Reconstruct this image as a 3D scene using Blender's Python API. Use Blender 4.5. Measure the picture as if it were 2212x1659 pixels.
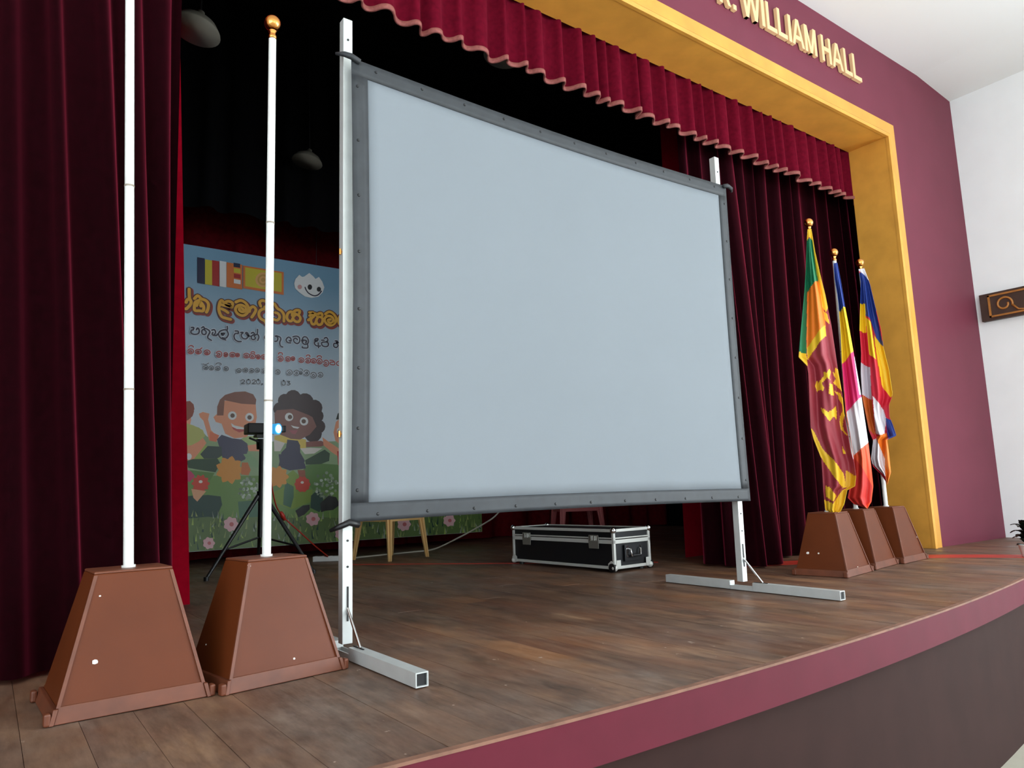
import bpy, bmesh, math, random
import numpy as np
from mathutils import Matrix, Vector

# ---------------------------------------------------------------- scene, camera, light
for _o in list(bpy.data.objects):
    bpy.data.objects.remove(_o, do_unlink=True)
scene = bpy.context.scene
COL = scene.collection

cam_data = bpy.data.cameras.new('camera')
cam_data.sensor_fit = 'HORIZONTAL'
cam_data.sensor_width = 36.0
cam_data.lens = 1560.43 * 36.0 / 2212.0
cam_data.clip_start = 0.05
cam = bpy.data.objects.new('camera', cam_data)
COL.objects.link(cam)
cam.matrix_world = Matrix((
    (0.81215250, -0.06079988, -0.58026864, 0.0),
    (-0.58260638, -0.13782362, -0.80098343, 0.0),
    (-0.03127503, 0.98858891, -0.14735620, 0.61),
    (0, 0, 0, 1)))
scene.camera = cam

world = bpy.data.worlds.new('daylight')
scene.world = world
world.use_nodes = True
_bg = world.node_tree.nodes.get('Background') or world.node_tree.nodes.new('ShaderNodeBackground')
_bg.inputs['Color'].default_value = (0.62, 0.74, 0.9, 1)
_bg.inputs['Strength'].default_value = 1.0

scene.view_settings.view_transform = 'Standard'
scene.view_settings.look = 'None'
scene.view_settings.gamma = 1.0
scene.view_settings.exposure = 0.09
scene.view_settings.use_curve_mapping = False

# light paths: a closed room with no glass in view needs few bounces
scene.cycles.max_bounces = 5
scene.cycles.diffuse_bounces = 4
scene.cycles.glossy_bounces = 2
scene.cycles.caustics_reflective = False
scene.cycles.caustics_refractive = False

# hall dimensions (metres; stage floor is z = 0, camera stands in the hall)
HALL_Z, CEIL_Z = -0.87, 4.78
WALL_L, WALL_R, WALL_B, PROS_Y = -5.0, 8.35, -13.0, 3.14

def window_light(name, loc, rot, sx, sy, power, color):
    ld = bpy.data.lights.new(name, 'AREA')
    ld.shape = 'RECTANGLE'; ld.size = sx; ld.size_y = sy
    ld.energy = power; ld.color = color
    o = bpy.data.objects.new(name, ld); COL.objects.link(o)
    o.location = loc; o.rotation_euler = rot
    return o

# daylight entering through the hall's tall side windows and the rear doors
WIN_Y = (-1.0, -4.2, -7.4, -10.6)
WIN_Z, WIN_W, WIN_H = 1.6, 2.0, 4.2
for _i, _y in enumerate(WIN_Y):
    window_light('window_daylight_left', (WALL_L + 0.10, _y, WIN_Z), (0, math.radians(-90), 0), WIN_H, WIN_W, (80, 95, 105, 105)[_i], (0.92, 0.975, 1.0))
    window_light('window_daylight_right', (WALL_R - 0.10, _y, WIN_Z), (0, math.radians(90), 0), WIN_H, WIN_W, (215, 240, 190, 140)[_i], (0.92, 0.975, 1.0))
window_light('door_daylight_rear', (1.7, WALL_B + 0.10, 0.6), (math.radians(90), 0, 0), 4.0, 2.6, 50, (0.92, 0.975, 1.0))

PRINT_POLYS=[
("meadow:green",(-0.002,0.937,1.826,0.945,2.193,0.974,2.665,0.956,3.261,0.979,4.212,0.985,5.304,0.992,5.272,0.106,3.175,0.13,2.286,0.128,0.048,0.134)),
("meadow:hill",(3.171,1.22,4.015,1.268,5.314,1.271,5.301,0.925,3.172,0.921)),
("meadow:greenteal",(3.35,0.936,3.721,1.02,4.009,0.827,4.523,0.966,5.183,0.85,5.169,0.456,3.35,0.438)),
("meadow:hill",(1.538,1.376,1.664,1.333,1.733,1.253,1.811,1.208,1.982,1.163,2.12,1.212,2.263,1.166,2.42,1.217,2.607,1.17,2.93,1.212,3.2,1.229,3.27,0.84,1.555,0.862)),
("meadow:hill",(0.567,1.379,1.141,1.342,1.538,1.376,1.664,1.333,1.679,0.86,0.592,0.874)),
("meadow:lime",(1.545,1.181,1.667,1.252,1.724,1.16,1.893,1.091,1.918,1.021,1.55,1.021)),
("child_a:skin",(1.586,1.412,1.575,1.346,1.541,1.293,1.491,1.264,1.434,1.262,1.383,1.29,1.347,1.34,1.332,1.404,1.342,1.469,1.375,1.522,1.424,1.553,1.481,1.555,1.533,1.528,1.571,1.477)),
("child_a:hairred",(1.61,1.495,1.597,1.446,1.558,1.406,1.501,1.383,1.437,1.381,1.38,1.401,1.34,1.437,1.324,1.483,1.336,1.531,1.374,1.57,1.43,1.594,1.494,1.597,1.552,1.579,1.594,1.542)),
("child_a:skin",(1.387,1.315,1.59,1.273,1.689,1.252,1.735,1.183,1.672,1.09,1.62,1.021,1.551,1.009)),
("child_a:hairred",(1.531,1.59,1.569,1.596,1.603,1.564,1.613,1.518,1.595,1.471,1.563,1.435,1.537,1.422)),
("child_a:yellowgreen",(1.538,1.376,1.609,1.355,1.698,1.311,1.721,1.253,1.658,1.194,1.594,1.158,1.546,1.158)),
("child_a:white",(1.603,1.049,1.6,1.035,1.593,1.024,1.583,1.018,1.571,1.018,1.56,1.024,1.552,1.035,1.549,1.049,1.551,1.063,1.558,1.074,1.569,1.08,1.581,1.08,1.592,1.074,1.6,1.063)),
("child_b:skin",(1.655,1.473,1.692,1.492,1.754,1.477,1.744,1.417,1.775,1.312,1.832,1.255,1.823,1.196,1.761,1.207,1.725,1.323,1.7,1.404,1.667,1.438)),
("child_b:skinorange",(1.764,1.3,1.855,1.261,1.829,1.196,1.761,1.207)),
("child_b:greenleaf",(2.056,1.223,2.119,1.26,2.237,1.263,2.245,1.166,2.145,1.165)),
("child_b:skin",(2.133,1.164,2.263,1.184,2.282,1.105,2.146,1.105)),
("child_b:navygrey",(1.833,1.22,1.877,1.268,1.98,1.234,2.073,1.224,2.132,1.182,2.14,1.116,2.113,1.021,2.055,0.991,1.895,1.021,1.876,1.091)),
("child_b:skin",(1.794,1.443,1.821,1.473,1.866,1.463,1.879,1.613,2.064,1.628,2.207,1.591,2.221,1.457,2.2,1.335,2.119,1.248,2.003,1.234,1.911,1.28,1.874,1.38,1.817,1.396)),
("child_b:hairbrown",(1.827,1.461,1.827,1.551,1.851,1.623,1.9,1.674,1.992,1.709,2.097,1.721,2.18,1.695,2.212,1.641,2.207,1.589,2.064,1.591,1.936,1.613,1.896,1.619,1.889,1.464)),
("child_b:white",(2.018,1.467,2.015,1.448,2.003,1.432,1.986,1.423,1.967,1.422,1.95,1.43,1.938,1.445,1.933,1.464,1.937,1.483,1.948,1.499,1.965,1.508,1.984,1.509,2.002,1.501,2.014,1.486)),
("child_b:eyebrown",(2,1.466,1.998,1.456,1.992,1.448,1.983,1.444,1.974,1.443,1.965,1.447,1.959,1.455,1.956,1.465,1.958,1.475,1.964,1.483,1.973,1.488,1.982,1.488,1.991,1.484,1.998,1.476)),
("child_b:white",(2.191,1.456,2.188,1.436,2.176,1.42,2.158,1.411,2.139,1.411,2.121,1.419,2.109,1.434,2.104,1.453,2.108,1.473,2.12,1.489,2.137,1.498,2.156,1.499,2.174,1.491,2.187,1.476)),
("child_b:eyebrown",(2.17,1.453,2.168,1.443,2.162,1.435,2.153,1.43,2.143,1.43,2.134,1.434,2.128,1.442,2.125,1.451,2.127,1.462,2.133,1.47,2.142,1.475,2.152,1.475,2.161,1.471,2.168,1.463)),
("child_b:white",(1.965,1.389,2,1.366,2.105,1.344,2.117,1.327,2.024,1.33,1.977,1.353)),
("child_b:lip",(1.954,1.382,1.972,1.353,2.024,1.33,2.117,1.327,2.094,1.308,2.048,1.295,1.99,1.324)),
("child_c:hairdark",(2.539,1.556,2.532,1.523,2.511,1.496,2.481,1.48,2.448,1.479,2.418,1.493,2.397,1.518,2.389,1.55,2.396,1.582,2.416,1.609,2.446,1.625,2.479,1.627,2.509,1.614,2.531,1.588)),
("child_c:hairdark",(2.588,1.646,2.581,1.613,2.56,1.586,2.53,1.57,2.497,1.569,2.466,1.582,2.445,1.607,2.437,1.639,2.444,1.672,2.464,1.699,2.494,1.716,2.528,1.717,2.558,1.704,2.58,1.679)),
("child_c:hairdark",(2.687,1.683,2.679,1.645,2.655,1.614,2.621,1.596,2.582,1.594,2.547,1.609,2.523,1.638,2.514,1.674,2.522,1.712,2.545,1.743,2.58,1.762,2.618,1.764,2.653,1.749,2.678,1.72)),
("child_c:hairdark",(2.827,1.645,2.818,1.603,2.791,1.568,2.752,1.548,2.709,1.546,2.67,1.563,2.643,1.595,2.633,1.636,2.642,1.678,2.668,1.712,2.706,1.733,2.75,1.735,2.789,1.719,2.817,1.686)),
("child_c:hairdark",(2.927,1.585,2.918,1.545,2.892,1.513,2.856,1.494,2.815,1.493,2.778,1.509,2.752,1.539,2.743,1.577,2.751,1.616,2.776,1.649,2.813,1.668,2.854,1.67,2.891,1.654,2.917,1.624)),
("child_c:hairdark",(2.941,1.495,2.933,1.461,2.911,1.433,2.88,1.417,2.845,1.416,2.813,1.43,2.791,1.456,2.783,1.489,2.79,1.523,2.812,1.55,2.843,1.566,2.878,1.568,2.91,1.554,2.933,1.528)),
("child_c:hairdark",(2.962,1.379,2.954,1.346,2.932,1.318,2.9,1.303,2.865,1.302,2.834,1.316,2.812,1.342,2.803,1.375,2.811,1.408,2.832,1.436,2.864,1.452,2.899,1.453,2.931,1.439,2.954,1.413)),
("child_c:hairdark",(2.923,1.301,2.913,1.259,2.886,1.226,2.847,1.207,2.803,1.206,2.764,1.224,2.737,1.256,2.727,1.297,2.736,1.339,2.762,1.372,2.801,1.392,2.845,1.393,2.885,1.375,2.912,1.343)),
("child_c:hairdark",(2.821,1.58,2.81,1.53,2.778,1.489,2.731,1.465,2.68,1.463,2.633,1.483,2.601,1.522,2.589,1.571,2.6,1.62,2.631,1.662,2.677,1.686,2.729,1.689,2.776,1.669,2.809,1.63)),
("child_c:hairdark",(2.652,1.586,2.643,1.542,2.615,1.505,2.575,1.484,2.53,1.483,2.489,1.501,2.461,1.534,2.451,1.577,2.46,1.621,2.487,1.657,2.527,1.679,2.572,1.681,2.613,1.664,2.642,1.63)),
("child_c:hairdark",(2.501,1.542,2.497,1.52,2.483,1.502,2.463,1.492,2.441,1.491,2.421,1.5,2.407,1.517,2.402,1.538,2.406,1.56,2.42,1.578,2.44,1.588,2.462,1.589,2.482,1.58,2.496,1.563)),
("child_c:hairdark",(2.888,1.416,2.877,1.365,2.845,1.325,2.798,1.302,2.746,1.3,2.699,1.321,2.667,1.36,2.655,1.409,2.665,1.459,2.697,1.499,2.743,1.523,2.795,1.525,2.843,1.505,2.876,1.466)),
("child_c:yellowkid",(2.407,1.266,2.48,1.28,2.543,1.268,2.747,1.234,2.748,1.14,2.671,1.139,2.632,1.17,2.519,1.194,2.458,1.107,2.409,1.106)),
("child_c:cream",(2.401,1.229,2.519,1.194,2.471,1.107,2.409,1.106)),
("child_c:cream",(2.684,1.139,2.799,1.147,2.93,1.142,2.839,1.084,2.735,1.077)),
("child_c:skindark",(2.747,1.209,2.916,1.224,2.983,1.187,2.917,1.161,2.747,1.153)),
("child_c:hairdark2",(2.403,1.501,2.427,1.539,2.602,1.559,2.77,1.501,2.816,1.478,2.862,1.377,2.785,1.286,2.682,1.233,2.581,1.238,2.443,1.291,2.411,1.377)),
("child_c:white",(2.604,1.473,2.6,1.453,2.588,1.437,2.569,1.428,2.549,1.427,2.531,1.435,2.518,1.45,2.514,1.47,2.518,1.489,2.53,1.506,2.548,1.515,2.568,1.516,2.587,1.508,2.599,1.492)),
("child_c:eyebrown",(2.593,1.472,2.591,1.462,2.584,1.453,2.574,1.449,2.564,1.448,2.554,1.452,2.547,1.461,2.545,1.471,2.547,1.481,2.554,1.49,2.563,1.495,2.574,1.495,2.583,1.491,2.59,1.483)),
("child_c:white",(2.769,1.431,2.765,1.411,2.752,1.395,2.733,1.386,2.713,1.385,2.694,1.393,2.681,1.409,2.676,1.429,2.681,1.448,2.693,1.465,2.712,1.474,2.732,1.475,2.751,1.467,2.764,1.451)),
("child_c:eyebrown",(2.743,1.431,2.741,1.42,2.734,1.411,2.724,1.407,2.713,1.406,2.704,1.411,2.697,1.419,2.694,1.429,2.696,1.44,2.703,1.448,2.713,1.453,2.724,1.453,2.734,1.449,2.741,1.441)),
("child_c:white",(2.579,1.384,2.617,1.373,2.674,1.365,2.655,1.348,2.605,1.357)),
("child_c:lip2",(2.561,1.331,2.656,1.333,2.631,1.289,2.593,1.294)),
("child_c:navy",(2.543,1.231,2.657,1.22,2.683,1.171,2.684,1.096,2.736,1.008,2.712,0.921,2.573,0.904,2.455,0.948,2.483,1.095,2.532,1.144)),
("child_d:black",(3.083,1.461,3.103,1.527,3.158,1.575,3.241,1.571,3.269,1.467)),
("child_d:skin",(3.056,1.317,3.083,1.435,3.13,1.475,3.269,1.467,3.269,1.177,3.159,1.163,3.077,1.227)),
("child_d:white",(3.147,1.335,3.145,1.319,3.137,1.306,3.126,1.299,3.114,1.298,3.103,1.305,3.096,1.318,3.093,1.333,3.095,1.349,3.103,1.362,3.114,1.369,3.126,1.37,3.137,1.363,3.145,1.35)),
("child_d:eyebrown",(3.134,1.334,3.132,1.328,3.129,1.322,3.123,1.319,3.117,1.319,3.112,1.322,3.108,1.327,3.106,1.334,3.108,1.341,3.112,1.346,3.117,1.349,3.123,1.349,3.129,1.346,3.132,1.341)),
("child_d:skin",(2.929,1.263,2.983,1.225,3.105,1.15,3.159,1.099,3.132,1.04,3.037,1.098,2.943,1.174)),
("child_d:red",(3.098,1.111,3.269,1.125,3.27,0.84,3.119,0.854)),
("meadow2:darkgreen",(1.558,1.005,1.612,1.024,1.845,1.028,1.875,0.975,1.827,0.893,1.685,0.917,1.574,0.939)),
("meadow2:greydark",(1.68,1.072,1.748,1.154,1.878,1.148,1.887,1.058,1.838,1.028,1.717,1.027)),
("meadow2:greenmid",(1.588,0.917,1.82,0.886,1.78,0.812,1.723,0.835,1.631,0.858)),
("meadow2:palegreen",(2.093,1.074,2.168,1.082,2.238,1.005,2.255,0.935,2.178,0.951)),
("meadow2:greenmid",(2.747,0.956,2.871,0.98,3.111,0.962,3.173,0.838,3.121,0.675,2.832,0.698,2.716,0.796,2.714,0.9)),
("meadow2:green",(1.831,0.752,1.879,0.81,2.047,0.815,2.242,0.804,2.277,0.589,2.28,0.407,1.861,0.441,1.864,0.603)),
("meadow2:yellowgreen2",(2.529,0.847,2.609,0.909,2.682,0.845,2.652,0.687,2.824,0.699,2.817,0.571,2.606,0.5,2.4,0.585,2.398,0.678,2.531,0.737)),
("meadow2:darkteal",(1.562,0.664,1.624,0.669,1.763,0.672,1.884,0.654,1.9,0.572,1.84,0.428,1.679,0.428,1.569,0.462)),
("meadow2:greenteal",(2.052,0.597,2.246,0.606,2.257,0.438,2.071,0.432)),
("meadow2:greenteal",(2.53,0.784,2.619,0.735,2.62,0.625,2.59,0.516,2.51,0.55,2.516,0.69)),
("meadow2:darkteal",(2.808,0.635,2.882,0.697,2.942,0.631,2.942,0.519,2.901,0.457,2.801,0.508)),
("meadow2:navy",(2.454,1.075,2.663,1.076,2.738,0.972,2.747,0.924,2.617,0.909,2.472,0.949)),
("meadow2:darkgreen",(2.738,1.012,2.955,1.127,3.015,1.086,3.007,1.004,2.914,0.971,2.747,0.964)),
("meadow2:orangefl",(2.104,0.913,2.086,0.891,2.064,0.876,2.072,0.85,2.073,0.821,2.045,0.817,2.019,0.819,2.008,0.795,1.991,0.773,1.967,0.789,1.948,0.808,1.925,0.797,1.898,0.792,1.888,0.819,1.885,0.846,1.861,0.853,1.836,0.867,1.845,0.894,1.859,0.915,1.844,0.937,1.833,0.964,1.857,0.978,1.882,0.985,1.883,1.011,1.891,1.039,1.919,1.033,1.943,1.022,1.96,1.041,1.984,1.056,2.003,1.033,2.014,1.009,2.04,1.011,2.069,1.006,2.069,0.977,2.063,0.951,2.085,0.935)),
("meadow2:orangered",(2.08,0.99,2.14,0.989,2.171,0.913,2.15,0.859,2.075,0.868)),
("meadow2:orangefl",(2.569,0.838,2.554,0.82,2.535,0.808,2.542,0.787,2.542,0.763,2.519,0.76,2.496,0.762,2.487,0.742,2.473,0.724,2.452,0.737,2.436,0.753,2.416,0.744,2.393,0.74,2.385,0.762,2.383,0.784,2.362,0.79,2.341,0.802,2.349,0.824,2.361,0.841,2.348,0.859,2.34,0.881,2.36,0.892,2.381,0.898,2.382,0.92,2.39,0.942,2.413,0.937,2.433,0.928,2.448,0.943,2.469,0.955,2.484,0.937,2.494,0.917,2.516,0.918,2.54,0.915,2.54,0.891,2.535,0.869,2.553,0.857)),
("meadow2:magenta",(1.554,0.925,1.602,0.903,1.638,0.858,1.592,0.801,1.557,0.816)),
("meadow2:redfl",(1.78,0.782,1.769,0.77,1.757,0.761,1.762,0.746,1.765,0.729,1.749,0.726,1.733,0.727,1.73,0.711,1.722,0.696,1.707,0.704,1.695,0.714,1.683,0.705,1.669,0.698,1.66,0.713,1.656,0.729,1.641,0.728,1.624,0.732,1.626,0.749,1.631,0.764,1.618,0.773,1.606,0.786,1.617,0.798,1.629,0.807,1.624,0.822,1.621,0.839,1.637,0.842,1.652,0.841,1.656,0.857,1.663,0.872,1.678,0.864,1.691,0.854,1.702,0.864,1.717,0.871,1.725,0.856,1.73,0.84,1.745,0.84,1.762,0.837,1.76,0.82,1.755,0.805,1.769,0.795)),
("meadow2:cream",(1.71,0.802,1.709,0.796,1.704,0.791,1.697,0.788,1.689,0.788,1.681,0.791,1.676,0.796,1.674,0.803,1.676,0.809,1.681,0.814,1.688,0.817,1.696,0.817,1.703,0.814,1.708,0.809)),
("meadow2:brownleg",(2.657,0.909,2.739,0.908,2.748,0.812,2.683,0.813)),
("meadow2:redfl",(2.801,0.755,2.795,0.742,2.786,0.732,2.787,0.719,2.784,0.705,2.771,0.698,2.758,0.695,2.751,0.684,2.74,0.675,2.726,0.677,2.713,0.681,2.7,0.678,2.686,0.676,2.675,0.686,2.667,0.697,2.654,0.701,2.642,0.708,2.639,0.722,2.639,0.735,2.631,0.746,2.624,0.759,2.63,0.771,2.638,0.781,2.638,0.795,2.64,0.808,2.653,0.815,2.666,0.819,2.673,0.829,2.684,0.839,2.698,0.837,2.711,0.832,2.724,0.836,2.738,0.838,2.749,0.828,2.757,0.817,2.77,0.813,2.783,0.806,2.786,0.792,2.786,0.779,2.794,0.768)),
("meadow2:cream",(2.728,0.776,2.726,0.77,2.721,0.765,2.714,0.763,2.706,0.763,2.699,0.766,2.694,0.771,2.692,0.777,2.694,0.783,2.699,0.788,2.706,0.791,2.714,0.791,2.721,0.788,2.726,0.783)),
("meadow2:peach",(1.608,0.735,1.747,0.71,1.7,0.652,1.667,0.61,1.631,0.647)),
("meadow2:puffd",(2.164,0.701,2.16,0.693,2.149,0.69,2.139,0.693,2.134,0.701,2.138,0.709,2.149,0.712,2.159,0.709)),
("meadow2:puffw",(2.242,0.725,2.237,0.712,2.225,0.708,2.212,0.713,2.207,0.726,2.212,0.738,2.224,0.743,2.237,0.737)),
("meadow2:puffw",(2.178,0.655,2.174,0.642,2.161,0.637,2.149,0.643,2.143,0.656,2.148,0.668,2.16,0.673,2.173,0.668)),
("meadow2:puff",(2.158,0.627,2.153,0.615,2.141,0.61,2.128,0.615,2.122,0.628,2.127,0.641,2.14,0.646,2.153,0.64)),
("meadow2:puffw",(2.172,0.785,2.168,0.772,2.159,0.766,2.15,0.772,2.146,0.785,2.149,0.798,2.158,0.804,2.168,0.798)),
("meadow2:puffw",(2.252,0.761,2.249,0.75,2.241,0.745,2.233,0.75,2.229,0.762,2.232,0.773,2.24,0.778,2.249,0.773)),
("meadow2:puff",(2.12,0.809,2.117,0.8,2.108,0.796,2.099,0.8,2.095,0.81,2.099,0.819,2.107,0.823,2.116,0.819)),
("meadow2:puffw",(2.247,0.771,2.244,0.762,2.236,0.758,2.228,0.762,2.225,0.771,2.228,0.781,2.236,0.785,2.243,0.781)),
("meadow2:puff",(2.141,0.799,2.137,0.787,2.127,0.783,2.117,0.788,2.113,0.799,2.117,0.81,2.127,0.815,2.137,0.81)),
("meadow2:puffw",(2.12,0.719,2.116,0.706,2.107,0.701,2.098,0.707,2.094,0.719,2.098,0.732,2.107,0.737,2.116,0.732)),
("meadow2:puffw",(2.225,0.698,2.221,0.686,2.21,0.682,2.199,0.687,2.194,0.699,2.199,0.71,2.209,0.715,2.22,0.71)),
("meadow2:puff",(2.143,0.779,2.14,0.766,2.132,0.76,2.124,0.766,2.121,0.779,2.124,0.793,2.131,0.798,2.139,0.792)),
("meadow2:puff",(2.111,0.795,2.107,0.783,2.098,0.778,2.088,0.783,2.084,0.795,2.087,0.808,2.097,0.813,2.107,0.807)),
("meadow2:puffw",(2.124,0.661,2.121,0.654,2.113,0.65,2.105,0.654,2.102,0.662,2.105,0.67,2.113,0.673,2.121,0.669)),
("meadow2:puff",(2.171,0.638,2.168,0.625,2.16,0.619,2.152,0.625,2.148,0.639,2.151,0.652,2.159,0.658,2.168,0.652)),
("meadow2:puffw",(2.158,0.72,2.153,0.706,2.142,0.701,2.13,0.707,2.125,0.72,2.129,0.734,2.141,0.739,2.153,0.733)),
("meadow2:puffw",(2.244,0.763,2.241,0.754,2.233,0.75,2.226,0.754,2.222,0.764,2.225,0.773,2.233,0.777,2.24,0.773)),
("meadow2:puffd",(2.256,0.757,2.251,0.744,2.238,0.739,2.224,0.744,2.219,0.758,2.224,0.771,2.237,0.776,2.25,0.77)),
("meadow2:puff",(2.15,0.766,2.145,0.757,2.132,0.753,2.119,0.757,2.113,0.767,2.119,0.776,2.132,0.78,2.145,0.776)),
("meadow2:puff",(2.161,0.649,2.157,0.642,2.147,0.639,2.138,0.642,2.134,0.65,2.138,0.657,2.147,0.66,2.157,0.657)),
("meadow2:puffw",(2.207,0.723,2.202,0.712,2.188,0.708,2.174,0.713,2.168,0.724,2.174,0.735,2.188,0.739,2.202,0.734)),
("meadow2:puff",(2.112,0.719,2.109,0.711,2.101,0.708,2.093,0.712,2.089,0.719,2.093,0.727,2.101,0.73,2.109,0.727)),
("meadow2:puff",(2.152,0.825,2.148,0.814,2.137,0.81,2.125,0.815,2.121,0.826,2.125,0.837,2.136,0.841,2.148,0.836)),
("meadow2:puff",(2.104,0.77,2.101,0.759,2.093,0.755,2.084,0.76,2.081,0.771,2.084,0.782,2.092,0.786,2.1,0.781)),
("meadow2:puff",(2.169,0.809,2.164,0.8,2.154,0.797,2.143,0.801,2.139,0.81,2.143,0.819,2.153,0.822,2.164,0.819)),
("meadow2:puffd",(2.143,0.726,2.139,0.714,2.129,0.71,2.118,0.715,2.114,0.727,2.118,0.738,2.128,0.743,2.138,0.738)),
("meadow2:puff",(2.112,0.715,2.109,0.706,2.102,0.702,2.094,0.706,2.091,0.716,2.094,0.725,2.101,0.728,2.109,0.724)),
("meadow2:puff",(2.163,0.685,2.159,0.676,2.149,0.673,2.139,0.677,2.135,0.686,2.139,0.695,2.148,0.699,2.159,0.695)),
("meadow2:puffw",(2.117,0.643,2.113,0.629,2.102,0.624,2.091,0.63,2.087,0.644,2.091,0.657,2.102,0.663,2.113,0.657)),
("meadow2:puff",(2.079,0.677,2.075,0.669,2.065,0.666,2.054,0.67,2.05,0.678,2.054,0.686,2.064,0.689,2.075,0.686)),
("meadow2:puff",(2.185,0.633,2.182,0.622,2.172,0.617,2.163,0.622,2.158,0.634,2.162,0.646,2.171,0.65,2.181,0.645)),
("meadow2:puffd",(2.185,0.824,2.18,0.812,2.17,0.808,2.159,0.813,2.154,0.825,2.158,0.836,2.169,0.841,2.18,0.836)),
("meadow2:puffd",(2.141,0.792,2.136,0.784,2.123,0.781,2.109,0.784,2.103,0.793,2.109,0.8,2.122,0.804,2.136,0.8)),
("meadow2:puff",(2.26,0.756,2.257,0.742,2.249,0.737,2.241,0.743,2.237,0.756,2.24,0.77,2.248,0.775,2.256,0.769)),
("meadow2:puff",(2.239,0.654,2.234,0.643,2.221,0.638,2.208,0.643,2.202,0.656,2.207,0.667,2.22,0.672,2.233,0.667)),
("meadow2:puffd",(2.093,0.721,2.088,0.713,2.075,0.709,2.062,0.713,2.056,0.722,2.061,0.731,2.074,0.734,2.088,0.73)),
("meadow2:puff",(2.265,0.733,2.26,0.723,2.249,0.72,2.237,0.724,2.232,0.733,2.237,0.742,2.248,0.746,2.26,0.742)),
("meadow2:puffd",(2.091,0.678,2.086,0.667,2.073,0.663,2.06,0.668,2.055,0.679,2.06,0.69,2.073,0.694,2.086,0.689)),
("meadow2:puffw",(2.197,0.772,2.192,0.761,2.18,0.756,2.167,0.761,2.161,0.773,2.166,0.784,2.179,0.788,2.192,0.783)),
("meadow2:puffd",(2.175,0.844,2.172,0.836,2.165,0.833,2.157,0.836,2.154,0.844,2.157,0.852,2.164,0.855,2.172,0.852)),
("meadow2:puffw",(2.098,0.783,2.094,0.775,2.083,0.771,2.072,0.775,2.067,0.783,2.071,0.792,2.082,0.795,2.094,0.791)),
("meadow2:puff",(2.1,0.663,2.096,0.653,2.087,0.65,2.078,0.654,2.074,0.664,2.077,0.673,2.086,0.677,2.096,0.673)),
("meadow2:puffd",(2.254,0.684,2.25,0.672,2.241,0.667,2.231,0.672,2.226,0.685,2.23,0.698,2.24,0.703,2.25,0.697)),
("meadow2:puffd",(2.145,0.686,2.14,0.677,2.127,0.673,2.115,0.677,2.109,0.687,2.114,0.697,2.127,0.701,2.14,0.697)),
("meadow2:puffw",(2.253,0.684,2.248,0.674,2.238,0.67,2.227,0.674,2.222,0.685,2.226,0.695,2.237,0.699,2.248,0.694)),
("meadow2:puff",(2.219,0.815,2.214,0.801,2.203,0.796,2.191,0.802,2.186,0.815,2.191,0.829,2.202,0.834,2.214,0.829)),
("meadow2:puffd",(2.898,0.842,2.893,0.829,2.882,0.823,2.871,0.829,2.866,0.843,2.87,0.856,2.882,0.861,2.893,0.856)),
("meadow2:puff",(3.048,0.633,3.042,0.623,3.029,0.619,3.015,0.624,3.01,0.634,3.015,0.644,3.029,0.648,3.042,0.644)),
("meadow2:puff",(3.028,0.795,3.022,0.787,3.009,0.784,2.995,0.788,2.99,0.796,2.995,0.804,3.009,0.807,3.022,0.803)),
("meadow2:puffd",(2.95,0.653,2.944,0.641,2.93,0.637,2.916,0.642,2.91,0.654,2.916,0.666,2.93,0.671,2.944,0.665)),
("meadow2:puffd",(2.892,0.761,2.886,0.751,2.872,0.747,2.858,0.751,2.852,0.762,2.857,0.772,2.872,0.776,2.886,0.771)),
("meadow2:puff",(2.998,0.876,2.992,0.863,2.979,0.858,2.965,0.864,2.96,0.876,2.965,0.888,2.979,0.893,2.992,0.888)),
("meadow2:puffd",(2.938,0.627,2.932,0.615,2.918,0.611,2.904,0.616,2.898,0.628,2.904,0.64,2.918,0.644,2.932,0.639)),
("meadow2:puffd",(3.072,0.779,3.067,0.768,3.054,0.764,3.041,0.768,3.035,0.78,3.041,0.791,3.054,0.795,3.067,0.79)),
("meadow2:puffw",(3.063,0.651,3.057,0.64,3.041,0.637,3.026,0.641,3.019,0.652,3.025,0.662,3.041,0.666,3.057,0.661)),
("meadow2:puff",(2.887,0.703,2.883,0.689,2.873,0.683,2.862,0.689,2.858,0.704,2.862,0.718,2.872,0.724,2.883,0.718)),
("meadow2:puff",(3.018,0.63,3.014,0.618,3.005,0.613,2.996,0.618,2.993,0.631,2.996,0.643,3.005,0.648,3.014,0.643)),
("meadow2:puffw",(3.044,0.786,3.04,0.776,3.029,0.772,3.018,0.776,3.014,0.786,3.018,0.797,3.029,0.801,3.04,0.796)),
("meadow2:puff",(3.005,0.74,2.999,0.727,2.985,0.721,2.971,0.727,2.965,0.741,2.97,0.754,2.985,0.76,2.999,0.754)),
("meadow2:puffd",(3.036,0.758,3.03,0.743,3.017,0.737,3.004,0.744,2.998,0.759,3.003,0.773,3.017,0.779,3.03,0.773)),
("meadow2:puff",(3.095,0.681,3.091,0.67,3.081,0.665,3.071,0.67,3.067,0.682,3.071,0.693,3.081,0.697,3.09,0.692)),
("meadow2:puffw",(3.034,0.784,3.028,0.771,3.013,0.766,2.999,0.772,2.993,0.785,2.999,0.797,3.013,0.802,3.028,0.797)),
("meadow2:puffd",(3.033,0.787,3.027,0.777,3.013,0.773,3,0.777,2.994,0.788,3,0.798,3.013,0.802,3.027,0.797)),
("meadow2:puffd",(2.997,0.667,2.991,0.657,2.976,0.653,2.961,0.658,2.955,0.668,2.961,0.679,2.976,0.683,2.991,0.678)),
("meadow2:puffw",(2.886,0.675,2.881,0.663,2.87,0.659,2.859,0.664,2.854,0.676,2.858,0.688,2.87,0.692,2.881,0.687)),
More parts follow.
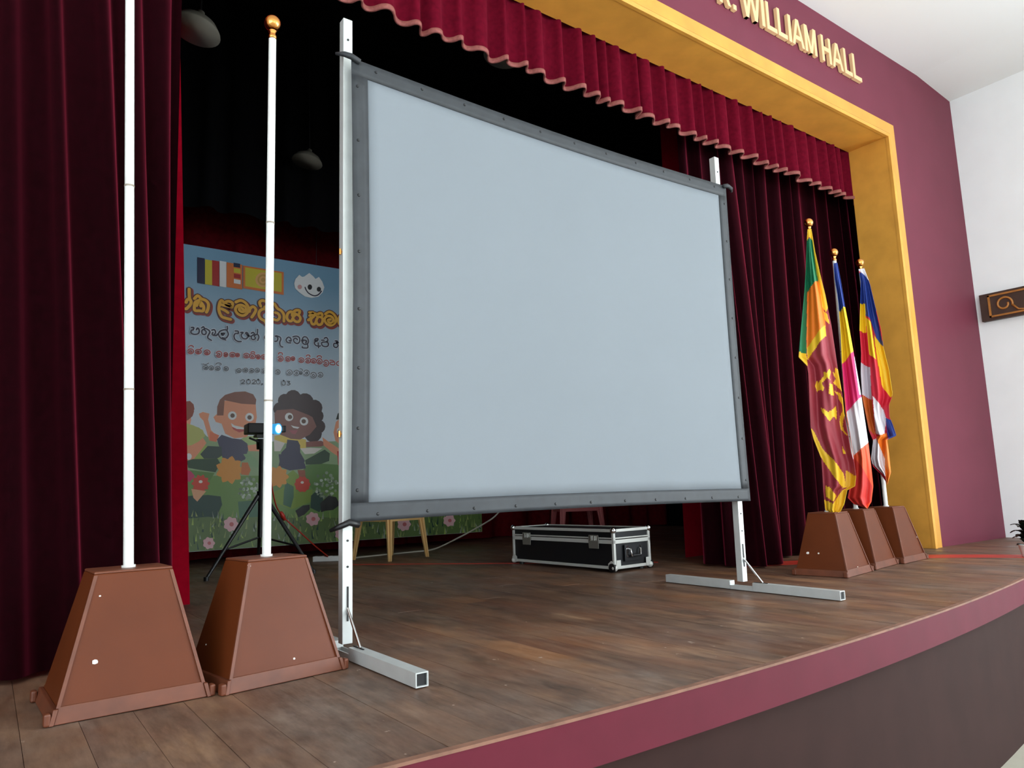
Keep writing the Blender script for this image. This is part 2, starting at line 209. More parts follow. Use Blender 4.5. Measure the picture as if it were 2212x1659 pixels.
("meadow2:puffd",(2.985,0.617,2.98,0.605,2.966,0.6,2.953,0.606,2.947,0.618,2.953,0.63,2.966,0.635,2.979,0.629)),
("meadow2:puff",(2.895,0.648,2.892,0.639,2.882,0.636,2.873,0.64,2.869,0.648,2.873,0.657,2.882,0.66,2.892,0.656)),
("meadow2:puffw",(3.116,0.763,3.111,0.753,3.098,0.749,3.085,0.753,3.079,0.764,3.085,0.774,3.098,0.778,3.111,0.773)),
("meadow2:puff",(3.042,0.705,3.036,0.694,3.023,0.69,3.01,0.695,3.005,0.706,3.01,0.717,3.023,0.722,3.036,0.717)),
("meadow2:puff",(2.951,0.765,2.948,0.756,2.939,0.752,2.93,0.756,2.926,0.765,2.93,0.774,2.939,0.778,2.947,0.774)),
("meadow2:puffw",(3.059,0.717,3.056,0.708,3.047,0.704,3.038,0.708,3.035,0.718,3.038,0.727,3.047,0.731,3.056,0.727)),
("meadow2:puffw",(2.979,0.804,2.975,0.794,2.966,0.79,2.957,0.795,2.953,0.804,2.957,0.814,2.966,0.818,2.975,0.814)),
("meadow2:puff",(3.063,0.817,3.057,0.804,3.043,0.799,3.029,0.804,3.024,0.817,3.029,0.83,3.043,0.835,3.057,0.829)),
("meadow2:puff",(3.104,0.778,3.099,0.766,3.086,0.76,3.073,0.766,3.068,0.779,3.073,0.792,3.086,0.797,3.099,0.791)),
("meadow2:puffd",(2.962,0.842,2.958,0.828,2.949,0.822,2.939,0.828,2.935,0.842,2.939,0.856,2.949,0.862,2.958,0.856)),
("meadow2:puff",(2.945,0.741,2.941,0.727,2.932,0.721,2.922,0.727,2.918,0.741,2.922,0.755,2.932,0.761,2.941,0.755)),
("meadow2:puffw",(2.89,0.754,2.884,0.744,2.87,0.74,2.855,0.745,2.849,0.755,2.855,0.765,2.869,0.769,2.884,0.764)),
("meadow2:puff",(2.916,0.688,2.912,0.676,2.902,0.671,2.891,0.676,2.887,0.689,2.891,0.701,2.901,0.706,2.912,0.701)),
("meadow2:puff",(2.941,0.633,2.937,0.619,2.928,0.614,2.918,0.62,2.914,0.634,2.918,0.647,2.928,0.653,2.937,0.647)),
("meadow2:puff",(3.011,0.801,3.006,0.788,2.994,0.783,2.982,0.788,2.977,0.801,2.982,0.814,2.994,0.819,3.006,0.814)),
("meadow2:puffd",(3.03,0.631,3.026,0.622,3.015,0.618,3.004,0.622,3,0.632,3.004,0.641,3.015,0.644,3.026,0.64)),
("meadow2:puffd",(2.928,0.755,2.922,0.741,2.91,0.736,2.897,0.742,2.892,0.756,2.897,0.77,2.909,0.776,2.922,0.77)),
("meadow2:puffd",(2.949,0.643,2.943,0.635,2.931,0.632,2.918,0.636,2.913,0.644,2.918,0.652,2.931,0.655,2.943,0.652)),
("meadow2:puffw",(2.94,0.794,2.934,0.783,2.92,0.778,2.906,0.783,2.901,0.795,2.906,0.806,2.92,0.81,2.934,0.805)),
("meadow2:puff",(3.047,0.847,3.041,0.833,3.026,0.827,3.011,0.833,3.004,0.847,3.01,0.861,3.025,0.867,3.04,0.861)),
("meadow2:puff",(3.064,0.815,3.059,0.803,3.046,0.799,3.033,0.804,3.028,0.816,3.033,0.827,3.046,0.832,3.059,0.827)),
("meadow2:puff",(3.059,0.748,3.055,0.74,3.045,0.737,3.036,0.74,3.031,0.749,3.035,0.757,3.045,0.76,3.055,0.757)),
("meadow2:puff",(2.859,0.76,2.855,0.748,2.847,0.743,2.838,0.748,2.835,0.761,2.838,0.773,2.847,0.778,2.855,0.773)),
("meadow2:puff",(2.933,0.656,2.927,0.647,2.914,0.644,2.901,0.648,2.895,0.657,2.9,0.666,2.914,0.669,2.927,0.665)),
("meadow2:puff",(3.1,0.758,3.096,0.748,3.087,0.744,3.078,0.749,3.074,0.758,3.078,0.768,3.087,0.772,3.096,0.768)),
("meadow2:puff",(2.959,0.615,2.956,0.603,2.948,0.598,2.939,0.603,2.936,0.616,2.939,0.629,2.947,0.634,2.956,0.628)),
("meadow2:puffw",(3.002,0.678,2.996,0.668,2.982,0.664,2.968,0.669,2.962,0.679,2.967,0.689,2.982,0.693,2.996,0.688)),
("meadow2:grass",(0.03,0.42,1.569,0.451,1.769,0.46,1.983,0.428,2.28,0.437,2.512,0.411,2.835,0.412,3.183,0.38,3.716,0.372,5.281,0.358,5.272,0.102,4.001,0.128,3.175,0.13,2.286,0.128,1.58,0.135,0.048,0.134)),
("meadow2:palegrey",(2.082,0.252,2.107,0.312,2.092,0.251)),
("meadow2:darkteal",(4.335,0.257,4.362,0.356,4.36,0.256)),
("meadow2:grass4",(1.813,0.393,1.838,0.454,1.827,0.393)),
("meadow2:palegrey",(3.758,0.244,3.759,0.343,3.78,0.243)),
("meadow2:lime",(1.397,0.386,1.404,0.444,1.406,0.386)),
("meadow2:grass3",(4.633,0.338,4.679,0.387,4.66,0.336)),
("meadow2:lime",(3.086,0.213,3.083,0.27,3.11,0.212)),
("meadow2:grass3",(2.541,0.399,2.571,0.464,2.556,0.398)),
("meadow2:palegrey",(0.995,0.286,0.989,0.363,1.003,0.285)),
("meadow2:lime",(2.908,0.36,2.943,0.44,2.93,0.359)),
("meadow2:palegrey",(3.71,0.16,3.71,0.247,3.735,0.159)),
("meadow2:grass3",(1.821,0.343,1.824,0.415,1.842,0.342)),
("meadow2:grass2",(1.256,0.384,1.269,0.472,1.275,0.383)),
("meadow2:grass3",(3.34,0.31,3.352,0.394,3.365,0.308)),
("meadow2:darkteal",(3.979,0.265,3.981,0.341,4.002,0.264)),
("meadow2:grass3",(3.694,0.18,3.687,0.225,3.718,0.179)),
("meadow2:darkteal",(1.716,0.315,1.73,0.404,1.735,0.314)),
("meadow2:palegrey",(1.978,0.232,1.981,0.28,1.999,0.23)),
("meadow2:palegrey",(1.403,0.455,1.415,0.537,1.413,0.455)),
("meadow2:grass3",(2.533,0.406,2.534,0.49,2.547,0.406)),
("meadow2:darkteal",(5.121,0.218,5.147,0.264,5.142,0.217)),
("meadow2:grass4",(0.785,0.208,0.776,0.264,0.8,0.207)),
("meadow2:grass2",(2.985,0.418,3,0.468,2.997,0.418)),
("meadow2:grass2",(1.295,0.254,1.309,0.321,1.31,0.253)),
("meadow2:palegrey",(2.053,0.368,2.044,0.443,2.07,0.367)),
("meadow2:grass4",(1.677,0.308,1.668,0.381,1.69,0.307)),
("meadow2:palegrey",(4.71,0.134,4.715,0.219,4.736,0.132)),
("meadow2:grass3",(1.867,0.283,1.888,0.339,1.882,0.282)),
("meadow2:grass3",(2.526,0.158,2.515,0.235,2.536,0.157)),
("meadow2:grass2",(1.163,0.25,1.181,0.286,1.178,0.249)),
("meadow2:palegrey",(3.519,0.399,3.514,0.451,3.544,0.398)),
("meadow2:grass4",(0.868,0.338,0.873,0.382,0.884,0.337)),
("meadow2:grass2",(2.679,0.21,2.704,0.256,2.689,0.209)),
("meadow2:darkteal",(0.693,0.287,0.682,0.365,0.709,0.286)),
("meadow2:lime",(3.36,0.195,3.356,0.238,3.383,0.193)),
("meadow2:grass2",(4.875,0.133,4.915,0.243,4.892,0.132)),
("meadow2:grass2",(0.711,0.512,0.71,0.573,0.721,0.512)),
("meadow2:grass2",(2.649,0.339,2.663,0.389,2.661,0.338)),
("meadow2:palegrey",(3.425,0.399,3.413,0.45,3.443,0.398)),
("meadow2:lime",(1.825,0.34,1.813,0.412,1.837,0.34)),
("meadow2:lime",(3.107,0.256,3.1,0.299,3.117,0.255)),
("meadow2:palegrey",(2.227,0.329,2.234,0.412,2.241,0.328)),
("meadow2:palegrey",(2.364,0.14,2.393,0.235,2.38,0.139)),
("meadow2:lime",(2.74,0.26,2.771,0.31,2.758,0.259)),
("meadow2:grass3",(2.872,0.205,2.865,0.304,2.892,0.204)),
("meadow2:grass4",(1.793,0.377,1.797,0.425,1.805,0.376)),
("meadow2:grass4",(1.62,0.188,1.613,0.229,1.63,0.187)),
("meadow2:palegrey",(3.171,0.316,3.169,0.42,3.188,0.315)),
("meadow2:grass3",(0.713,0.163,0.715,0.23,0.72,0.163)),
("meadow2:lime",(4.649,0.258,4.672,0.329,4.674,0.257)),
("meadow2:darkteal",(2.259,0.303,2.25,0.344,2.272,0.302)),
("meadow2:grass4",(0.709,0.144,0.713,0.215,0.72,0.143)),
("meadow2:darkteal",(1.895,0.369,1.897,0.406,1.912,0.368)),
("meadow2:darkteal",(2.866,0.271,2.889,0.336,2.89,0.269)),
("meadow2:grass2",(1.211,0.309,1.2,0.386,1.225,0.309)),
("meadow2:grass4",(1.101,0.309,1.12,0.384,1.117,0.308)),
("meadow2:grass4",(2.128,0.323,2.146,0.413,2.147,0.322)),
("meadow2:lime",(4.435,0.135,4.447,0.228,4.463,0.133)),
("meadow2:grass2",(1.992,0.399,1.997,0.445,2.012,0.398)),
("meadow2:grass3",(1.861,0.443,1.876,0.516,1.881,0.442)),
("meadow2:darkteal",(3.063,0.174,3.091,0.246,3.077,0.173)),
("meadow2:lime",(2.204,0.142,2.185,0.232,2.215,0.141)),
("meadow2:grass4",(2.249,0.311,2.245,0.394,2.27,0.31)),
("meadow2:darkteal",(1.961,0.363,1.975,0.433,1.979,0.362)),
("meadow2:grass4",(3.845,0.136,3.874,0.24,3.873,0.135)),
("meadow2:lime",(3.094,0.138,3.081,0.241,3.118,0.137)),
("meadow2:grass2",(2.268,0.224,2.278,0.315,2.287,0.223)),
("meadow2:grass3",(2.372,0.236,2.357,0.283,2.389,0.235)),
("meadow2:grass4",(3.838,0.31,3.856,0.409,3.863,0.309)),
("meadow2:grass3",(3.965,0.218,3.986,0.267,3.977,0.217)),
("meadow2:grass2",(1.458,0.183,1.447,0.253,1.467,0.182)),
("meadow2:grass4",(4.287,0.193,4.297,0.303,4.303,0.192)),
("meadow2:grass4",(1.922,0.249,1.946,0.325,1.938,0.248)),
("meadow2:grass4",(3.279,0.21,3.265,0.269,3.299,0.209)),
("meadow2:grass2",(4.555,0.36,4.584,0.409,4.583,0.359)),
("meadow2:grass2",(2.503,0.287,2.513,0.377,2.513,0.287)),
("meadow2:darkteal",(4.235,0.158,4.246,0.25,4.262,0.156)),
("meadow2:palegrey",(4.659,0.337,4.665,0.394,4.674,0.336)),
("meadow2:grass4",(2.422,0.298,2.448,0.361,2.444,0.296)),
("meadow2:grass4",(1.614,0.468,1.634,0.536,1.627,0.467)),
("meadow2:grass3",(3.918,0.181,3.907,0.259,3.932,0.181)),
("meadow2:grass3",(3.435,0.271,3.451,0.354,3.455,0.27)),
("meadow2:palegrey",(2.818,0.378,2.805,0.47,2.839,0.377)),
("meadow2:grass3",(2.375,0.423,2.397,0.477,2.391,0.422)),
("meadow2:grass2",(1.067,0.399,1.061,0.463,1.079,0.399)),
("meadow2:grass4",(2.124,0.248,2.145,0.314,2.135,0.248)),
("meadow2:grass3",(4.845,0.158,4.845,0.239,4.875,0.156)),
("meadow2:palegrey",(1.86,0.439,1.862,0.518,1.871,0.438)),
("meadow2:lime",(1.818,0.246,1.822,0.316,1.837,0.245)),
("meadow2:darkteal",(2.325,0.322,2.346,0.401,2.347,0.321)),
("meadow2:palegrey",(2.481,0.341,2.497,0.419,2.492,0.34)),
("meadow2:palegrey",(2.557,0.3,2.562,0.344,2.581,0.299)),
("meadow2:lime",(1.011,0.391,1.026,0.445,1.018,0.391)),
("meadow2:grass3",(2.059,0.385,2.059,0.46,2.072,0.385)),
("meadow2:grass3",(1.333,0.228,1.331,0.284,1.346,0.227)),
("meadow2:grass3",(3.453,0.411,3.485,0.455,3.475,0.41)),
("meadow2:grass2",(3.708,0.161,3.734,0.223,3.729,0.159)),
("meadow2:grass4",(1.096,0.482,1.097,0.54,1.112,0.481)),
("meadow2:darkteal",(2.286,0.297,2.272,0.38,2.295,0.296)),
("meadow2:grass4",(5.073,0.133,5.087,0.246,5.101,0.131)),
("meadow2:palegrey",(1.993,0.282,1.993,0.329,2.012,0.281)),
("meadow2:lime",(3.288,0.341,3.3,0.428,3.307,0.34)),
("meadow2:grass4",(3.538,0.194,3.542,0.286,3.553,0.193)),
("meadow2:darkteal",(2.541,0.145,2.535,0.186,2.564,0.144)),
("meadow2:grass2",(4.959,0.141,5.001,0.217,4.978,0.14)),
("meadow2:grass3",(3.154,0.314,3.187,0.399,3.176,0.313)),
("meadow2:palegrey",(4.457,0.149,4.457,0.211,4.474,0.148)),
("meadow2:grass2",(3.045,0.306,3.056,0.352,3.059,0.306)),
("meadow2:darkteal",(2.527,0.225,2.556,0.307,2.543,0.224)),
("meadow2:darkteal",(3.877,0.207,3.869,0.309,3.897,0.206)),
("meadow2:darkteal",(2.61,0.352,2.622,0.407,2.624,0.351)),
("meadow2:lime",(3.407,0.22,3.401,0.296,3.429,0.219)),
("meadow2:palegrey",(3.508,0.254,3.519,0.312,3.532,0.253)),
("meadow2:grass4",(1.862,0.356,1.884,0.414,1.879,0.355)),
("meadow2:darkteal",(1.152,0.43,1.147,0.469,1.164,0.429)),
("meadow2:grass3",(4.268,0.305,4.292,0.36,4.288,0.305)),
("meadow2:grass4",(4.316,0.135,4.355,0.229,4.343,0.133)),
("meadow2:grass2",(2.288,0.364,2.298,0.44,2.303,0.363)),
("meadow2:grass3",(1.569,0.263,1.567,0.321,1.579,0.262)),
("meadow2:grass4",(0.941,0.325,0.939,0.368,0.953,0.324)),
("meadow2:palegrey",(0.97,0.284,0.977,0.367,0.979,0.283)),
("meadow2:grass3",(3.04,0.253,3.041,0.335,3.053,0.253)),
("meadow2:palegrey",(4.188,0.135,4.212,0.232,4.208,0.134)),
("meadow2:darkteal",(1.237,0.402,1.23,0.489,1.253,0.402)),
("meadow2:grass4",(1.11,0.483,1.102,0.548,1.119,0.482)),
("meadow2:grass2",(1.202,0.233,1.225,0.304,1.22,0.231)),
("meadow2:lime",(0.815,0.313,0.825,0.369,0.825,0.312)),
("meadow2:grass4",(4.076,0.198,4.1,0.277,4.099,0.197)),
("meadow2:palegrey",(0.984,0.423,0.969,0.512,0.993,0.422)),
("meadow2:grass4",(1.602,0.142,1.596,0.227,1.611,0.141)),
("meadow2:palegrey",(2.405,0.39,2.437,0.457,2.426,0.389)),
("meadow2:darkteal",(1.558,0.237,1.563,0.302,1.57,0.236)),
("meadow2:lime",(3.306,0.176,3.328,0.239,3.33,0.175)),
("meadow2:lime",(2.965,0.17,2.972,0.26,2.987,0.168)),
("meadow2:darkteal",(0.902,0.342,0.918,0.404,0.915,0.341)),
("meadow2:palegrey",(1.817,0.441,1.807,0.516,1.828,0.44)),
("meadow2:darkteal",(1.682,0.151,1.677,0.228,1.695,0.15)),
("meadow2:grass4",(1.421,0.307,1.433,0.391,1.433,0.306)),
("meadow2:lime",(3.505,0.251,3.535,0.298,3.525,0.249)),
("meadow2:grass3",(3.578,0.229,3.59,0.275,3.603,0.227)),
("meadow2:lime",(2.135,0.413,2.166,0.484,2.156,0.412)),
("meadow2:grass4",(3.964,0.308,3.96,0.402,3.981,0.307)),
("meadow2:grass2",(0.954,0.152,0.972,0.228,0.969,0.151)),
("meadow2:grass3",(2.228,0.14,2.255,0.207,2.248,0.139)),
("meadow2:grass4",(0.913,0.318,0.916,0.393,0.927,0.317)),
("meadow2:lime",(1.72,0.361,1.723,0.408,1.731,0.36)),
("meadow2:grass3",(2.784,0.174,2.784,0.222,2.798,0.173)),
("meadow2:lime",(4.039,0.337,4.032,0.382,4.066,0.336)),
("meadow2:darkteal",(1.506,0.142,1.507,0.213,1.515,0.141)),
("meadow2:grass3",(2.638,0.437,2.663,0.489,2.656,0.436)),
("meadow2:darkteal",(5.084,0.331,5.075,0.389,5.106,0.33)),
("meadow2:palegrey",(3.98,0.267,3.966,0.369,3.992,0.267)),
("meadow2:grass4",(1.398,0.232,1.415,0.281,1.413,0.231)),
("meadow2:grass3",(2.036,0.392,2.041,0.447,2.056,0.391)),
("meadow2:lime",(1.746,0.185,1.745,0.226,1.756,0.184)),
("meadow2:lime",(1.622,0.387,1.631,0.471,1.64,0.386)),
("meadow2:darkteal",(2.582,0.177,2.591,0.266,2.606,0.175)),
("meadow2:lime",(1.968,0.141,1.982,0.233,1.98,0.14)),
("meadow2:palegrey",(1.698,0.25,1.7,0.29,1.713,0.249)),
("meadow2:grass3",(4.103,0.187,4.134,0.275,4.129,0.186)),
("meadow2:darkteal",(0.746,0.299,0.751,0.378,0.757,0.299)),
("meadow2:grass2",(1.43,0.366,1.425,0.413,1.445,0.365)),
("meadow2:grass4",(1.156,0.406,1.145,0.482,1.17,0.406)),
("meadow2:grass2",(3.029,0.166,3.01,0.259,3.042,0.165)),
("meadow2:grass4",(2.575,0.139,2.564,0.219,2.591,0.138)),
("meadow2:lime",(2.27,0.205,2.258,0.283,2.28,0.204)),
("meadow2:grass3",(2.823,0.271,2.855,0.346,2.842,0.27)),
("meadow2:palegrey",(2.504,0.164,2.53,0.225,2.522,0.163)),
("meadow2:darkteal",(0.72,0.438,0.729,0.485,0.735,0.437)),
("meadow2:palegrey",(2.829,0.361,2.832,0.456,2.851,0.36)),
("meadow2:palegrey",(4.651,0.134,4.695,0.245,4.674,0.133)),
("meadow2:palegrey",(3.301,0.241,3.331,0.332,3.322,0.24)),
("meadow2:grass3",(1.717,0.339,1.741,0.418,1.732,0.338)),
("meadow2:grass4",(3.462,0.337,3.484,0.403,3.479,0.336)),
("meadow2:grass4",(3.747,0.354,3.729,0.44,3.766,0.353)),
("meadow2:palegrey",(3.838,0.221,3.832,0.317,3.861,0.22)),
("meadow2:palegrey",(3.642,0.137,3.665,0.243,3.667,0.135)),
("meadow2:palegrey",(2.56,0.323,2.57,0.412,2.573,0.323)),
("meadow2:grass3",(2.513,0.271,2.527,0.367,2.528,0.27)),
("meadow2:lime",(3.312,0.379,3.346,0.441,3.33,0.378)),
("meadow2:grass4",(4.704,0.36,4.739,0.405,4.726,0.359)),
("meadow2:darkteal",(2.656,0.176,2.671,0.26,2.678,0.174)),
("meadow2:palegrey",(2.668,0.214,2.697,0.3,2.692,0.212)),
("meadow2:grass2",(1.146,0.179,1.145,0.245,1.163,0.178)),
("meadow2:palegrey",(4.035,0.199,4.035,0.274,4.056,0.197)),
("meadow2:palegrey",(2.301,0.358,2.297,0.446,2.32,0.357)),
("meadow2:grass4",(5.06,0.266,5.063,0.375,5.084,0.265)),
("meadow2:palegrey",(4.93,0.161,4.973,0.271,4.956,0.159)),
("meadow2:grass2",(2.815,0.28,2.811,0.335,2.835,0.279)),
("meadow2:lime",(3.412,0.17,3.413,0.249,3.428,0.169)),
("meadow2:grass4",(1.656,0.467,1.651,0.519,1.675,0.466)),
("meadow2:grass4",(1.988,0.449,2.011,0.516,2.008,0.448)),
("meadow2:lime",(0.935,0.292,0.927,0.327,0.952,0.291)),
("meadow2:lime",(3.597,0.314,3.618,0.418,3.616,0.313)),
("meadow2:grass3",(4.528,0.201,4.539,0.279,4.556,0.199)),
("meadow2:grass4",(4.754,0.134,4.758,0.243,4.78,0.132)),
("meadow2:grass2",(4.804,0.296,4.836,0.4,4.82,0.295)),
("meadow2:grass3",(4.085,0.184,4.112,0.237,4.097,0.183)),
("meadow2:grass2",(1.317,0.417,1.332,0.478,1.331,0.416)),
("meadow2:lime",(1.791,0.316,1.793,0.389,1.805,0.315)),
("meadow2:darkteal",(2.577,0.15,2.599,0.195,2.589,0.149)),
("meadow2:darkteal",(2.531,0.269,2.539,0.335,2.553,0.267)),
("meadow2:grass3",(2.663,0.352,2.684,0.432,2.674,0.351)),
("meadow2:grass4",(3.887,0.147,3.916,0.213,3.9,0.147)),
("meadow2:grass4",(2.631,0.21,2.629,0.288,2.651,0.208)),
("meadow2:palegrey",(1.547,0.394,1.553,0.434,1.562,0.393)),
("meadow2:lime",(1.468,0.41,1.466,0.454,1.487,0.409)),
("meadow2:grass2",(1.156,0.445,1.175,0.488,1.167,0.444)),
("meadow2:grass2",(4.517,0.218,4.551,0.328,4.546,0.217)),
("meadow2:palegrey",(3.404,0.407,3.414,0.465,3.42,0.406)),
("meadow2:lime",(1.081,0.153,1.1,0.188,1.097,0.152)),
("meadow2:lime",(1.793,0.294,1.803,0.332,1.809,0.293)),
("meadow2:grass3",(2.705,0.204,2.71,0.272,2.725,0.203)),
("meadow2:grass3",(1.511,0.277,1.501,0.335,1.525,0.276)),
("meadow2:darkteal",(2.212,0.318,2.214,0.381,2.221,0.317)),
("meadow2:grass4",(1.91,0.144,1.915,0.188,1.925,0.142)),
("meadow2:grass3",(4.038,0.341,4.066,0.442,4.066,0.34)),
("meadow2:palegrey",(2.558,0.354,2.564,0.401,2.575,0.353)),
("meadow2:grass3",(1.206,0.34,1.21,0.417,1.224,0.339)),
("meadow2:lime",(2.825,0.185,2.842,0.283,2.84,0.184)),
("meadow2:grass3",(4.28,0.135,4.32,0.216,4.306,0.133)),
("meadow2:lime",(3.016,0.386,3.014,0.478,3.027,0.386)),
("meadow2:grass4",(4.818,0.199,4.835,0.286,4.842,0.197)),
("meadow2:grass3",(1.864,0.342,1.855,0.384,1.877,0.341)),
("meadow2:grass2",(0.88,0.153,0.897,0.203,0.894,0.152)),
("meadow2:darkteal",(5.149,0.288,5.138,0.346,5.17,0.287)),
("meadow2:grass2",(0.999,0.435,1.008,0.511,1.015,0.434)),
("meadow2:grass3",(1.853,0.294,1.863,0.336,1.862,0.293)),
("meadow2:grass3",(1.669,0.427,1.69,0.465,1.687,0.426)),
("meadow2:darkteal",(4.331,0.254,4.361,0.311,4.349,0.253)),
("meadow2:lime",(3.408,0.236,3.434,0.311,3.42,0.235)),
("meadow2:darkteal",(0.891,0.219,0.881,0.269,0.905,0.218)),
("meadow2:grass3",(2.385,0.232,2.386,0.317,2.395,0.232)),
("meadow2:grass4",(1.586,0.142,1.581,0.216,1.602,0.141)),
("meadow2:lime",(1.877,0.402,1.88,0.469,1.897,0.401)),
("meadow2:lime",(2.338,0.371,2.365,0.438,2.356,0.37)),
("meadow2:lime",(2.311,0.291,2.31,0.376,2.328,0.29)),
("meadow2:grass4",(1.757,0.196,1.746,0.25,1.771,0.195)),
("meadow2:grass4",(1.441,0.278,1.456,0.338,1.457,0.277)),
("meadow2:lime",(2.647,0.381,2.646,0.479,2.668,0.38)),
("meadow2:palegrey",(4.457,0.36,4.496,0.411,4.485,0.359)),
("meadow2:lime",(2.796,0.337,2.817,0.429,2.821,0.336)),
("meadow2:lime",(4.23,0.282,4.224,0.38,4.253,0.281)),
("meadow2:grass3",(1.515,0.261,1.534,0.326,1.529,0.26)),
("meadow2:palegrey",(2.009,0.28,1.999,0.321,2.021,0.279)),
("meadow2:darkteal",(1.808,0.26,1.797,0.326,1.826,0.258)),
("meadow2:palegrey",(1.116,0.299,1.112,0.364,1.127,0.298)),
("meadow2:palegrey",(3.65,0.212,3.653,0.286,3.664,0.211)),
("meadow2:grass4",(2.434,0.313,2.447,0.382,2.444,0.312)),
("meadow2:palegrey",(3.075,0.306,3.057,0.384,3.088,0.305)),
("meadow2:palegrey",(4.978,0.289,4.966,0.339,4.999,0.288)),
("meadow2:grass4",(0.853,0.391,0.873,0.459,0.867,0.39)),
("meadow2:lime",(1.289,0.273,1.288,0.346,1.298,0.272)),
("meadow2:lime",(3.406,0.205,3.389,0.296,3.423,0.204)),
("meadow2:grass4",(3.725,0.172,3.737,0.226,3.737,0.171)),
("meadow2:grass4",(4.008,0.249,4.036,0.334,4.021,0.248)),
("meadow2:palegrey",(0.811,0.177,0.824,0.215,0.825,0.176)),
("meadow2:palegrey",(3.196,0.155,3.218,0.199,3.215,0.154)),
("meadow2:grass2",(4.703,0.269,4.706,0.348,4.719,0.268)),
("meadow2:grass2",(2.69,0.206,2.707,0.291,2.705,0.205)),
("meadow2:grass3",(1.424,0.293,1.411,0.336,1.441,0.292)),
("meadow2:grass2",(1.751,0.141,1.765,0.217,1.762,0.141)),
("meadow2:grass3",(2.955,0.257,2.963,0.301,2.97,0.256)),
("meadow2:grass2",(2.979,0.175,2.979,0.255,3,0.174)),
("meadow2:grass2",(1.17,0.409,1.178,0.449,1.187,0.408)),
("meadow2:darkteal",(1.896,0.413,1.918,0.495,1.912,0.412)),
("meadow2:grass2",(3.199,0.368,3.204,0.454,3.222,0.367)),
("meadow2:darkteal",(0.768,0.411,0.76,0.466,0.784,0.41)),
("meadow2:darkteal",(2.326,0.326,2.335,0.417,2.342,0.325)),
("meadow2:palegrey",(1.446,0.147,1.443,0.206,1.465,0.145)),
("meadow2:lime",(2.608,0.415,2.591,0.456,2.62,0.414)),
("meadow2:grass3",(1.03,0.386,1.026,0.444,1.043,0.385)),
("meadow2:darkteal",(1.492,0.372,1.491,0.447,1.506,0.371)),
("meadow2:grass2",(1.99,0.204,1.997,0.256,1.999,0.204)),
("meadow2:grass4",(2.682,0.267,2.69,0.348,2.705,0.266)),
("meadow2:grass2",(1.818,0.142,1.817,0.233,1.838,0.14)),
("meadow2:grass2",(1.575,0.323,1.587,0.365,1.589,0.323)),
("meadow2:lime",(3.33,0.383,3.341,0.439,3.352,0.382)),
("meadow2:lime",(3.259,0.138,3.253,0.213,3.282,0.136)),
("meadow2:grass2",(0.855,0.215,0.863,0.265,0.865,0.214)),
("meadow2:grass4",(3.178,0.247,3.173,0.327,3.197,0.246)),
("meadow2:grass2",(0.702,0.211,0.694,0.297,0.71,0.21)),
("meadow2:lime",(1.885,0.159,1.912,0.201,1.905,0.158)),
("meadow2:grass3",(4.433,0.31,4.435,0.401,4.447,0.309)),
("meadow2:lime",(2.088,0.414,2.111,0.471,2.106,0.413)),
("meadow2:grass2",(1.207,0.23,1.226,0.278,1.223,0.229)),
("meadow2:grass4",(0.982,0.164,0.999,0.199,0.996,0.163)),
("meadow2:grass4",(3.624,0.137,3.635,0.199,3.651,0.135)),
("meadow2:grass4",(2.638,0.41,2.632,0.473,2.661,0.409)),
("meadow2:grass4",(0.7,0.257,0.708,0.32,0.708,0.257)),
("meadow2:grass4",(4.649,0.199,4.658,0.27,4.671,0.198)),
("meadow2:lime",(3.175,0.33,3.206,0.433,3.197,0.328)),
("meadow2:palegrey",(4.554,0.222,4.578,0.31,4.573,0.221)),
("meadow2:grass4",(1.819,0.267,1.825,0.311,1.834,0.266)),
("meadow2:palegrey",(0.843,0.442,0.832,0.478,0.854,0.441)),
("meadow2:grass4",(3.684,0.146,3.725,0.252,3.708,0.145)),
("meadow2:lime",(4.692,0.134,4.692,0.213,4.723,0.132)),
("meadow2:grass3",(4.96,0.239,4.954,0.309,4.975,0.238)),
("meadow2:grass2",(1.016,0.21,1.021,0.281,1.029,0.209)),
("meadow2:grass3",(4.339,0.16,4.359,0.218,4.355,0.159)),
("meadow2:darkteal",(3.3,0.276,3.338,0.345,3.322,0.275)),
("meadow2:darkteal",(4.277,0.225,4.268,0.302,4.305,0.223)),
("meadow2:grass4",(2.275,0.404,2.26,0.469,2.292,0.403)),
("meadow2:darkteal",(1.108,0.169,1.103,0.257,1.124,0.168)),
("meadow2:grass3",(1.718,0.469,1.715,0.525,1.731,0.468)),
("meadow2:palegrey",(5.096,0.292,5.102,0.37,5.114,0.291)),
("meadow2:palegrey",(1.541,0.142,1.544,0.206,1.549,0.141)),
("meadow2:grass2",(1.345,0.155,1.333,0.246,1.353,0.155)),
("meadow2:grass4",(4.431,0.281,4.441,0.391,4.459,0.28)),
("meadow2:palegrey",(1.885,0.436,1.899,0.497,1.899,0.435)),
("meadow2:grass4",(3.269,0.138,3.279,0.242,3.291,0.136)),
("meadow2:grass3",(4.789,0.192,4.77,0.305,4.808,0.191)),
("meadow2:grass4",(1.189,0.143,1.194,0.231,1.208,0.142)),
("meadow2:grass2",(2.984,0.138,2.97,0.221,3.007,0.137)),
("meadow2:palegrey",(2.032,0.442,2.042,0.499,2.05,0.441)),
("meadow2:grass2",(2.309,0.194,2.339,0.288,2.33,0.193)),
("meadow2:grass4",(1.181,0.184,1.179,0.228,1.198,0.182)),
("meadow2:grass3",(4.466,0.305,4.479,0.411,4.493,0.304)),
("meadow2:darkteal",(1.663,0.491,1.668,0.536,1.676,0.491)),
("meadow2:grass2",(3.701,0.136,3.716,0.237,3.716,0.135)),
("meadow2:darkteal",(2.051,0.217,2.072,0.267,2.068,0.216)),
("meadow2:lime",(1.094,0.213,1.102,0.281,1.104,0.212)),
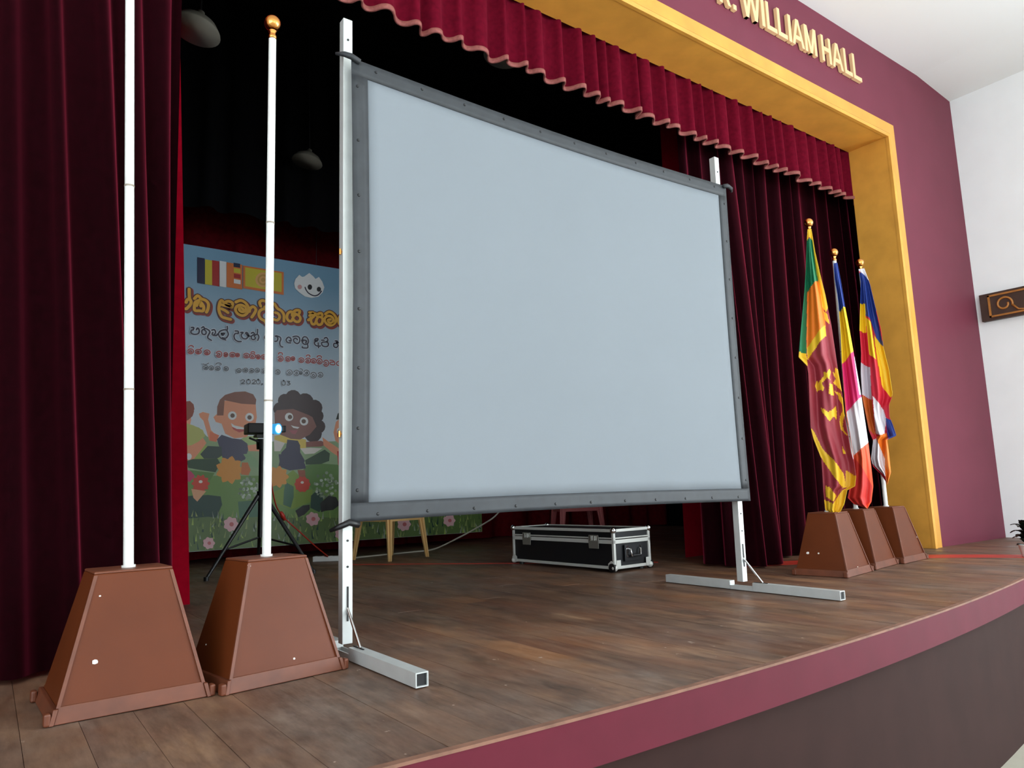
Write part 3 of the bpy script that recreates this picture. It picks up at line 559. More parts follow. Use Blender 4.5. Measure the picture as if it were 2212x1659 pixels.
("meadow2:grass4",(4.759,0.291,4.762,0.36,4.786,0.29)),
("meadow2:darkteal",(4.409,0.229,4.417,0.317,4.426,0.228)),
("meadow2:darkteal",(3.473,0.276,3.468,0.358,3.498,0.275)),
("meadow2:grass4",(2.353,0.337,2.338,0.412,2.369,0.336)),
("meadow2:grass3",(0.981,0.318,0.97,0.363,0.997,0.317)),
("meadow2:palegrey",(4.098,0.156,4.111,0.254,4.124,0.155)),
("meadow2:palegrey",(4.884,0.199,4.878,0.248,4.912,0.197)),
("meadow2:grass4",(4.725,0.218,4.764,0.325,4.753,0.216)),
("meadow2:darkteal",(3.589,0.182,3.579,0.261,3.605,0.181)),
("meadow2:grass4",(3.078,0.354,3.093,0.449,3.092,0.353)),
("meadow2:grass4",(2.562,0.3,2.59,0.376,2.579,0.299)),
("meadow2:grass3",(2.224,0.288,2.218,0.37,2.242,0.287)),
("meadow2:grass4",(1.301,0.326,1.319,0.382,1.309,0.326)),
("meadow2:palegrey",(2.208,0.294,2.205,0.337,2.226,0.293)),
("meadow2:grass3",(1.36,0.218,1.345,0.278,1.369,0.218)),
("meadow2:grass4",(3.697,0.231,3.715,0.323,3.712,0.231)),
("meadow2:darkteal",(2.689,0.32,2.687,0.364,2.705,0.319)),
("meadow2:palegrey",(3.564,0.206,3.593,0.31,3.579,0.205)),
("meadow2:grass4",(2.713,0.387,2.733,0.439,2.734,0.386)),
("meadow2:grass4",(3.426,0.203,3.428,0.277,3.445,0.202)),
("meadow2:darkteal",(4.527,0.279,4.534,0.368,4.552,0.278)),
("meadow2:darkteal",(5.079,0.304,5.1,0.386,5.103,0.303)),
("meadow2:darkteal",(2.819,0.182,2.811,0.283,2.842,0.18)),
("meadow2:lime",(2.096,0.233,2.085,0.277,2.116,0.232)),
("meadow2:grass2",(2.689,0.164,2.697,0.235,2.701,0.163)),
("meadow2:grass3",(0.687,0.436,0.689,0.519,0.7,0.436)),
("meadow2:grass2",(2.866,0.171,2.851,0.261,2.886,0.17)),
("meadow2:grass2",(4.532,0.191,4.533,0.302,4.559,0.19)),
("meadow2:grass3",(1.69,0.369,1.711,0.433,1.702,0.368)),
("meadow2:grass2",(2.026,0.261,2.03,0.352,2.037,0.261)),
("meadow2:grass4",(2.702,0.424,2.725,0.494,2.722,0.424)),
("meadow2:grass3",(3.297,0.199,3.314,0.248,3.32,0.197)),
("meadow2:grass3",(1.058,0.205,1.049,0.27,1.068,0.204)),
("meadow2:darkteal",(1.647,0.208,1.641,0.299,1.658,0.207)),
("meadow2:grass3",(2.952,0.161,2.985,0.253,2.973,0.16)),
("meadow2:palegrey",(4.198,0.141,4.198,0.204,4.222,0.14)),
("meadow2:grass2",(0.933,0.25,0.94,0.302,0.945,0.249)),
("meadow2:grass4",(3.407,0.222,3.411,0.311,3.425,0.221)),
("meadow2:grass2",(4.469,0.162,4.499,0.247,4.483,0.162)),
("meadow2:lime",(0.894,0.283,0.892,0.344,0.903,0.282)),
("meadow2:palegrey",(1.025,0.415,1.021,0.493,1.04,0.414)),
("meadow2:grass2",(3.168,0.171,3.176,0.257,3.179,0.17)),
("meadow2:darkteal",(1.838,0.373,1.844,0.417,1.846,0.373)),
("meadow2:palegrey",(1.567,0.352,1.554,0.389,1.581,0.351)),
("meadow2:darkteal",(3.837,0.241,3.872,0.294,3.863,0.24)),
("meadow2:lime",(3.212,0.156,3.23,0.253,3.237,0.155)),
("meadow2:grass4",(4.54,0.243,4.584,0.331,4.562,0.242)),
("meadow2:grass3",(0.93,0.184,0.924,0.271,0.944,0.183)),
("meadow2:grass3",(3.458,0.203,3.45,0.303,3.47,0.203)),
("meadow2:palegrey",(0.887,0.399,0.896,0.435,0.9,0.398)),
("meadow2:grass3",(4.729,0.271,4.768,0.352,4.745,0.271)),
("meadow2:palegrey",(1.555,0.142,1.545,0.21,1.572,0.141)),
("meadow2:grass3",(3.789,0.271,3.786,0.369,3.81,0.27)),
("meadow2:darkteal",(5.112,0.132,5.137,0.24,5.129,0.131)),
("meadow2:grass2",(1.315,0.198,1.314,0.248,1.333,0.197)),
("meadow2:grass2",(2.51,0.37,2.52,0.418,2.524,0.369)),
("meadow2:grass4",(3.934,0.324,3.967,0.423,3.95,0.324)),
("meadow2:grass4",(1.338,0.412,1.345,0.452,1.349,0.411)),
("meadow2:lime",(5.147,0.132,5.134,0.218,5.162,0.131)),
("meadow2:palegrey",(3.302,0.153,3.333,0.217,3.328,0.151)),
("meadow2:grass4",(2.998,0.293,3.027,0.356,3.009,0.292)),
("meadow2:palegrey",(1.804,0.359,1.831,0.397,1.818,0.358)),
("meadow2:lime",(4.324,0.237,4.312,0.286,4.35,0.235)),
("meadow2:grass4",(0.821,0.185,0.812,0.235,0.833,0.184)),
("meadow2:darkteal",(4.892,0.133,4.891,0.205,4.915,0.132)),
("meadow2:grass3",(1.295,0.427,1.299,0.487,1.304,0.427)),
("meadow2:grass4",(1.08,0.373,1.09,0.44,1.09,0.373)),
("meadow2:lime",(1.656,0.23,1.665,0.306,1.675,0.229)),
("meadow2:grass2",(4.393,0.323,4.409,0.419,4.419,0.322)),
("meadow2:lime",(3.666,0.178,3.668,0.238,3.692,0.177)),
("meadow2:palegrey",(4.086,0.24,4.072,0.286,4.107,0.239)),
("meadow2:grass3",(2.307,0.389,2.311,0.431,2.327,0.389)),
("meadow2:grass2",(1.468,0.174,1.455,0.215,1.477,0.173)),
("meadow2:grass2",(2.329,0.225,2.327,0.31,2.339,0.225)),
("meadow2:palegrey",(2.927,0.383,2.942,0.471,2.947,0.382)),
("meadow2:darkteal",(4.25,0.28,4.278,0.389,4.266,0.28)),
("meadow2:palegrey",(4.925,0.133,4.932,0.247,4.941,0.132)),
("meadow2:palegrey",(5.101,0.249,5.129,0.301,5.121,0.248)),
("meadow2:grass4",(5.008,0.199,5.048,0.258,5.037,0.197)),
("meadow2:grass2",(1.183,0.167,1.188,0.219,1.193,0.167)),
("meadow2:grass3",(4.065,0.215,4.054,0.295,4.081,0.214)),
("meadow2:grass3",(4.66,0.254,4.647,0.307,4.676,0.253)),
("meadow2:grass3",(4.928,0.289,4.931,0.39,4.948,0.288)),
("meadow2:grass2",(3.225,0.277,3.227,0.36,3.241,0.276)),
("meadow2:grass4",(4.846,0.194,4.866,0.305,4.877,0.193)),
("meadow2:grass3",(3.25,0.311,3.241,0.38,3.269,0.31)),
("meadow2:grass2",(1.718,0.344,1.736,0.421,1.733,0.343)),
("meadow2:darkteal",(0.917,0.303,0.926,0.385,0.934,0.302)),
("meadow2:palegrey",(2.465,0.203,2.456,0.271,2.483,0.201)),
("meadow2:palegrey",(3.833,0.144,3.814,0.229,3.845,0.144)),
("meadow2:grass2",(1.327,0.498,1.327,0.545,1.337,0.498)),
("meadow2:darkteal",(4.936,0.167,4.927,0.216,4.964,0.165)),
("meadow2:grass2",(4.371,0.344,4.383,0.423,4.392,0.343)),
("meadow2:grass4",(4.885,0.133,4.871,0.248,4.913,0.132)),
("meadow2:grass2",(4.127,0.233,4.16,0.302,4.142,0.233)),
("meadow2:grass2",(3.055,0.227,3.048,0.319,3.068,0.227)),
("meadow2:palegrey",(2.618,0.175,2.612,0.24,2.632,0.174)),
("meadow2:grass4",(3.023,0.138,3.013,0.192,3.047,0.137)),
("meadow2:black",(2.638,0.483,2.719,0.535,2.792,0.54,2.793,0.493,2.736,0.44,2.671,0.412)),
("meadow2:black",(2.908,0.552,3.001,0.63,3.087,0.611,3.13,0.528,3.053,0.475,2.968,0.47,2.918,0.456)),
("meadow2:pinkfl",(2.065,0.372,2.056,0.357,2.044,0.346,2.043,0.33,2.037,0.313,2.02,0.312,2.003,0.315,1.99,0.306,1.973,0.302,1.96,0.315,1.952,0.33,1.936,0.336,1.921,0.346,1.922,0.364,1.928,0.379,1.921,0.395,1.919,0.413,1.934,0.422,1.949,0.427,1.957,0.441,1.969,0.453,1.986,0.446,2,0.436,2.016,0.438,2.034,0.435,2.041,0.417,2.043,0.4,2.055,0.388)),
("meadow2:pinkc",(2.015,0.375,2.013,0.365,2.008,0.358,1.999,0.354,1.99,0.355,1.981,0.36,1.975,0.367,1.973,0.377,1.975,0.386,1.98,0.394,1.989,0.397,1.998,0.397,2.007,0.392,2.013,0.384)),
("meadow2:pinkfl",(2.908,0.385,2.898,0.37,2.886,0.359,2.884,0.342,2.878,0.326,2.859,0.324,2.842,0.328,2.827,0.319,2.81,0.314,2.796,0.328,2.787,0.342,2.771,0.348,2.755,0.359,2.756,0.377,2.762,0.392,2.756,0.407,2.754,0.425,2.77,0.435,2.786,0.439,2.795,0.453,2.808,0.465,2.826,0.458,2.841,0.448,2.858,0.45,2.877,0.447,2.884,0.43,2.885,0.413,2.898,0.401)),
("meadow2:pinkc",(2.856,0.387,2.854,0.378,2.848,0.371,2.839,0.367,2.829,0.367,2.819,0.372,2.813,0.38,2.811,0.389,2.813,0.399,2.819,0.406,2.828,0.41,2.838,0.409,2.847,0.405,2.854,0.397)),
("meadow2:pinkfl",(1.843,0.202,1.836,0.19,1.827,0.181,1.826,0.168,1.822,0.155,1.808,0.154,1.795,0.157,1.785,0.15,1.772,0.147,1.761,0.157,1.755,0.169,1.742,0.174,1.731,0.183,1.732,0.197,1.736,0.209,1.731,0.221,1.729,0.236,1.74,0.243,1.752,0.246,1.758,0.257,1.768,0.266,1.781,0.261,1.792,0.253,1.805,0.254,1.819,0.251,1.824,0.237,1.825,0.224,1.835,0.215)),
("meadow2:pinkc",(1.805,0.204,1.804,0.197,1.799,0.191,1.793,0.188,1.785,0.189,1.779,0.192,1.774,0.199,1.772,0.206,1.773,0.214,1.778,0.219,1.784,0.222,1.792,0.222,1.799,0.218,1.803,0.212)),
("meadow2:pinkfl",(3.209,0.209,3.201,0.196,3.19,0.187,3.189,0.174,3.183,0.16,3.167,0.159,3.153,0.162,3.14,0.155,3.125,0.151,3.113,0.162,3.106,0.175,3.092,0.18,3.078,0.189,3.08,0.203,3.085,0.216,3.08,0.229,3.078,0.244,3.092,0.252,3.106,0.255,3.113,0.266,3.124,0.276,3.14,0.271,3.152,0.262,3.167,0.263,3.183,0.261,3.189,0.246,3.19,0.232,3.201,0.222)),
("meadow2:pinkc",(3.166,0.211,3.164,0.204,3.159,0.198,3.151,0.195,3.143,0.195,3.135,0.199,3.13,0.206,3.128,0.213,3.13,0.221,3.135,0.227,3.143,0.23,3.151,0.23,3.159,0.226,3.164,0.219)),
("meadow2:pinkfl",(1.43,0.215,1.424,0.203,1.415,0.194,1.414,0.181,1.41,0.167,1.396,0.166,1.384,0.169,1.374,0.162,1.361,0.158,1.35,0.169,1.344,0.181,1.332,0.186,1.32,0.195,1.321,0.21,1.325,0.222,1.32,0.235,1.318,0.249,1.329,0.257,1.341,0.26,1.347,0.271,1.356,0.281,1.369,0.275,1.38,0.267,1.393,0.268,1.406,0.266,1.412,0.251,1.413,0.238,1.423,0.228)),
("meadow2:pinkc",(1.393,0.217,1.392,0.21,1.387,0.204,1.381,0.201,1.374,0.201,1.367,0.205,1.362,0.212,1.36,0.219,1.362,0.227,1.366,0.233,1.372,0.236,1.38,0.235,1.386,0.231,1.391,0.225)),
("meadow2:pinkfl",(1.105,0.271,1.099,0.259,1.091,0.251,1.091,0.239,1.087,0.226,1.075,0.226,1.063,0.228,1.054,0.222,1.043,0.218,1.034,0.228,1.027,0.239,1.017,0.244,1.006,0.252,1.007,0.265,1.01,0.277,1.006,0.288,1.004,0.302,1.014,0.309,1.024,0.312,1.03,0.322,1.038,0.331,1.05,0.326,1.06,0.319,1.071,0.32,1.083,0.317,1.088,0.304,1.089,0.292,1.098,0.283)),
("meadow2:pinkc",(1.072,0.273,1.071,0.266,1.067,0.26,1.061,0.258,1.054,0.258,1.048,0.262,1.044,0.267,1.042,0.275,1.044,0.282,1.047,0.287,1.053,0.29,1.06,0.289,1.066,0.286,1.07,0.28)),
("meadow2:pinkfl",(3.998,0.274,3.986,0.258,3.972,0.247,3.97,0.23,3.962,0.212,3.941,0.211,3.921,0.214,3.905,0.206,3.885,0.201,3.869,0.215,3.86,0.23,3.841,0.236,3.823,0.248,3.826,0.266,3.833,0.282,3.826,0.299,3.824,0.317,3.842,0.327,3.861,0.331,3.871,0.346,3.886,0.358,3.906,0.351,3.923,0.341,3.942,0.342,3.964,0.339,3.971,0.321,3.972,0.303,3.987,0.291)),
("meadow2:pinkc",(3.939,0.277,3.936,0.267,3.929,0.259,3.919,0.256,3.908,0.256,3.897,0.261,3.89,0.269,3.888,0.279,3.89,0.289,3.898,0.296,3.908,0.3,3.919,0.3,3.93,0.295,3.937,0.287)),
("meadow2:pinkfl",(4.598,0.288,4.586,0.273,4.572,0.263,4.57,0.247,4.563,0.23,4.542,0.229,4.523,0.232,4.507,0.224,4.487,0.22,4.473,0.233,4.463,0.247,4.445,0.253,4.428,0.263,4.431,0.281,4.438,0.295,4.431,0.311,4.429,0.328,4.447,0.337,4.465,0.341,4.475,0.355,4.49,0.367,4.51,0.36,4.526,0.35,4.545,0.352,4.565,0.349,4.572,0.332,4.573,0.315,4.587,0.303)),
("meadow2:pinkc",(4.542,0.29,4.539,0.281,4.532,0.274,4.522,0.271,4.511,0.271,4.501,0.276,4.494,0.284,4.492,0.293,4.495,0.302,4.502,0.309,4.512,0.312,4.523,0.312,4.533,0.307,4.539,0.3)),
("flag_a:navyflag",(1.591,3.074,1.66,3.074,1.668,2.802,1.599,2.805)),
("flag_a:yelflag",(1.664,3.064,1.733,3.063,1.741,2.8,1.672,2.802)),
("flag_a:redflag",(1.733,3.067,1.803,3.066,1.811,2.798,1.741,2.801)),
("flag_a:white",(1.807,3.073,1.874,3.072,1.881,2.797,1.815,2.8)),
("flag_a:orangeflag",(1.877,3.068,2.035,3.066,2.042,2.798,1.883,2.803)),
("flag_a:navyflag",(1.946,3.075,2.014,3.074,2.015,3.029,1.947,3.03)),
("flag_a:yelflag",(1.951,3.017,2.019,3.016,2.021,2.968,1.952,2.97)),
("flag_a:redflag",(1.953,2.958,2.021,2.956,2.022,2.911,1.954,2.913)),
("flag_a:white",(1.954,2.899,2.022,2.897,2.023,2.852,1.955,2.854)),
("flag_b:orangeflag",(2.044,3.061,2.475,3.055,2.479,2.799,2.05,2.813)),
("flag_b:yelflag",(2.066,3.044,2.453,3.038,2.456,2.827,2.071,2.839)),
("flag_b:goldc",(2.341,2.948,2.333,2.91,2.31,2.878,2.277,2.857,2.239,2.852,2.206,2.863,2.182,2.888,2.173,2.923,2.18,2.96,2.203,2.992,2.236,3.014,2.273,3.019,2.308,3.008,2.332,2.983)),
("flag_b:goldc2",(2.318,2.945,2.313,2.917,2.296,2.893,2.271,2.877,2.244,2.873,2.219,2.882,2.201,2.9,2.195,2.926,2.2,2.954,2.217,2.977,2.241,2.993,2.269,2.997,2.294,2.989,2.312,2.97)),
("flag_b:goldc",(2.299,2.942,2.295,2.923,2.283,2.906,2.267,2.896,2.248,2.893,2.231,2.898,2.219,2.911,2.214,2.929,2.218,2.948,2.229,2.964,2.246,2.975,2.265,2.978,2.282,2.972,2.294,2.959)),
("flag_b:goldc2",(2.279,2.939,2.277,2.928,2.271,2.92,2.262,2.914,2.252,2.912,2.242,2.915,2.236,2.922,2.233,2.932,2.235,2.942,2.242,2.951,2.251,2.957,2.261,2.958,2.27,2.955,2.277,2.948)),
("emblem:white",(2.592,2.947,2.606,2.997,2.647,3.051,2.68,3.032,2.704,3.04,2.761,3.09,2.809,3.056,2.833,3.031,2.872,3.061,2.911,3.013,2.936,2.949,2.917,2.888,2.869,2.833,2.792,2.808,2.716,2.812,2.65,2.851,2.602,2.892)),
("emblem:eyeblack",(2.795,2.932,2.791,2.915,2.782,2.902,2.769,2.896,2.756,2.899,2.747,2.909,2.743,2.924,2.746,2.941,2.756,2.954,2.769,2.96,2.782,2.957,2.791,2.947)),
("emblem:eyeblack",(2.898,2.921,2.895,2.906,2.886,2.894,2.873,2.889,2.861,2.891,2.851,2.9,2.848,2.914,2.851,2.929,2.86,2.941,2.873,2.947,2.885,2.945,2.895,2.935)),
("emblem:cheek",(2.68,2.917,2.677,2.903,2.667,2.892,2.655,2.887,2.642,2.889,2.633,2.897,2.629,2.91,2.632,2.924,2.642,2.935,2.654,2.94,2.667,2.938,2.676,2.93))]
PRINT_STROKES=[
("smile",(2.715,2.917,2.729,2.886,2.763,2.852,2.821,2.836,2.869,2.857,2.902,2.9)),
("title",(1.523,2.728,1.529,2.639,1.545,2.602,1.539,2.57,1.508,2.527,1.498,2.522)),
("title",(1.53,2.631,1.509,2.616,1.499,2.588)),
("title",(1.576,2.637,1.607,2.672,1.64,2.645,1.684,2.632,1.71,2.599,1.708,2.548,1.694,2.511)),
("title",(1.64,2.634,1.587,2.603,1.578,2.559,1.583,2.517,1.626,2.518,1.662,2.522,1.664,2.57,1.634,2.613)),
("title",(1.599,2.569,1.62,2.592,1.639,2.567)),
("title",(1.94,2.593,1.946,2.638,1.908,2.653,1.875,2.637,1.887,2.614,1.944,2.597,1.838,2.608)),
("title",(1.856,2.638,1.837,2.652,1.82,2.621,1.814,2.549,1.842,2.485,1.887,2.47,1.932,2.463)),
("title",(1.84,2.564,1.877,2.549,1.904,2.532)),
("title",(1.98,2.654,2.029,2.677,2.08,2.655,2.112,2.598,2.094,2.547,2.052,2.518,2.002,2.532,1.978,2.573,1.993,2.611,2.034,2.629,2.081,2.61,2.078,2.573,2.043,2.557,2.016,2.574,2.023,2.599,2.054,2.587)),
("title",(2.12,2.57,2.127,2.604,2.158,2.628,2.186,2.599,2.171,2.556,2.145,2.512)),
("title",(2.236,2.642,2.223,2.682,2.251,2.706,2.295,2.695,2.315,2.661,2.276,2.639)),
("title",(2.308,2.606,2.268,2.617,2.229,2.592,2.218,2.546,2.239,2.507,2.279,2.487,2.295,2.46)),
("title",(2.38,2.686,2.413,2.64,2.454,2.62,2.483,2.578,2.485,2.507)),
("title",(2.39,2.591,2.422,2.583,2.439,2.547,2.415,2.511,2.375,2.515)),
("title",(2.653,2.615,2.657,2.645,2.619,2.645,2.59,2.62,2.615,2.602,2.649,2.589,2.666,2.557,2.646,2.521,2.608,2.521,2.583,2.556,2.607,2.592)),
("title",(2.583,2.556,2.567,2.52,2.534,2.521,2.517,2.557,2.532,2.605,2.569,2.622,2.574,2.58)),
("title",(2.767,2.637,2.819,2.639,2.768,2.603)),
("title",(2.914,2.62,2.905,2.645,2.871,2.637,2.853,2.609,2.897,2.601,2.919,2.578,2.906,2.525,2.867,2.512,2.845,2.552,2.862,2.593)),
("title",(2.845,2.552,2.828,2.516,2.798,2.513,2.785,2.562,2.819,2.605,2.836,2.633)),
("title",(2.785,2.579,2.755,2.55)),
("title",(2.949,2.642,2.993,2.673,3.042,2.657,3.078,2.605,3.06,2.551,3.011,2.519,2.963,2.535,2.941,2.58,2.967,2.618,3.015,2.624,3.046,2.593,3.029,2.551,2.994,2.552,2.98,2.576,3.011,2.588)),
("title",(3.167,2.695,3.127,2.646,3.104,2.599,3.114,2.548,3.163,2.518,3.218,2.542,3.236,2.588,3.199,2.61,3.154,2.596)),
("title",(3.172,2.686,3.217,2.656,3.24,2.633)),
("line2",(1.557,2.336,1.578,2.339,1.575,2.315,1.558,2.309,1.555,2.282,1.584,2.27,1.622,2.281,1.632,2.313,1.617,2.339,1.603,2.318)),
("line2",(1.653,2.343,1.67,2.357,1.681,2.342,1.703,2.337,1.733,2.312,1.716,2.268,1.717,2.244,1.75,2.224)),
("line2",(1.678,2.334,1.657,2.316,1.662,2.282,1.69,2.281,1.697,2.309,1.678,2.326)),
("line2",(1.751,2.33,1.776,2.337,1.788,2.31,1.774,2.281,1.799,2.28,1.806,2.296)),
("line2",(1.762,2.308,1.755,2.287,1.77,2.277)),
("line2",(1.9,2.386,1.901,2.35,1.868,2.346,1.831,2.327,1.817,2.294,1.84,2.257,1.889,2.242)),
("line2",(1.897,2.346,1.913,2.304,1.892,2.262,1.855,2.262)),
("line2",(1.85,2.305,1.876,2.312,1.858,2.286,1.85,2.301)),
("line2",(1.98,2.346,2.01,2.346,2.011,2.322,1.984,2.319,1.97,2.293,1.982,2.255,2.013,2.238,2.043,2.241)),
("line2",(2.037,2.336,2.06,2.339,2.042,2.309,2.058,2.278,2.092,2.274,2.114,2.304,2.11,2.332,2.094,2.342,2.087,2.329,2.11,2.312,2.134,2.306)),
("line2",(2.145,2.339,2.164,2.35,2.176,2.331,2.149,2.312,2.146,2.283,2.169,2.273,2.188,2.291,2.176,2.314,2.207,2.334,2.223,2.307,2.212,2.269)),
("line2",(2.208,2.387,2.207,2.346)),
("line2",(2.301,2.347,2.282,2.309,2.302,2.278,2.334,2.265)),
("line2",(2.299,2.245,2.323,2.239)),
("line2",(2.394,2.334,2.422,2.32,2.415,2.283,2.391,2.276)),
("line2",(2.406,2.339,2.447,2.327,2.455,2.303,2.444,2.269,2.452,2.233,2.477,2.223)),
("line2",(2.562,2.276,2.529,2.277,2.512,2.305,2.536,2.336,2.561,2.326,2.566,2.297,2.545,2.299)),
("line2",(2.586,2.345,2.623,2.357,2.656,2.344,2.661,2.302,2.636,2.275,2.603,2.288,2.594,2.317,2.619,2.332,2.636,2.317)),
("line2",(2.682,2.309,2.702,2.353,2.736,2.356,2.758,2.324,2.754,2.29,2.72,2.274,2.69,2.293,2.707,2.319,2.737,2.314,2.728,2.292)),
("line2",(2.75,2.277,2.75,2.239,2.695,2.234,2.691,2.246)),
("line2",(2.86,2.326,2.869,2.352,2.839,2.349,2.83,2.327,2.856,2.326,2.826,2.306,2.839,2.277,2.874,2.268,2.895,2.274)),
("line2",(2.869,2.305,2.874,2.251)),
("line2",(2.938,2.363,2.964,2.375,2.982,2.351,2.964,2.327,2.912,2.314,2.917,2.28,2.952,2.271,2.982,2.282,2.986,2.312,2.96,2.327)),
("line2",(2.908,2.339,2.938,2.342)),
("line2",(3.066,2.346,3.092,2.348,3.083,2.322,3.052,2.314,3.053,2.28,3.084,2.274,3.101,2.302,3.083,2.326,3.119,2.329,3.133,2.305,3.124,2.282)),
("line2",(3.177,2.335,3.15,2.315,3.155,2.289,3.187,2.275)),
("line3",(1.531,2.1,1.54,2.112,1.554,2.118,1.569,2.117,1.58,2.109,1.585,2.096,1.581,2.083,1.57,2.073,1.555,2.069,1.541,2.073,1.532,2.083)),
("line3",(1.568,2.092,1.565,2.085,1.557,2.081,1.549,2.083,1.545,2.089,1.546,2.096,1.553,2.101,1.562,2.101)),
("line3",(1.602,2.102,1.61,2.113,1.624,2.119,1.639,2.118,1.651,2.111,1.656,2.099,1.652,2.086,1.641,2.077,1.626,2.073,1.612,2.077,1.602,2.086)),
("line3",(1.638,2.095,1.635,2.088,1.628,2.084,1.62,2.086,1.615,2.092,1.617,2.099,1.624,2.103,1.632,2.103)),
("line3",(1.686,2.102,1.694,2.113,1.708,2.12,1.724,2.119,1.735,2.111,1.74,2.099,1.736,2.085,1.725,2.076,1.71,2.072,1.695,2.076,1.686,2.086)),
("line3",(1.722,2.095,1.72,2.087,1.712,2.084,1.704,2.085,1.699,2.091,1.701,2.098,1.708,2.103,1.716,2.103)),
("line3",(1.8,2.095,1.809,2.11,1.823,2.117,1.838,2.116,1.851,2.105,1.855,2.089,1.851,2.072,1.84,2.06,1.825,2.055,1.81,2.061,1.8,2.074)),
("line3",(1.837,2.084,1.834,2.075,1.827,2.07,1.818,2.072,1.814,2.08,1.815,2.09,1.822,2.096,1.831,2.095)),
("line3",(1.874,2.094,1.88,2.104,1.89,2.11,1.901,2.109,1.91,2.101,1.913,2.09,1.911,2.078,1.902,2.07,1.891,2.067,1.881,2.07,1.874,2.079)),
("line3",(1.901,2.087,1.898,2.081,1.893,2.077,1.887,2.079,1.884,2.084,1.885,2.091,1.89,2.095,1.896,2.094)),
("line3",(1.932,2.1,1.942,2.111,1.956,2.117,1.972,2.116,1.984,2.109,1.989,2.097,1.985,2.084,1.973,2.074,1.957,2.07,1.942,2.074,1.933,2.084)),
("line3",(1.971,2.093,1.968,2.086,1.96,2.082,1.951,2.083,1.946,2.089,1.948,2.096,1.956,2.101,1.964,2.101)),
("line3",(1.989,2.099,1.996,2.107,2.006,2.112,2.017,2.111,2.026,2.105,2.029,2.096,2.027,2.086,2.018,2.079,2.007,2.076,1.996,2.079,1.989,2.087)),
("line3",(2.016,2.093,2.014,2.088,2.009,2.085,2.002,2.086,1.999,2.091,2,2.096,2.006,2.1,2.012,2.099)),
("line3",(2.072,2.102,2.081,2.114,2.096,2.12,2.112,2.119,2.125,2.111,2.13,2.099,2.125,2.085,2.113,2.075,2.097,2.071,2.082,2.075,2.072,2.085)),
("line3",(2.111,2.095,2.108,2.087,2.1,2.083,2.091,2.085,2.086,2.091,2.088,2.098,2.095,2.103,2.104,2.103)),
("line3",(2.133,2.102,2.142,2.115,2.158,2.121,2.174,2.12,2.187,2.112,2.192,2.098,2.187,2.083,2.175,2.073,2.159,2.069,2.143,2.073,2.133,2.084)),
("line3",(2.173,2.094,2.169,2.086,2.161,2.082,2.152,2.083,2.148,2.09,2.149,2.098,2.157,2.103,2.166,2.103)),
("line3",(2.199,2.098,2.206,2.109,2.217,2.114,2.229,2.113,2.238,2.105,2.241,2.094,2.238,2.082,2.229,2.073,2.218,2.07,2.207,2.074,2.2,2.083)),
("line3",(2.228,2.091,2.225,2.084,2.219,2.081,2.213,2.082,2.21,2.088,2.211,2.095,2.216,2.099,2.223,2.098)),
("line3",(2.253,2.103,2.263,2.115,2.279,2.121,2.295,2.12,2.308,2.113,2.313,2.1,2.308,2.087,2.296,2.077,2.279,2.073,2.264,2.077,2.254,2.087)),
("line3",(2.294,2.096,2.29,2.089,2.282,2.085,2.273,2.086,2.268,2.092,2.27,2.1,2.278,2.105,2.287,2.104)),
("line3",(1.539,2.134,1.541,2.142,1.549,2.149,1.559,2.152,1.57,2.151,1.578,2.146,1.581,2.138)),
("line3",(1.648,2.125,1.662,2.138)),
("line3",(2.145,2.13,2.148,2.137,2.157,2.142,2.168,2.144,2.178,2.142,2.183,2.136,2.183,2.129)),
("line3",(2.428,2.101,2.437,2.114,2.451,2.121,2.466,2.12,2.478,2.11,2.483,2.095,2.479,2.08,2.467,2.068,2.452,2.064,2.437,2.069,2.428,2.081)),
("line3",(2.465,2.091,2.462,2.083,2.454,2.078,2.446,2.08,2.441,2.087,2.443,2.096,2.45,2.102,2.459,2.101)),
("line3",(2.509,2.102,2.518,2.114,2.532,2.12,2.548,2.119,2.56,2.111,2.564,2.098,2.56,2.085,2.549,2.074,2.533,2.071,2.518,2.075,2.509,2.085)),
("line3",(2.546,2.094,2.543,2.087,2.535,2.083,2.527,2.084,2.522,2.091,2.524,2.098,2.531,2.103,2.54,2.103)),
("line3",(2.569,2.11,2.576,2.119,2.586,2.125,2.598,2.124,2.606,2.117,2.61,2.106,2.607,2.095,2.598,2.086,2.587,2.083,2.576,2.087,2.57,2.096)),
("line3",(2.597,2.103,2.594,2.097,2.589,2.093,2.583,2.095,2.579,2.1,2.581,2.106,2.586,2.11,2.592,2.11)),
("line3",(2.655,2.102,2.664,2.114,2.679,2.121,2.695,2.119,2.707,2.111,2.712,2.098,2.707,2.084,2.695,2.073,2.68,2.069,2.665,2.073,2.655,2.084)),
("line3",(2.693,2.094,2.69,2.086,2.682,2.082,2.673,2.083,2.669,2.09,2.671,2.098,2.678,2.103,2.687,2.102)),
("line3",(2.728,2.104,2.737,2.117,2.752,2.124,2.769,2.123,2.781,2.114,2.785,2.099,2.781,2.084,2.769,2.073,2.753,2.069,2.738,2.074,2.728,2.085)),
("line3",(2.767,2.095,2.764,2.087,2.755,2.083,2.747,2.084,2.742,2.091,2.744,2.1,2.752,2.105,2.76,2.105)),
("line3",(2.791,2.104,2.801,2.116,2.816,2.123,2.832,2.122,2.845,2.113,2.849,2.1,2.845,2.087,2.833,2.076,2.817,2.073,2.801,2.077,2.792,2.087)),
("line3",(2.831,2.096,2.827,2.089,2.819,2.085,2.81,2.086,2.806,2.093,2.808,2.1,2.815,2.105,2.824,2.105)),
("line3",(2.858,2.107,2.867,2.122,2.882,2.129,2.899,2.127,2.911,2.117,2.916,2.101,2.912,2.085,2.899,2.073,2.883,2.069,2.868,2.074,2.858,2.086)),
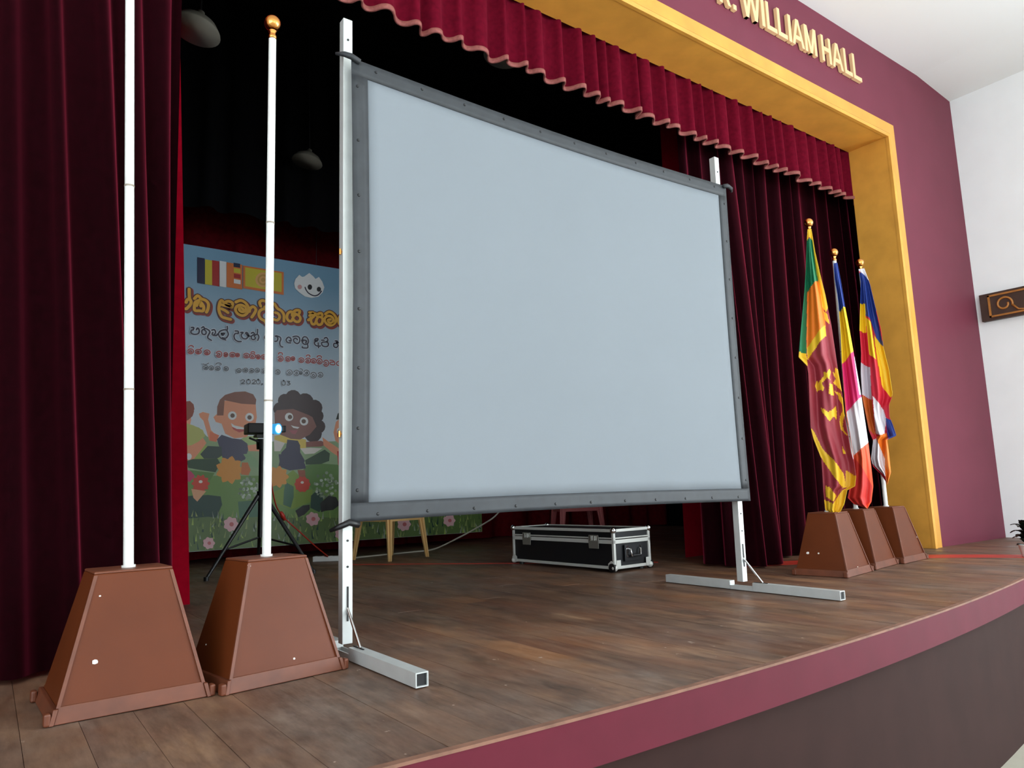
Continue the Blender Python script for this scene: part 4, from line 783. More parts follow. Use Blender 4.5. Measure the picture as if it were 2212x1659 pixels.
("line3",(2.897,2.097,2.894,2.088,2.885,2.083,2.877,2.085,2.872,2.093,2.874,2.102,2.881,2.108,2.891,2.107)),
("line3",(2.933,2.093,2.943,2.109,2.958,2.117,2.975,2.115,2.987,2.104,2.992,2.086,2.988,2.068,2.975,2.054,2.959,2.05,2.943,2.056,2.933,2.07)),
("line3",(2.973,2.081,2.97,2.071,2.961,2.066,2.952,2.069,2.948,2.077,2.95,2.088,2.957,2.094,2.966,2.093)),
("line3",(2.736,2.141,2.74,2.151,2.749,2.158,2.761,2.16,2.772,2.157,2.778,2.149,2.777,2.139)),
("line3",(2.858,2.143,2.862,2.153,2.873,2.16,2.888,2.162,2.901,2.159,2.908,2.151,2.908,2.142)),
("line3",(2.432,2.14,2.435,2.15,2.445,2.157,2.457,2.159,2.469,2.156,2.475,2.148,2.475,2.138)),
("line3",(3.005,2.121,3.04,2.12,3.062,2.1,3.058,2.074,3.014,2.075,3.01,2.096,3.049,2.104)),
("line3",(3.138,2.124,3.107,2.117,3.085,2.098,3.093,2.073,3.138,2.072,3.142,2.098,3.111,2.096)),
("line4",(1.685,1.946,1.692,1.956,1.703,1.961,1.715,1.96,1.724,1.952,1.727,1.942,1.724,1.93,1.716,1.922,1.704,1.919,1.693,1.922,1.686,1.931)),
("line4",(1.714,1.938,1.712,1.933,1.707,1.929,1.701,1.931,1.697,1.936,1.699,1.942,1.704,1.946,1.71,1.945)),
("line4",(1.738,1.946,1.744,1.956,1.755,1.961,1.767,1.96,1.776,1.953,1.78,1.942,1.777,1.93,1.768,1.922,1.756,1.919,1.745,1.922,1.738,1.931)),
("line4",(1.767,1.938,1.765,1.933,1.759,1.929,1.753,1.931,1.75,1.936,1.751,1.942,1.756,1.946,1.762,1.945)),
("line4",(1.799,1.946,1.806,1.956,1.817,1.962,1.829,1.961,1.838,1.953,1.842,1.942,1.839,1.931,1.83,1.922,1.818,1.919,1.807,1.923,1.799,1.932)),
("line4",(1.829,1.939,1.826,1.933,1.821,1.93,1.815,1.931,1.811,1.937,1.812,1.943,1.818,1.947,1.824,1.946)),
("line4",(1.88,1.949,1.886,1.959,1.898,1.964,1.91,1.963,1.919,1.956,1.923,1.944,1.92,1.933,1.911,1.924,1.899,1.921,1.887,1.925,1.88,1.934)),
("line4",(1.909,1.941,1.907,1.935,1.901,1.932,1.895,1.933,1.892,1.939,1.893,1.945,1.898,1.949,1.905,1.948)),
("line4",(2.006,1.938,2.013,1.948,2.025,1.954,2.037,1.953,2.047,1.945,2.05,1.934,2.047,1.922,2.038,1.914,2.026,1.911,2.014,1.914,2.007,1.924)),
("line4",(2.037,1.931,2.034,1.925,2.029,1.922,2.022,1.923,2.019,1.928,2.02,1.935,2.026,1.939,2.032,1.938)),
("line4",(2.074,1.947,2.081,1.957,2.093,1.963,2.105,1.962,2.115,1.954,2.119,1.943,2.115,1.931,2.106,1.922,2.094,1.92,2.082,1.923,2.074,1.932)),
("line4",(2.105,1.94,2.103,1.934,2.097,1.931,2.09,1.932,2.087,1.937,2.088,1.944,2.094,1.948,2.1,1.947)),
("line4",(2.135,1.948,2.142,1.958,2.154,1.963,2.167,1.962,2.176,1.955,2.18,1.943,2.177,1.932,2.167,1.923,2.155,1.92,2.143,1.924,2.135,1.933)),
("line4",(2.166,1.94,2.164,1.934,2.158,1.931,2.151,1.932,2.148,1.938,2.149,1.944,2.155,1.948,2.161,1.948)),
("line4",(2.193,1.956,2.2,1.966,2.212,1.972,2.225,1.971,2.234,1.963,2.238,1.952,2.235,1.94,2.225,1.931,2.213,1.928,2.201,1.932,2.193,1.941)),
("line4",(2.224,1.948,2.222,1.942,2.216,1.939,2.209,1.941,2.206,1.946,2.207,1.952,2.213,1.956,2.219,1.956)),
("line4",(2.263,1.953,2.27,1.963,2.282,1.969,2.295,1.968,2.305,1.96,2.309,1.949,2.305,1.937,2.296,1.928,2.283,1.925,2.271,1.929,2.263,1.938)),
("line4",(2.295,1.946,2.292,1.939,2.286,1.936,2.279,1.938,2.276,1.943,2.277,1.949,2.283,1.953,2.29,1.953)),
("line4",(1.8,1.98,1.804,1.988,1.814,1.995,1.828,1.998,1.841,1.996,1.85,1.99,1.851,1.981)),
("line4",(1.678,1.976,1.703,1.971,1.731,1.988)),
("line4",(2.406,1.952,2.414,1.963,2.426,1.969,2.439,1.968,2.449,1.96,2.453,1.947,2.449,1.934,2.44,1.924,2.427,1.921,2.414,1.925,2.406,1.935)),
("line4",(2.438,1.943,2.436,1.937,2.43,1.933,2.423,1.935,2.419,1.941,2.421,1.948,2.426,1.952,2.433,1.952)),
("line4",(2.527,1.958,2.536,1.971,2.551,1.978,2.566,1.977,2.578,1.967,2.583,1.952,2.579,1.937,2.567,1.925,2.552,1.921,2.537,1.926,2.527,1.938)),
("line4",(2.566,1.948,2.563,1.94,2.555,1.936,2.547,1.938,2.543,1.945,2.545,1.953,2.551,1.958,2.56,1.958)),
("line4",(2.605,1.959,2.614,1.973,2.629,1.98,2.645,1.978,2.657,1.969,2.661,1.953,2.657,1.938,2.645,1.926,2.63,1.923,2.615,1.927,2.605,1.94)),
("line4",(2.644,1.949,2.641,1.941,2.633,1.937,2.625,1.939,2.621,1.946,2.623,1.954,2.63,1.96,2.638,1.959)),
("line4",(2.662,1.959,2.667,1.967,2.676,1.971,2.685,1.97,2.692,1.964,2.694,1.956,2.692,1.947,2.685,1.94,2.676,1.938,2.668,1.941,2.662,1.948)),
("line4",(2.684,1.953,2.683,1.949,2.678,1.946,2.674,1.948,2.671,1.952,2.672,1.956,2.676,1.959,2.681,1.959)),
("line4",(2.711,1.968,2.721,1.982,2.737,1.99,2.754,1.988,2.767,1.978,2.772,1.961,2.767,1.944,2.755,1.932,2.738,1.928,2.721,1.933,2.711,1.946)),
("line4",(2.753,1.957,2.75,1.948,2.742,1.944,2.733,1.946,2.728,1.953,2.73,1.962,2.738,1.968,2.747,1.967)),
("line4",(2.789,1.948,2.799,1.963,2.815,1.97,2.833,1.969,2.846,1.958,2.851,1.942,2.846,1.925,2.833,1.912,2.816,1.908,2.8,1.913,2.789,1.927)),
("line4",(2.832,1.937,2.828,1.928,2.82,1.924,2.811,1.926,2.806,1.934,2.808,1.943,2.816,1.948,2.825,1.948)),
("line4",(2.872,1.957,2.88,1.969,2.895,1.976,2.91,1.975,2.921,1.965,2.926,1.951,2.922,1.936,2.91,1.925,2.895,1.922,2.881,1.926,2.872,1.938)),
("line4",(2.909,1.947,2.906,1.94,2.899,1.936,2.891,1.937,2.887,1.944,2.889,1.952,2.895,1.957,2.903,1.956)),
("line4",(2.669,2,2.69,1.997,2.698,1.981)),
("line4",(2.053,1.831,2.07,1.841,2.086,1.833,2.082,1.82,2.054,1.796,2.087,1.798)),
("line4",(2.126,1.844,2.143,1.837,2.144,1.811,2.127,1.801,2.11,1.809,2.11,1.835,2.126,1.844)),
("line4",(2.163,1.838,2.18,1.848,2.197,1.84,2.193,1.827,2.164,1.803,2.198,1.805)),
("line4",(2.226,1.851,2.244,1.843,2.244,1.817,2.227,1.807,2.21,1.815,2.21,1.841,2.226,1.851)),
("line4",(2.266,1.808,2.269,1.806)),
("line4",(2.493,1.856,2.51,1.848,2.511,1.82,2.493,1.809,2.475,1.817,2.475,1.845,2.493,1.856)),
("line4",(2.527,1.853,2.559,1.855,2.546,1.838,2.564,1.828,2.546,1.812,2.528,1.816))]
FLAGS={"lanka":{"p":[4.68,2.79],"left":[[0.014,2.392],[0.002,2.306],[-0.027,2.063],[-0.043,1.95],[-0.071,1.782],[-0.1,1.615],[-0.122,1.476],[-0.074,1.412],[-0.07,1.359],[-0.079,1.152],[-0.087,0.987],[-0.075,0.905],[-0.037,0.768],[-0.039,0.674],[-0.044,0.541],[-0.042,0.422],[-0.008,0.393]],"right":[[0.039,2.388],[0.048,2.226],[0.068,2.049],[0.088,1.903],[0.107,1.689],[0.115,1.507],[0.12,1.382],[0.132,1.203],[0.132,1.068],[0.143,0.919],[0.15,0.799],[0.162,0.732],[0.165,0.64],[0.153,0.575],[0.103,0.55],[0.077,0.459],[0.048,0.408],[-0.006,0.393]],"regs":[["flag_green",[[-0.012,2.316],[0.047,2.325],[0.053,2.08],[0.05,2.017],[-0.028,1.945],[-0.071,1.506],[-0.136,1.47],[-0.108,1.644],[-0.072,1.839],[-0.04,2.065]]],["flag_orange",[[-0.028,1.944],[0.059,2.025],[0.069,1.906],[0.072,1.686],[-0.068,1.534]]],["flag_gold",[[0.002,2.409],[0.047,2.401],[0.058,2.195],[0.079,1.99],[0.098,1.81],[0.081,1.784],[0.061,1.822],[0.057,1.95],[0.045,2.081],[0.039,2.307],[0.022,2.332],[-0.007,2.305]]],["flag_gold",[[-0.132,1.515],[-0.071,1.504],[-0.069,1.407],[-0.138,1.442]]],["flag_gold",[[-0.065,1.54],[0.068,1.694],[0.069,1.617],[-0.067,1.459]]],["flag_gold",[[-0.098,1.002],[-0.063,0.945],[-0.025,0.835],[0.042,0.751],[0.094,0.656],[0.101,0.566],[0.08,0.562],[0.022,0.659],[-0.042,0.782],[-0.09,0.879]]],["flag_gold_shaded",[[0.107,0.684],[0.165,0.64],[0.173,0.594],[0.109,0.544],[0.095,0.577]]],["flag_gold",[[-0.049,0.491],[0.01,0.465],[0.073,0.549],[0.111,0.566],[0.082,0.446],[0.047,0.395],[-0.009,0.383],[-0.05,0.409]]],["flag_gold",[[-0.027,0.583],[0.001,0.569],[0.035,0.513],[0.011,0.477],[-0.031,0.512]]],["flag_gold",[[-0.034,1.275],[-0.017,1.311],[-0.008,1.292],[0.029,1.33],[0.028,1.36],[0.048,1.35],[0.067,1.377],[0.076,1.355],[0.062,1.319],[0.067,1.296],[0.048,1.313],[0.011,1.283],[0.023,1.248],[0.017,1.227],[-0.006,1.239],[-0.024,1.229]]],["flag_gold",[[0.083,1.362],[0.099,1.346],[0.106,1.39],[0.124,1.366],[0.13,1.32],[0.132,1.268],[0.134,1.216],[0.116,1.24],[0.095,1.271],[0.079,1.28],[0.102,1.308]]],["flag_gold",[[0.059,1.278],[0.078,1.266],[0.078,1.191],[0.047,1.201]]],["flag_gold",[[0.081,1.228],[0.12,1.21],[0.138,1.149],[0.141,1.076],[0.127,1.033],[0.116,0.982],[0.126,0.945],[0.146,0.908],[0.133,0.916],[0.104,0.961],[0.098,1.005],[0.106,1.049],[0.125,1.084],[0.126,1.128],[0.109,1.166],[0.105,1.196]]],["flag_gold",[[-0.011,1.113],[0.009,1.104],[0.031,1.08],[0.063,1.096],[0.086,1.124],[0.088,1.08],[0.08,1.029],[0.065,1.048],[0.036,1.017],[0.021,1.04],[0.009,1.063],[-0.003,1.079]]],["flag_gold",[[0.098,0.852],[0.109,0.823],[0.12,0.793],[0.102,0.789]]],["flag_gold",[[0.065,1.793],[0.088,1.769],[0.098,1.69],[0.072,1.722]]]]},"buddhist_a":{"p":[5.19,2.895],"left":[[0.005,2.257],[0.003,2.133],[0.01,2.008],[0.011,1.916],[0.006,1.703],[-0.007,1.479],[-0.011,1.285],[-0.014,1.108],[-0.001,0.961],[0.006,0.815],[0.008,0.772],[-0.008,0.672],[-0.057,0.488],[-0.022,0.444],[0.028,0.422],[0.063,0.41]],"right":[[0.032,2.253],[0.043,2.111],[0.053,1.925],[0.069,1.726],[0.08,1.559],[0.097,1.305],[0.102,1.216],[0.11,1.026],[0.116,0.882],[0.119,0.71],[0.119,0.568],[0.096,0.456],[0.066,0.41]],"regs":[["flag_blue",[[-0.018,2.277],[0.05,2.265],[0.059,1.92],[0.004,1.868],[-0.014,2.012]]],["flag_yellow",[[0.006,1.871],[0.059,1.92],[0.081,1.567],[-0.008,1.471]]],["flag_pink",[[-0.008,1.471],[0.081,1.569],[0.11,1.233],[-0.009,1.115]]],["flag_white",[[-0.009,1.115],[0.11,1.233],[0.131,0.898],[0.01,0.794]]],["flag_white",[[0.08,1.529],[0.099,1.542],[0.104,1.246],[0.087,1.232]]],["flag_red2",[[0.004,0.794],[0.055,0.712],[0.112,0.568],[0.089,0.456],[0.026,0.401],[-0.072,0.474],[-0.027,0.673]]]],"base":"flag_orangered"},"buddhist_b":{"p":[5.645,2.915],"left":[[-0.019,2.283],[-0.012,2.192],[-0.032,2.016],[-0.057,1.794],[-0.064,1.603],[-0.082,1.446],[-0.089,1.258],[-0.065,0.992],[-0.044,0.914],[-0.071,0.777],[-0.063,0.716],[-0.014,0.653],[0.009,0.607],[0.019,0.577]],"right":[[0.022,2.292],[0.051,2.149],[0.069,1.969],[0.093,1.774],[0.096,1.631],[0.117,1.457],[0.124,1.27],[0.117,1.24],[0.091,1.181],[0.086,1.089],[0.103,1.026],[0.119,0.942],[0.054,0.915],[0.056,0.817],[0.055,0.666],[0.022,0.574]],"regs":[["flag_blue",[[-0.017,2.258],[0.028,2.283],[0.056,2.132],[0.099,1.623],[0.058,1.707],[0.025,1.871],[-0.007,1.912],[-0.04,2.009]]],["flag_white",[[-0.029,2.29],[0.019,2.309],[0.056,2.156],[0.023,2.232]]],["flag_yellow",[[-0.047,2.013],[0.002,2.003],[-0.011,1.768],[-0.067,1.792]]],["flag_yellow",[[-0.003,1.891],[0.027,1.847],[0.037,1.541],[-0.008,1.593]]],["flag_yellow",[[0.039,1.749],[0.1,1.631],[0.141,1.284],[0.11,1.237],[0.058,1.335],[0.044,1.556]]],["flag_white_shaded",[[-0.084,1.538],[-0.011,1.489],[-0.024,1.233],[-0.1,1.29]]],["flag_white",[[-0.014,1.264],[0.05,1.153],[0.064,1.075],[0.033,0.936],[-0.021,0.97]]],["flag_orange_shaded",[[-0.1,1.284],[-0.022,1.227],[-0.024,0.955],[-0.067,1.0]]],["flag_orange",[[-0.017,0.943],[0.054,0.969],[0.066,0.786],[0.061,0.666],[0.021,0.565],[0.008,0.743]]],["flag_white",[[-0.058,0.914],[-0.022,0.931],[0.024,0.773],[0.014,0.637],[-0.08,0.755]]],["flag_blue",[[0.06,1.083],[0.093,1.065],[0.134,0.933],[0.059,0.907]]]],"base":"flag_red"}}

# ---------------------------------------------------------------- helpers
rnd = random.Random(11)

def lin(c):
    return tuple(((v / 255.0) / 12.92 if v / 255.0 <= 0.04045 else ((v / 255.0 + 0.055) / 1.055) ** 2.4) for v in c)

MATS = {}
def mat(name, rgb, rough=0.6, metal=0.0, noise=0.0, nscale=8.0, bump=0.0, bscale=60.0, spec=0.5, emit=None, estr=0.0, sheen=0.0, stretch=None, tint=None):
    if name in MATS:
        return MATS[name]
    m = bpy.data.materials.new(name); m.use_nodes = True
    nt = m.node_tree; b = nt.nodes['Principled BSDF']
    c = lin(rgb)
    b.inputs['Base Color'].default_value = (*c, 1)
    b.inputs['Roughness'].default_value = rough
    b.inputs['Metallic'].default_value = metal
    b.inputs['Specular IOR Level'].default_value = spec
    if sheen:
        b.inputs['Sheen Weight'].default_value = sheen
        b.inputs['Sheen Roughness'].default_value = 0.35
        b.inputs['Sheen Tint'].default_value = (*(tint or [min(1, x * 6 + .05) for x in c]), 1)
    if emit:
        b.inputs['Emission Color'].default_value = (*lin(emit), 1)
        b.inputs['Emission Strength'].default_value = estr
    tc = None
    if noise or bump:
        tc = nt.nodes.new('ShaderNodeTexCoord')
        src = tc.outputs['Object']
        if stretch:
            mp = nt.nodes.new('ShaderNodeMapping'); mp.inputs['Scale'].default_value = stretch
            nt.links.new(src, mp.inputs['Vector']); src = mp.outputs['Vector']
    if noise:
        n = nt.nodes.new('ShaderNodeTexNoise'); n.inputs['Scale'].default_value = nscale; n.inputs['Detail'].default_value = 3
        nt.links.new(src, n.inputs['Vector'])
        r = nt.nodes.new('ShaderNodeValToRGB')
        r.color_ramp.elements[0].position = 0.3; r.color_ramp.elements[1].position = 0.72
        r.color_ramp.elements[0].color = (*[x * (1 - noise) for x in c], 1)
        r.color_ramp.elements[1].color = (*[min(1, x * (1 + noise)) for x in c], 1)
        nt.links.new(n.outputs['Fac'], r.inputs['Fac']); nt.links.new(r.outputs['Color'], b.inputs['Base Color'])
    if bump:
        n2 = nt.nodes.new('ShaderNodeTexNoise'); n2.inputs['Scale'].default_value = bscale; n2.inputs['Detail'].default_value = 4
        nt.links.new(src, n2.inputs['Vector'])
        bp = nt.nodes.new('ShaderNodeBump'); bp.inputs['Strength'].default_value = bump; bp.inputs['Distance'].default_value = 0.01
        nt.links.new(n2.outputs['Fac'], bp.inputs['Height']); nt.links.new(bp.outputs['Normal'], b.inputs['Normal'])
    MATS[name] = m
    return m

class MB:
    """collects geometry for one mesh"""
    def __init__(s): s.v = []; s.f = []; s.m = []
    def add(s, vs, fs, mi=0):
        o = len(s.v); s.v += [tuple(map(float, p)) for p in vs]
        s.f += [tuple(i + o for i in f) for f in fs]; s.m += [mi] * len(fs)
    def box(s, c, d, rot=None, mi=0):
        x, y, z = d[0] / 2, d[1] / 2, d[2] / 2
        vs = [Vector((sx * x, sy * y, sz * z)) for sz in (-1, 1) for sy in (-1, 1) for sx in (-1, 1)]
        if rot is not None: vs = [rot @ p for p in vs]
        vs = [p + Vector(c) for p in vs]
        s.add(vs, [(0, 2, 3, 1), (4, 5, 7, 6), (0, 1, 5, 4), (2, 6, 7, 3), (0, 4, 6, 2), (1, 3, 7, 5)], mi)
    def box2(s, a, b, mi=0):
        s.box([(a[i] + b[i]) / 2 for i in range(3)], [abs(b[i] - a[i]) for i in range(3)], mi=mi)
    def hexa(s, bot, top, mi=0):
        s.add(list(bot) + list(top), [(3, 2, 1, 0), (4, 5, 6, 7), (0, 1, 5, 4), (1, 2, 6, 5), (2, 3, 7, 6), (3, 0, 4, 7)], mi)
    def cyl(s, p0, p1, r0, r1=None, n=14, mi=0):
        r1 = r0 if r1 is None else r1
        p0, p1 = Vector(p0), Vector(p1); d = (p1 - p0).normalized()
        a = d.orthogonal().normalized(); b = d.cross(a)
        vs = []
        for p, r in ((p0, r0), (p1, r1)):
            vs += [p + (a * math.cos(2 * math.pi * i / n) + b * math.sin(2 * math.pi * i / n)) * r for i in range(n)]
        fs = [(i, (i + 1) % n, n + (i + 1) % n, n + i) for i in range(n)] + [tuple(range(n))[::-1], tuple(range(n, 2 * n))]
        s.add(vs, fs, mi)
    def tube(s, pts, r, n=8, mi=0):
        pts = [Vector(p) for p in pts]; vs = []; k = len(pts)
        up = Vector((0, 0, 1)); rr = r if hasattr(r, '__len__') else [r] * k
        d0 = (pts[1] - pts[0]).normalized(); a = d0.orthogonal().normalized()
        for i, p in enumerate(pts):
            d = (pts[min(i + 1, k - 1)] - pts[max(i - 1, 0)]).normalized()
            a = (a - d * a.dot(d)); a = a.normalized() if a.length > 1e-6 else d.orthogonal().normalized()
            b = d.cross(a)
            vs += [p + (a * math.cos(2 * math.pi * j / n) + b * math.sin(2 * math.pi * j / n)) * rr[i] for j in range(n)]
        fs = []
        for i in range(k - 1):
            for j in range(n):
                fs.append((i * n + j, i * n + (j + 1) % n, (i + 1) * n + (j + 1) % n, (i + 1) * n + j))
        fs += [tuple(range(n))[::-1], tuple(range((k - 1) * n, k * n))]
        s.add(vs, fs, mi)
    def lathe(s, prof, o=(0, 0, 0), n=24, mi=0, M=None):
        vs = []
        for r, z in prof:
            for i in range(n):
                p = Vector((r * math.cos(2 * math.pi * i / n), r * math.sin(2 * math.pi * i / n), z))
                if M is not None: p = M @ p
                vs.append(p + Vector(o))
        fs = [(k * n + i, k * n + (i + 1) % n, (k + 1) * n + (i + 1) % n, (k + 1) * n + i) for k in range(len(prof) - 1) for i in range(n)]
        if prof[0][0] > 1e-5: fs.append(tuple(range(n))[::-1])
        if prof[-1][0] > 1e-5: fs.append(tuple(range((len(prof) - 1) * n, len(prof) * n)))
        s.add(vs, fs, mi)
    def prism(s, poly, f3, depth, mi=0):
        """poly: 2-D outline; f3(u,v,w) -> 3-D; extruded w 0..depth"""
        n = len(poly)
        vs = [f3(u, v, 0) for u, v in poly] + [f3(u, v, depth) for u, v in poly]
        s.add(vs, [tuple(range(n)), tuple(range(n, 2 * n))[::-1]] + [(i, n + i, n + (i + 1) % n, (i + 1) % n) for i in range(n)], mi)
    def build(s, name, m, parent=None, smooth=False, loc=None, bevel=0, solid=0, angle=None):
        me = bpy.data.meshes.new(name)
        me.from_pydata(s.v, [], s.f)
        ms = m if isinstance(m, (list, tuple)) else [m]
        for q in ms: me.materials.append(q)
        if len(ms) > 1: me.polygons.foreach_set('material_index', s.m)
        bm = bmesh.new(); bm.from_mesh(me); bmesh.ops.recalc_face_normals(bm, faces=bm.faces); bm.to_mesh(me); bm.free()
        if smooth: me.polygons.foreach_set('use_smooth', [True] * len(me.polygons))
        me.update()
        o = bpy.data.objects.new(name, me); COL.objects.link(o)
        if parent is not None: o.parent = parent
        if loc is not None: o.location = loc
        if bevel:
            b = o.modifiers.new('bevel', 'BEVEL'); b.width = bevel; b.segments = 2; b.limit_method = 'ANGLE'
        if solid:
            b = o.modifiers.new('thickness', 'SOLIDIFY'); b.thickness = solid; b.offset = 0
        if smooth and angle:
            b = o.modifiers.new('edges', 'EDGE_SPLIT'); b.split_angle = math.radians(angle)
        return o

def empty(name, loc=(0, 0, 0), rz=0.0):
    o = bpy.data.objects.new(name, None); COL.objects.link(o)
    o.location = loc; o.rotation_euler = (0, 0, rz); o.empty_display_size = 0.1
    return o
def tag(o, label, cat, group=None, kind=None):
    o['label'] = label; o['category'] = cat
    if group: o['group'] = group
    if kind: o['kind'] = kind
    return o
def struct(o, label=None, cat=None):
    o['kind'] = 'structure'
    if label: o['label'] = label
    if cat: o['category'] = cat
    return o
def bez(pts, sub=3, closed=False):
    """Catmull-Rom smoothing of a 2-D/3-D polyline"""
    P = [np.array(p, float) for p in pts]
    if len(P) < 3: return P
    out = []
    for i in range(len(P) - 1):
        p0 = P[max(i - 1, 0)]; p1 = P[i]; p2 = P[i + 1]; p3 = P[min(i + 2, len(P) - 1)]
        for k in range(sub):
            t = k / sub
            out.append(0.5 * ((2 * p1) + (-p0 + p2) * t + (2 * p0 - 5 * p1 + 4 * p2 - p3) * t * t + (-p0 + 3 * p1 - 3 * p2 + p3) * t ** 3))
    out.append(P[-1]); return out

# ---------------------------------------------------------------- materials
M_maroon = mat('maroon_wall_paint', (116, 53, 69), 0.6, noise=0.05, nscale=2.5, spec=0.2)
M_white = mat('white_wall_paint', (246, 248, 248), 0.75, noise=0.02, nscale=3)
M_ceil = mat('white_ceiling_paint', (248, 250, 250), 0.8)
M_gold = mat('gold_frame_paint', (228, 164, 70), 0.36, metal=0.1, noise=0.10, nscale=5, stretch=(1, 1, 1))
M_velval = mat('lit_maroon_velvet', (98, 12, 32), 0.9, noise=0.2, nscale=30, sheen=0.5, spec=0.03, tint=(0.55, 0.06, 0.13))  # brighter copy of the maroon velvet, for the stronger light on the valance
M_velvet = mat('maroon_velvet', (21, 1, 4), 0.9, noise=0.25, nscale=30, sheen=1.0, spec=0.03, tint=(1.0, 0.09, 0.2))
M_velvet2 = mat('crimson_velvet', (156, 6, 32), 0.9, noise=0.12, nscale=20, spec=0.05)
M_trim = mat('salmon_fringe', (150, 84, 78), 0.8, noise=0.2, nscale=60)
M_blackcloth = mat('black_drape', (6, 6, 8), 0.95, spec=0.1)
M_blackwall = mat('black_stage_paint', (16, 15, 16), 0.9, spec=0.1)
M_fascia = mat('maroon_fascia_paint', (90, 25, 40), 0.65, noise=0.08, nscale=6, spec=0.2)
M_front = mat('dark_brown_stage_front', (50, 31, 28), 0.8, noise=0.10, nscale=5, spec=0.15)
M_nosing = mat('worn_edge_wood', (126, 88, 70), 0.7, noise=0.25, nscale=14)
M_halloor = mat('hall_floor_tile', (178, 172, 156), 0.5, noise=0.10, nscale=4)
M_alu = mat('aluminium', (205, 208, 206), 0.42, metal=0.35, noise=0.05, nscale=14)
M_pole = mat('white_pole_paint', (226, 226, 222), 0.4, noise=0.06, nscale=25)
M_brass = mat('polished_brass', (226, 158, 84), 0.16, metal=1.0)
M_brown = mat('brown_gloss_paint', (96, 45, 19), 0.42, spec=0.22, noise=0.09, nscale=5)
M_brown2 = mat('brown_edge_paint', (104, 54, 32), 0.5, noise=0.18, nscale=14)
M_chip = mat('bare_paint_chip', (232, 226, 218), 0.7)
M_screen = mat('projection_fabric', (128, 134, 140), 0.75, spec=0.2, noise=0.015, nscale=1.5)
M_border = mat('grey_border_fabric', (46, 49, 53), 0.6, noise=0.14, nscale=18)
M_black = mat('black_plastic', (18, 18, 20), 0.45)
M_lam = mat('black_laminate', (12, 13, 18), 0.5)
M_chrome = mat('chrome', (225, 225, 225), 0.15, metal=1.0)
M_edge = mat('aluminium_edging', (214, 214, 208), 0.45, metal=0.25)
M_beige = mat('beige_plastic', (214, 172, 112), 0.45)
M_pinkpl = mat('red_plastic', (168, 84, 84), 0.45)
M_carve = mat('dark_stained_wood', (66, 46, 36), 0.5, noise=0.2, nscale=10)
M_carve2 = mat('gilded_carving', (168, 108, 48), 0.45, noise=0.15, nscale=16)
M_letter = mat('gilt_letter', (240, 200, 150), 0.4)
M_red = mat('red_floor_strip', (205, 62, 46), 0.5, noise=0.1, nscale=10)
M_frame = mat('window_frame_paint', (220, 220, 215), 0.5)
M_glass = mat('daylit_window_pane', (220, 235, 245), 0.3, emit=(225, 240, 255), estr=3.0)
M_glass.cycles.emission_sampling = 'NONE'   # the area lights in the openings carry this light

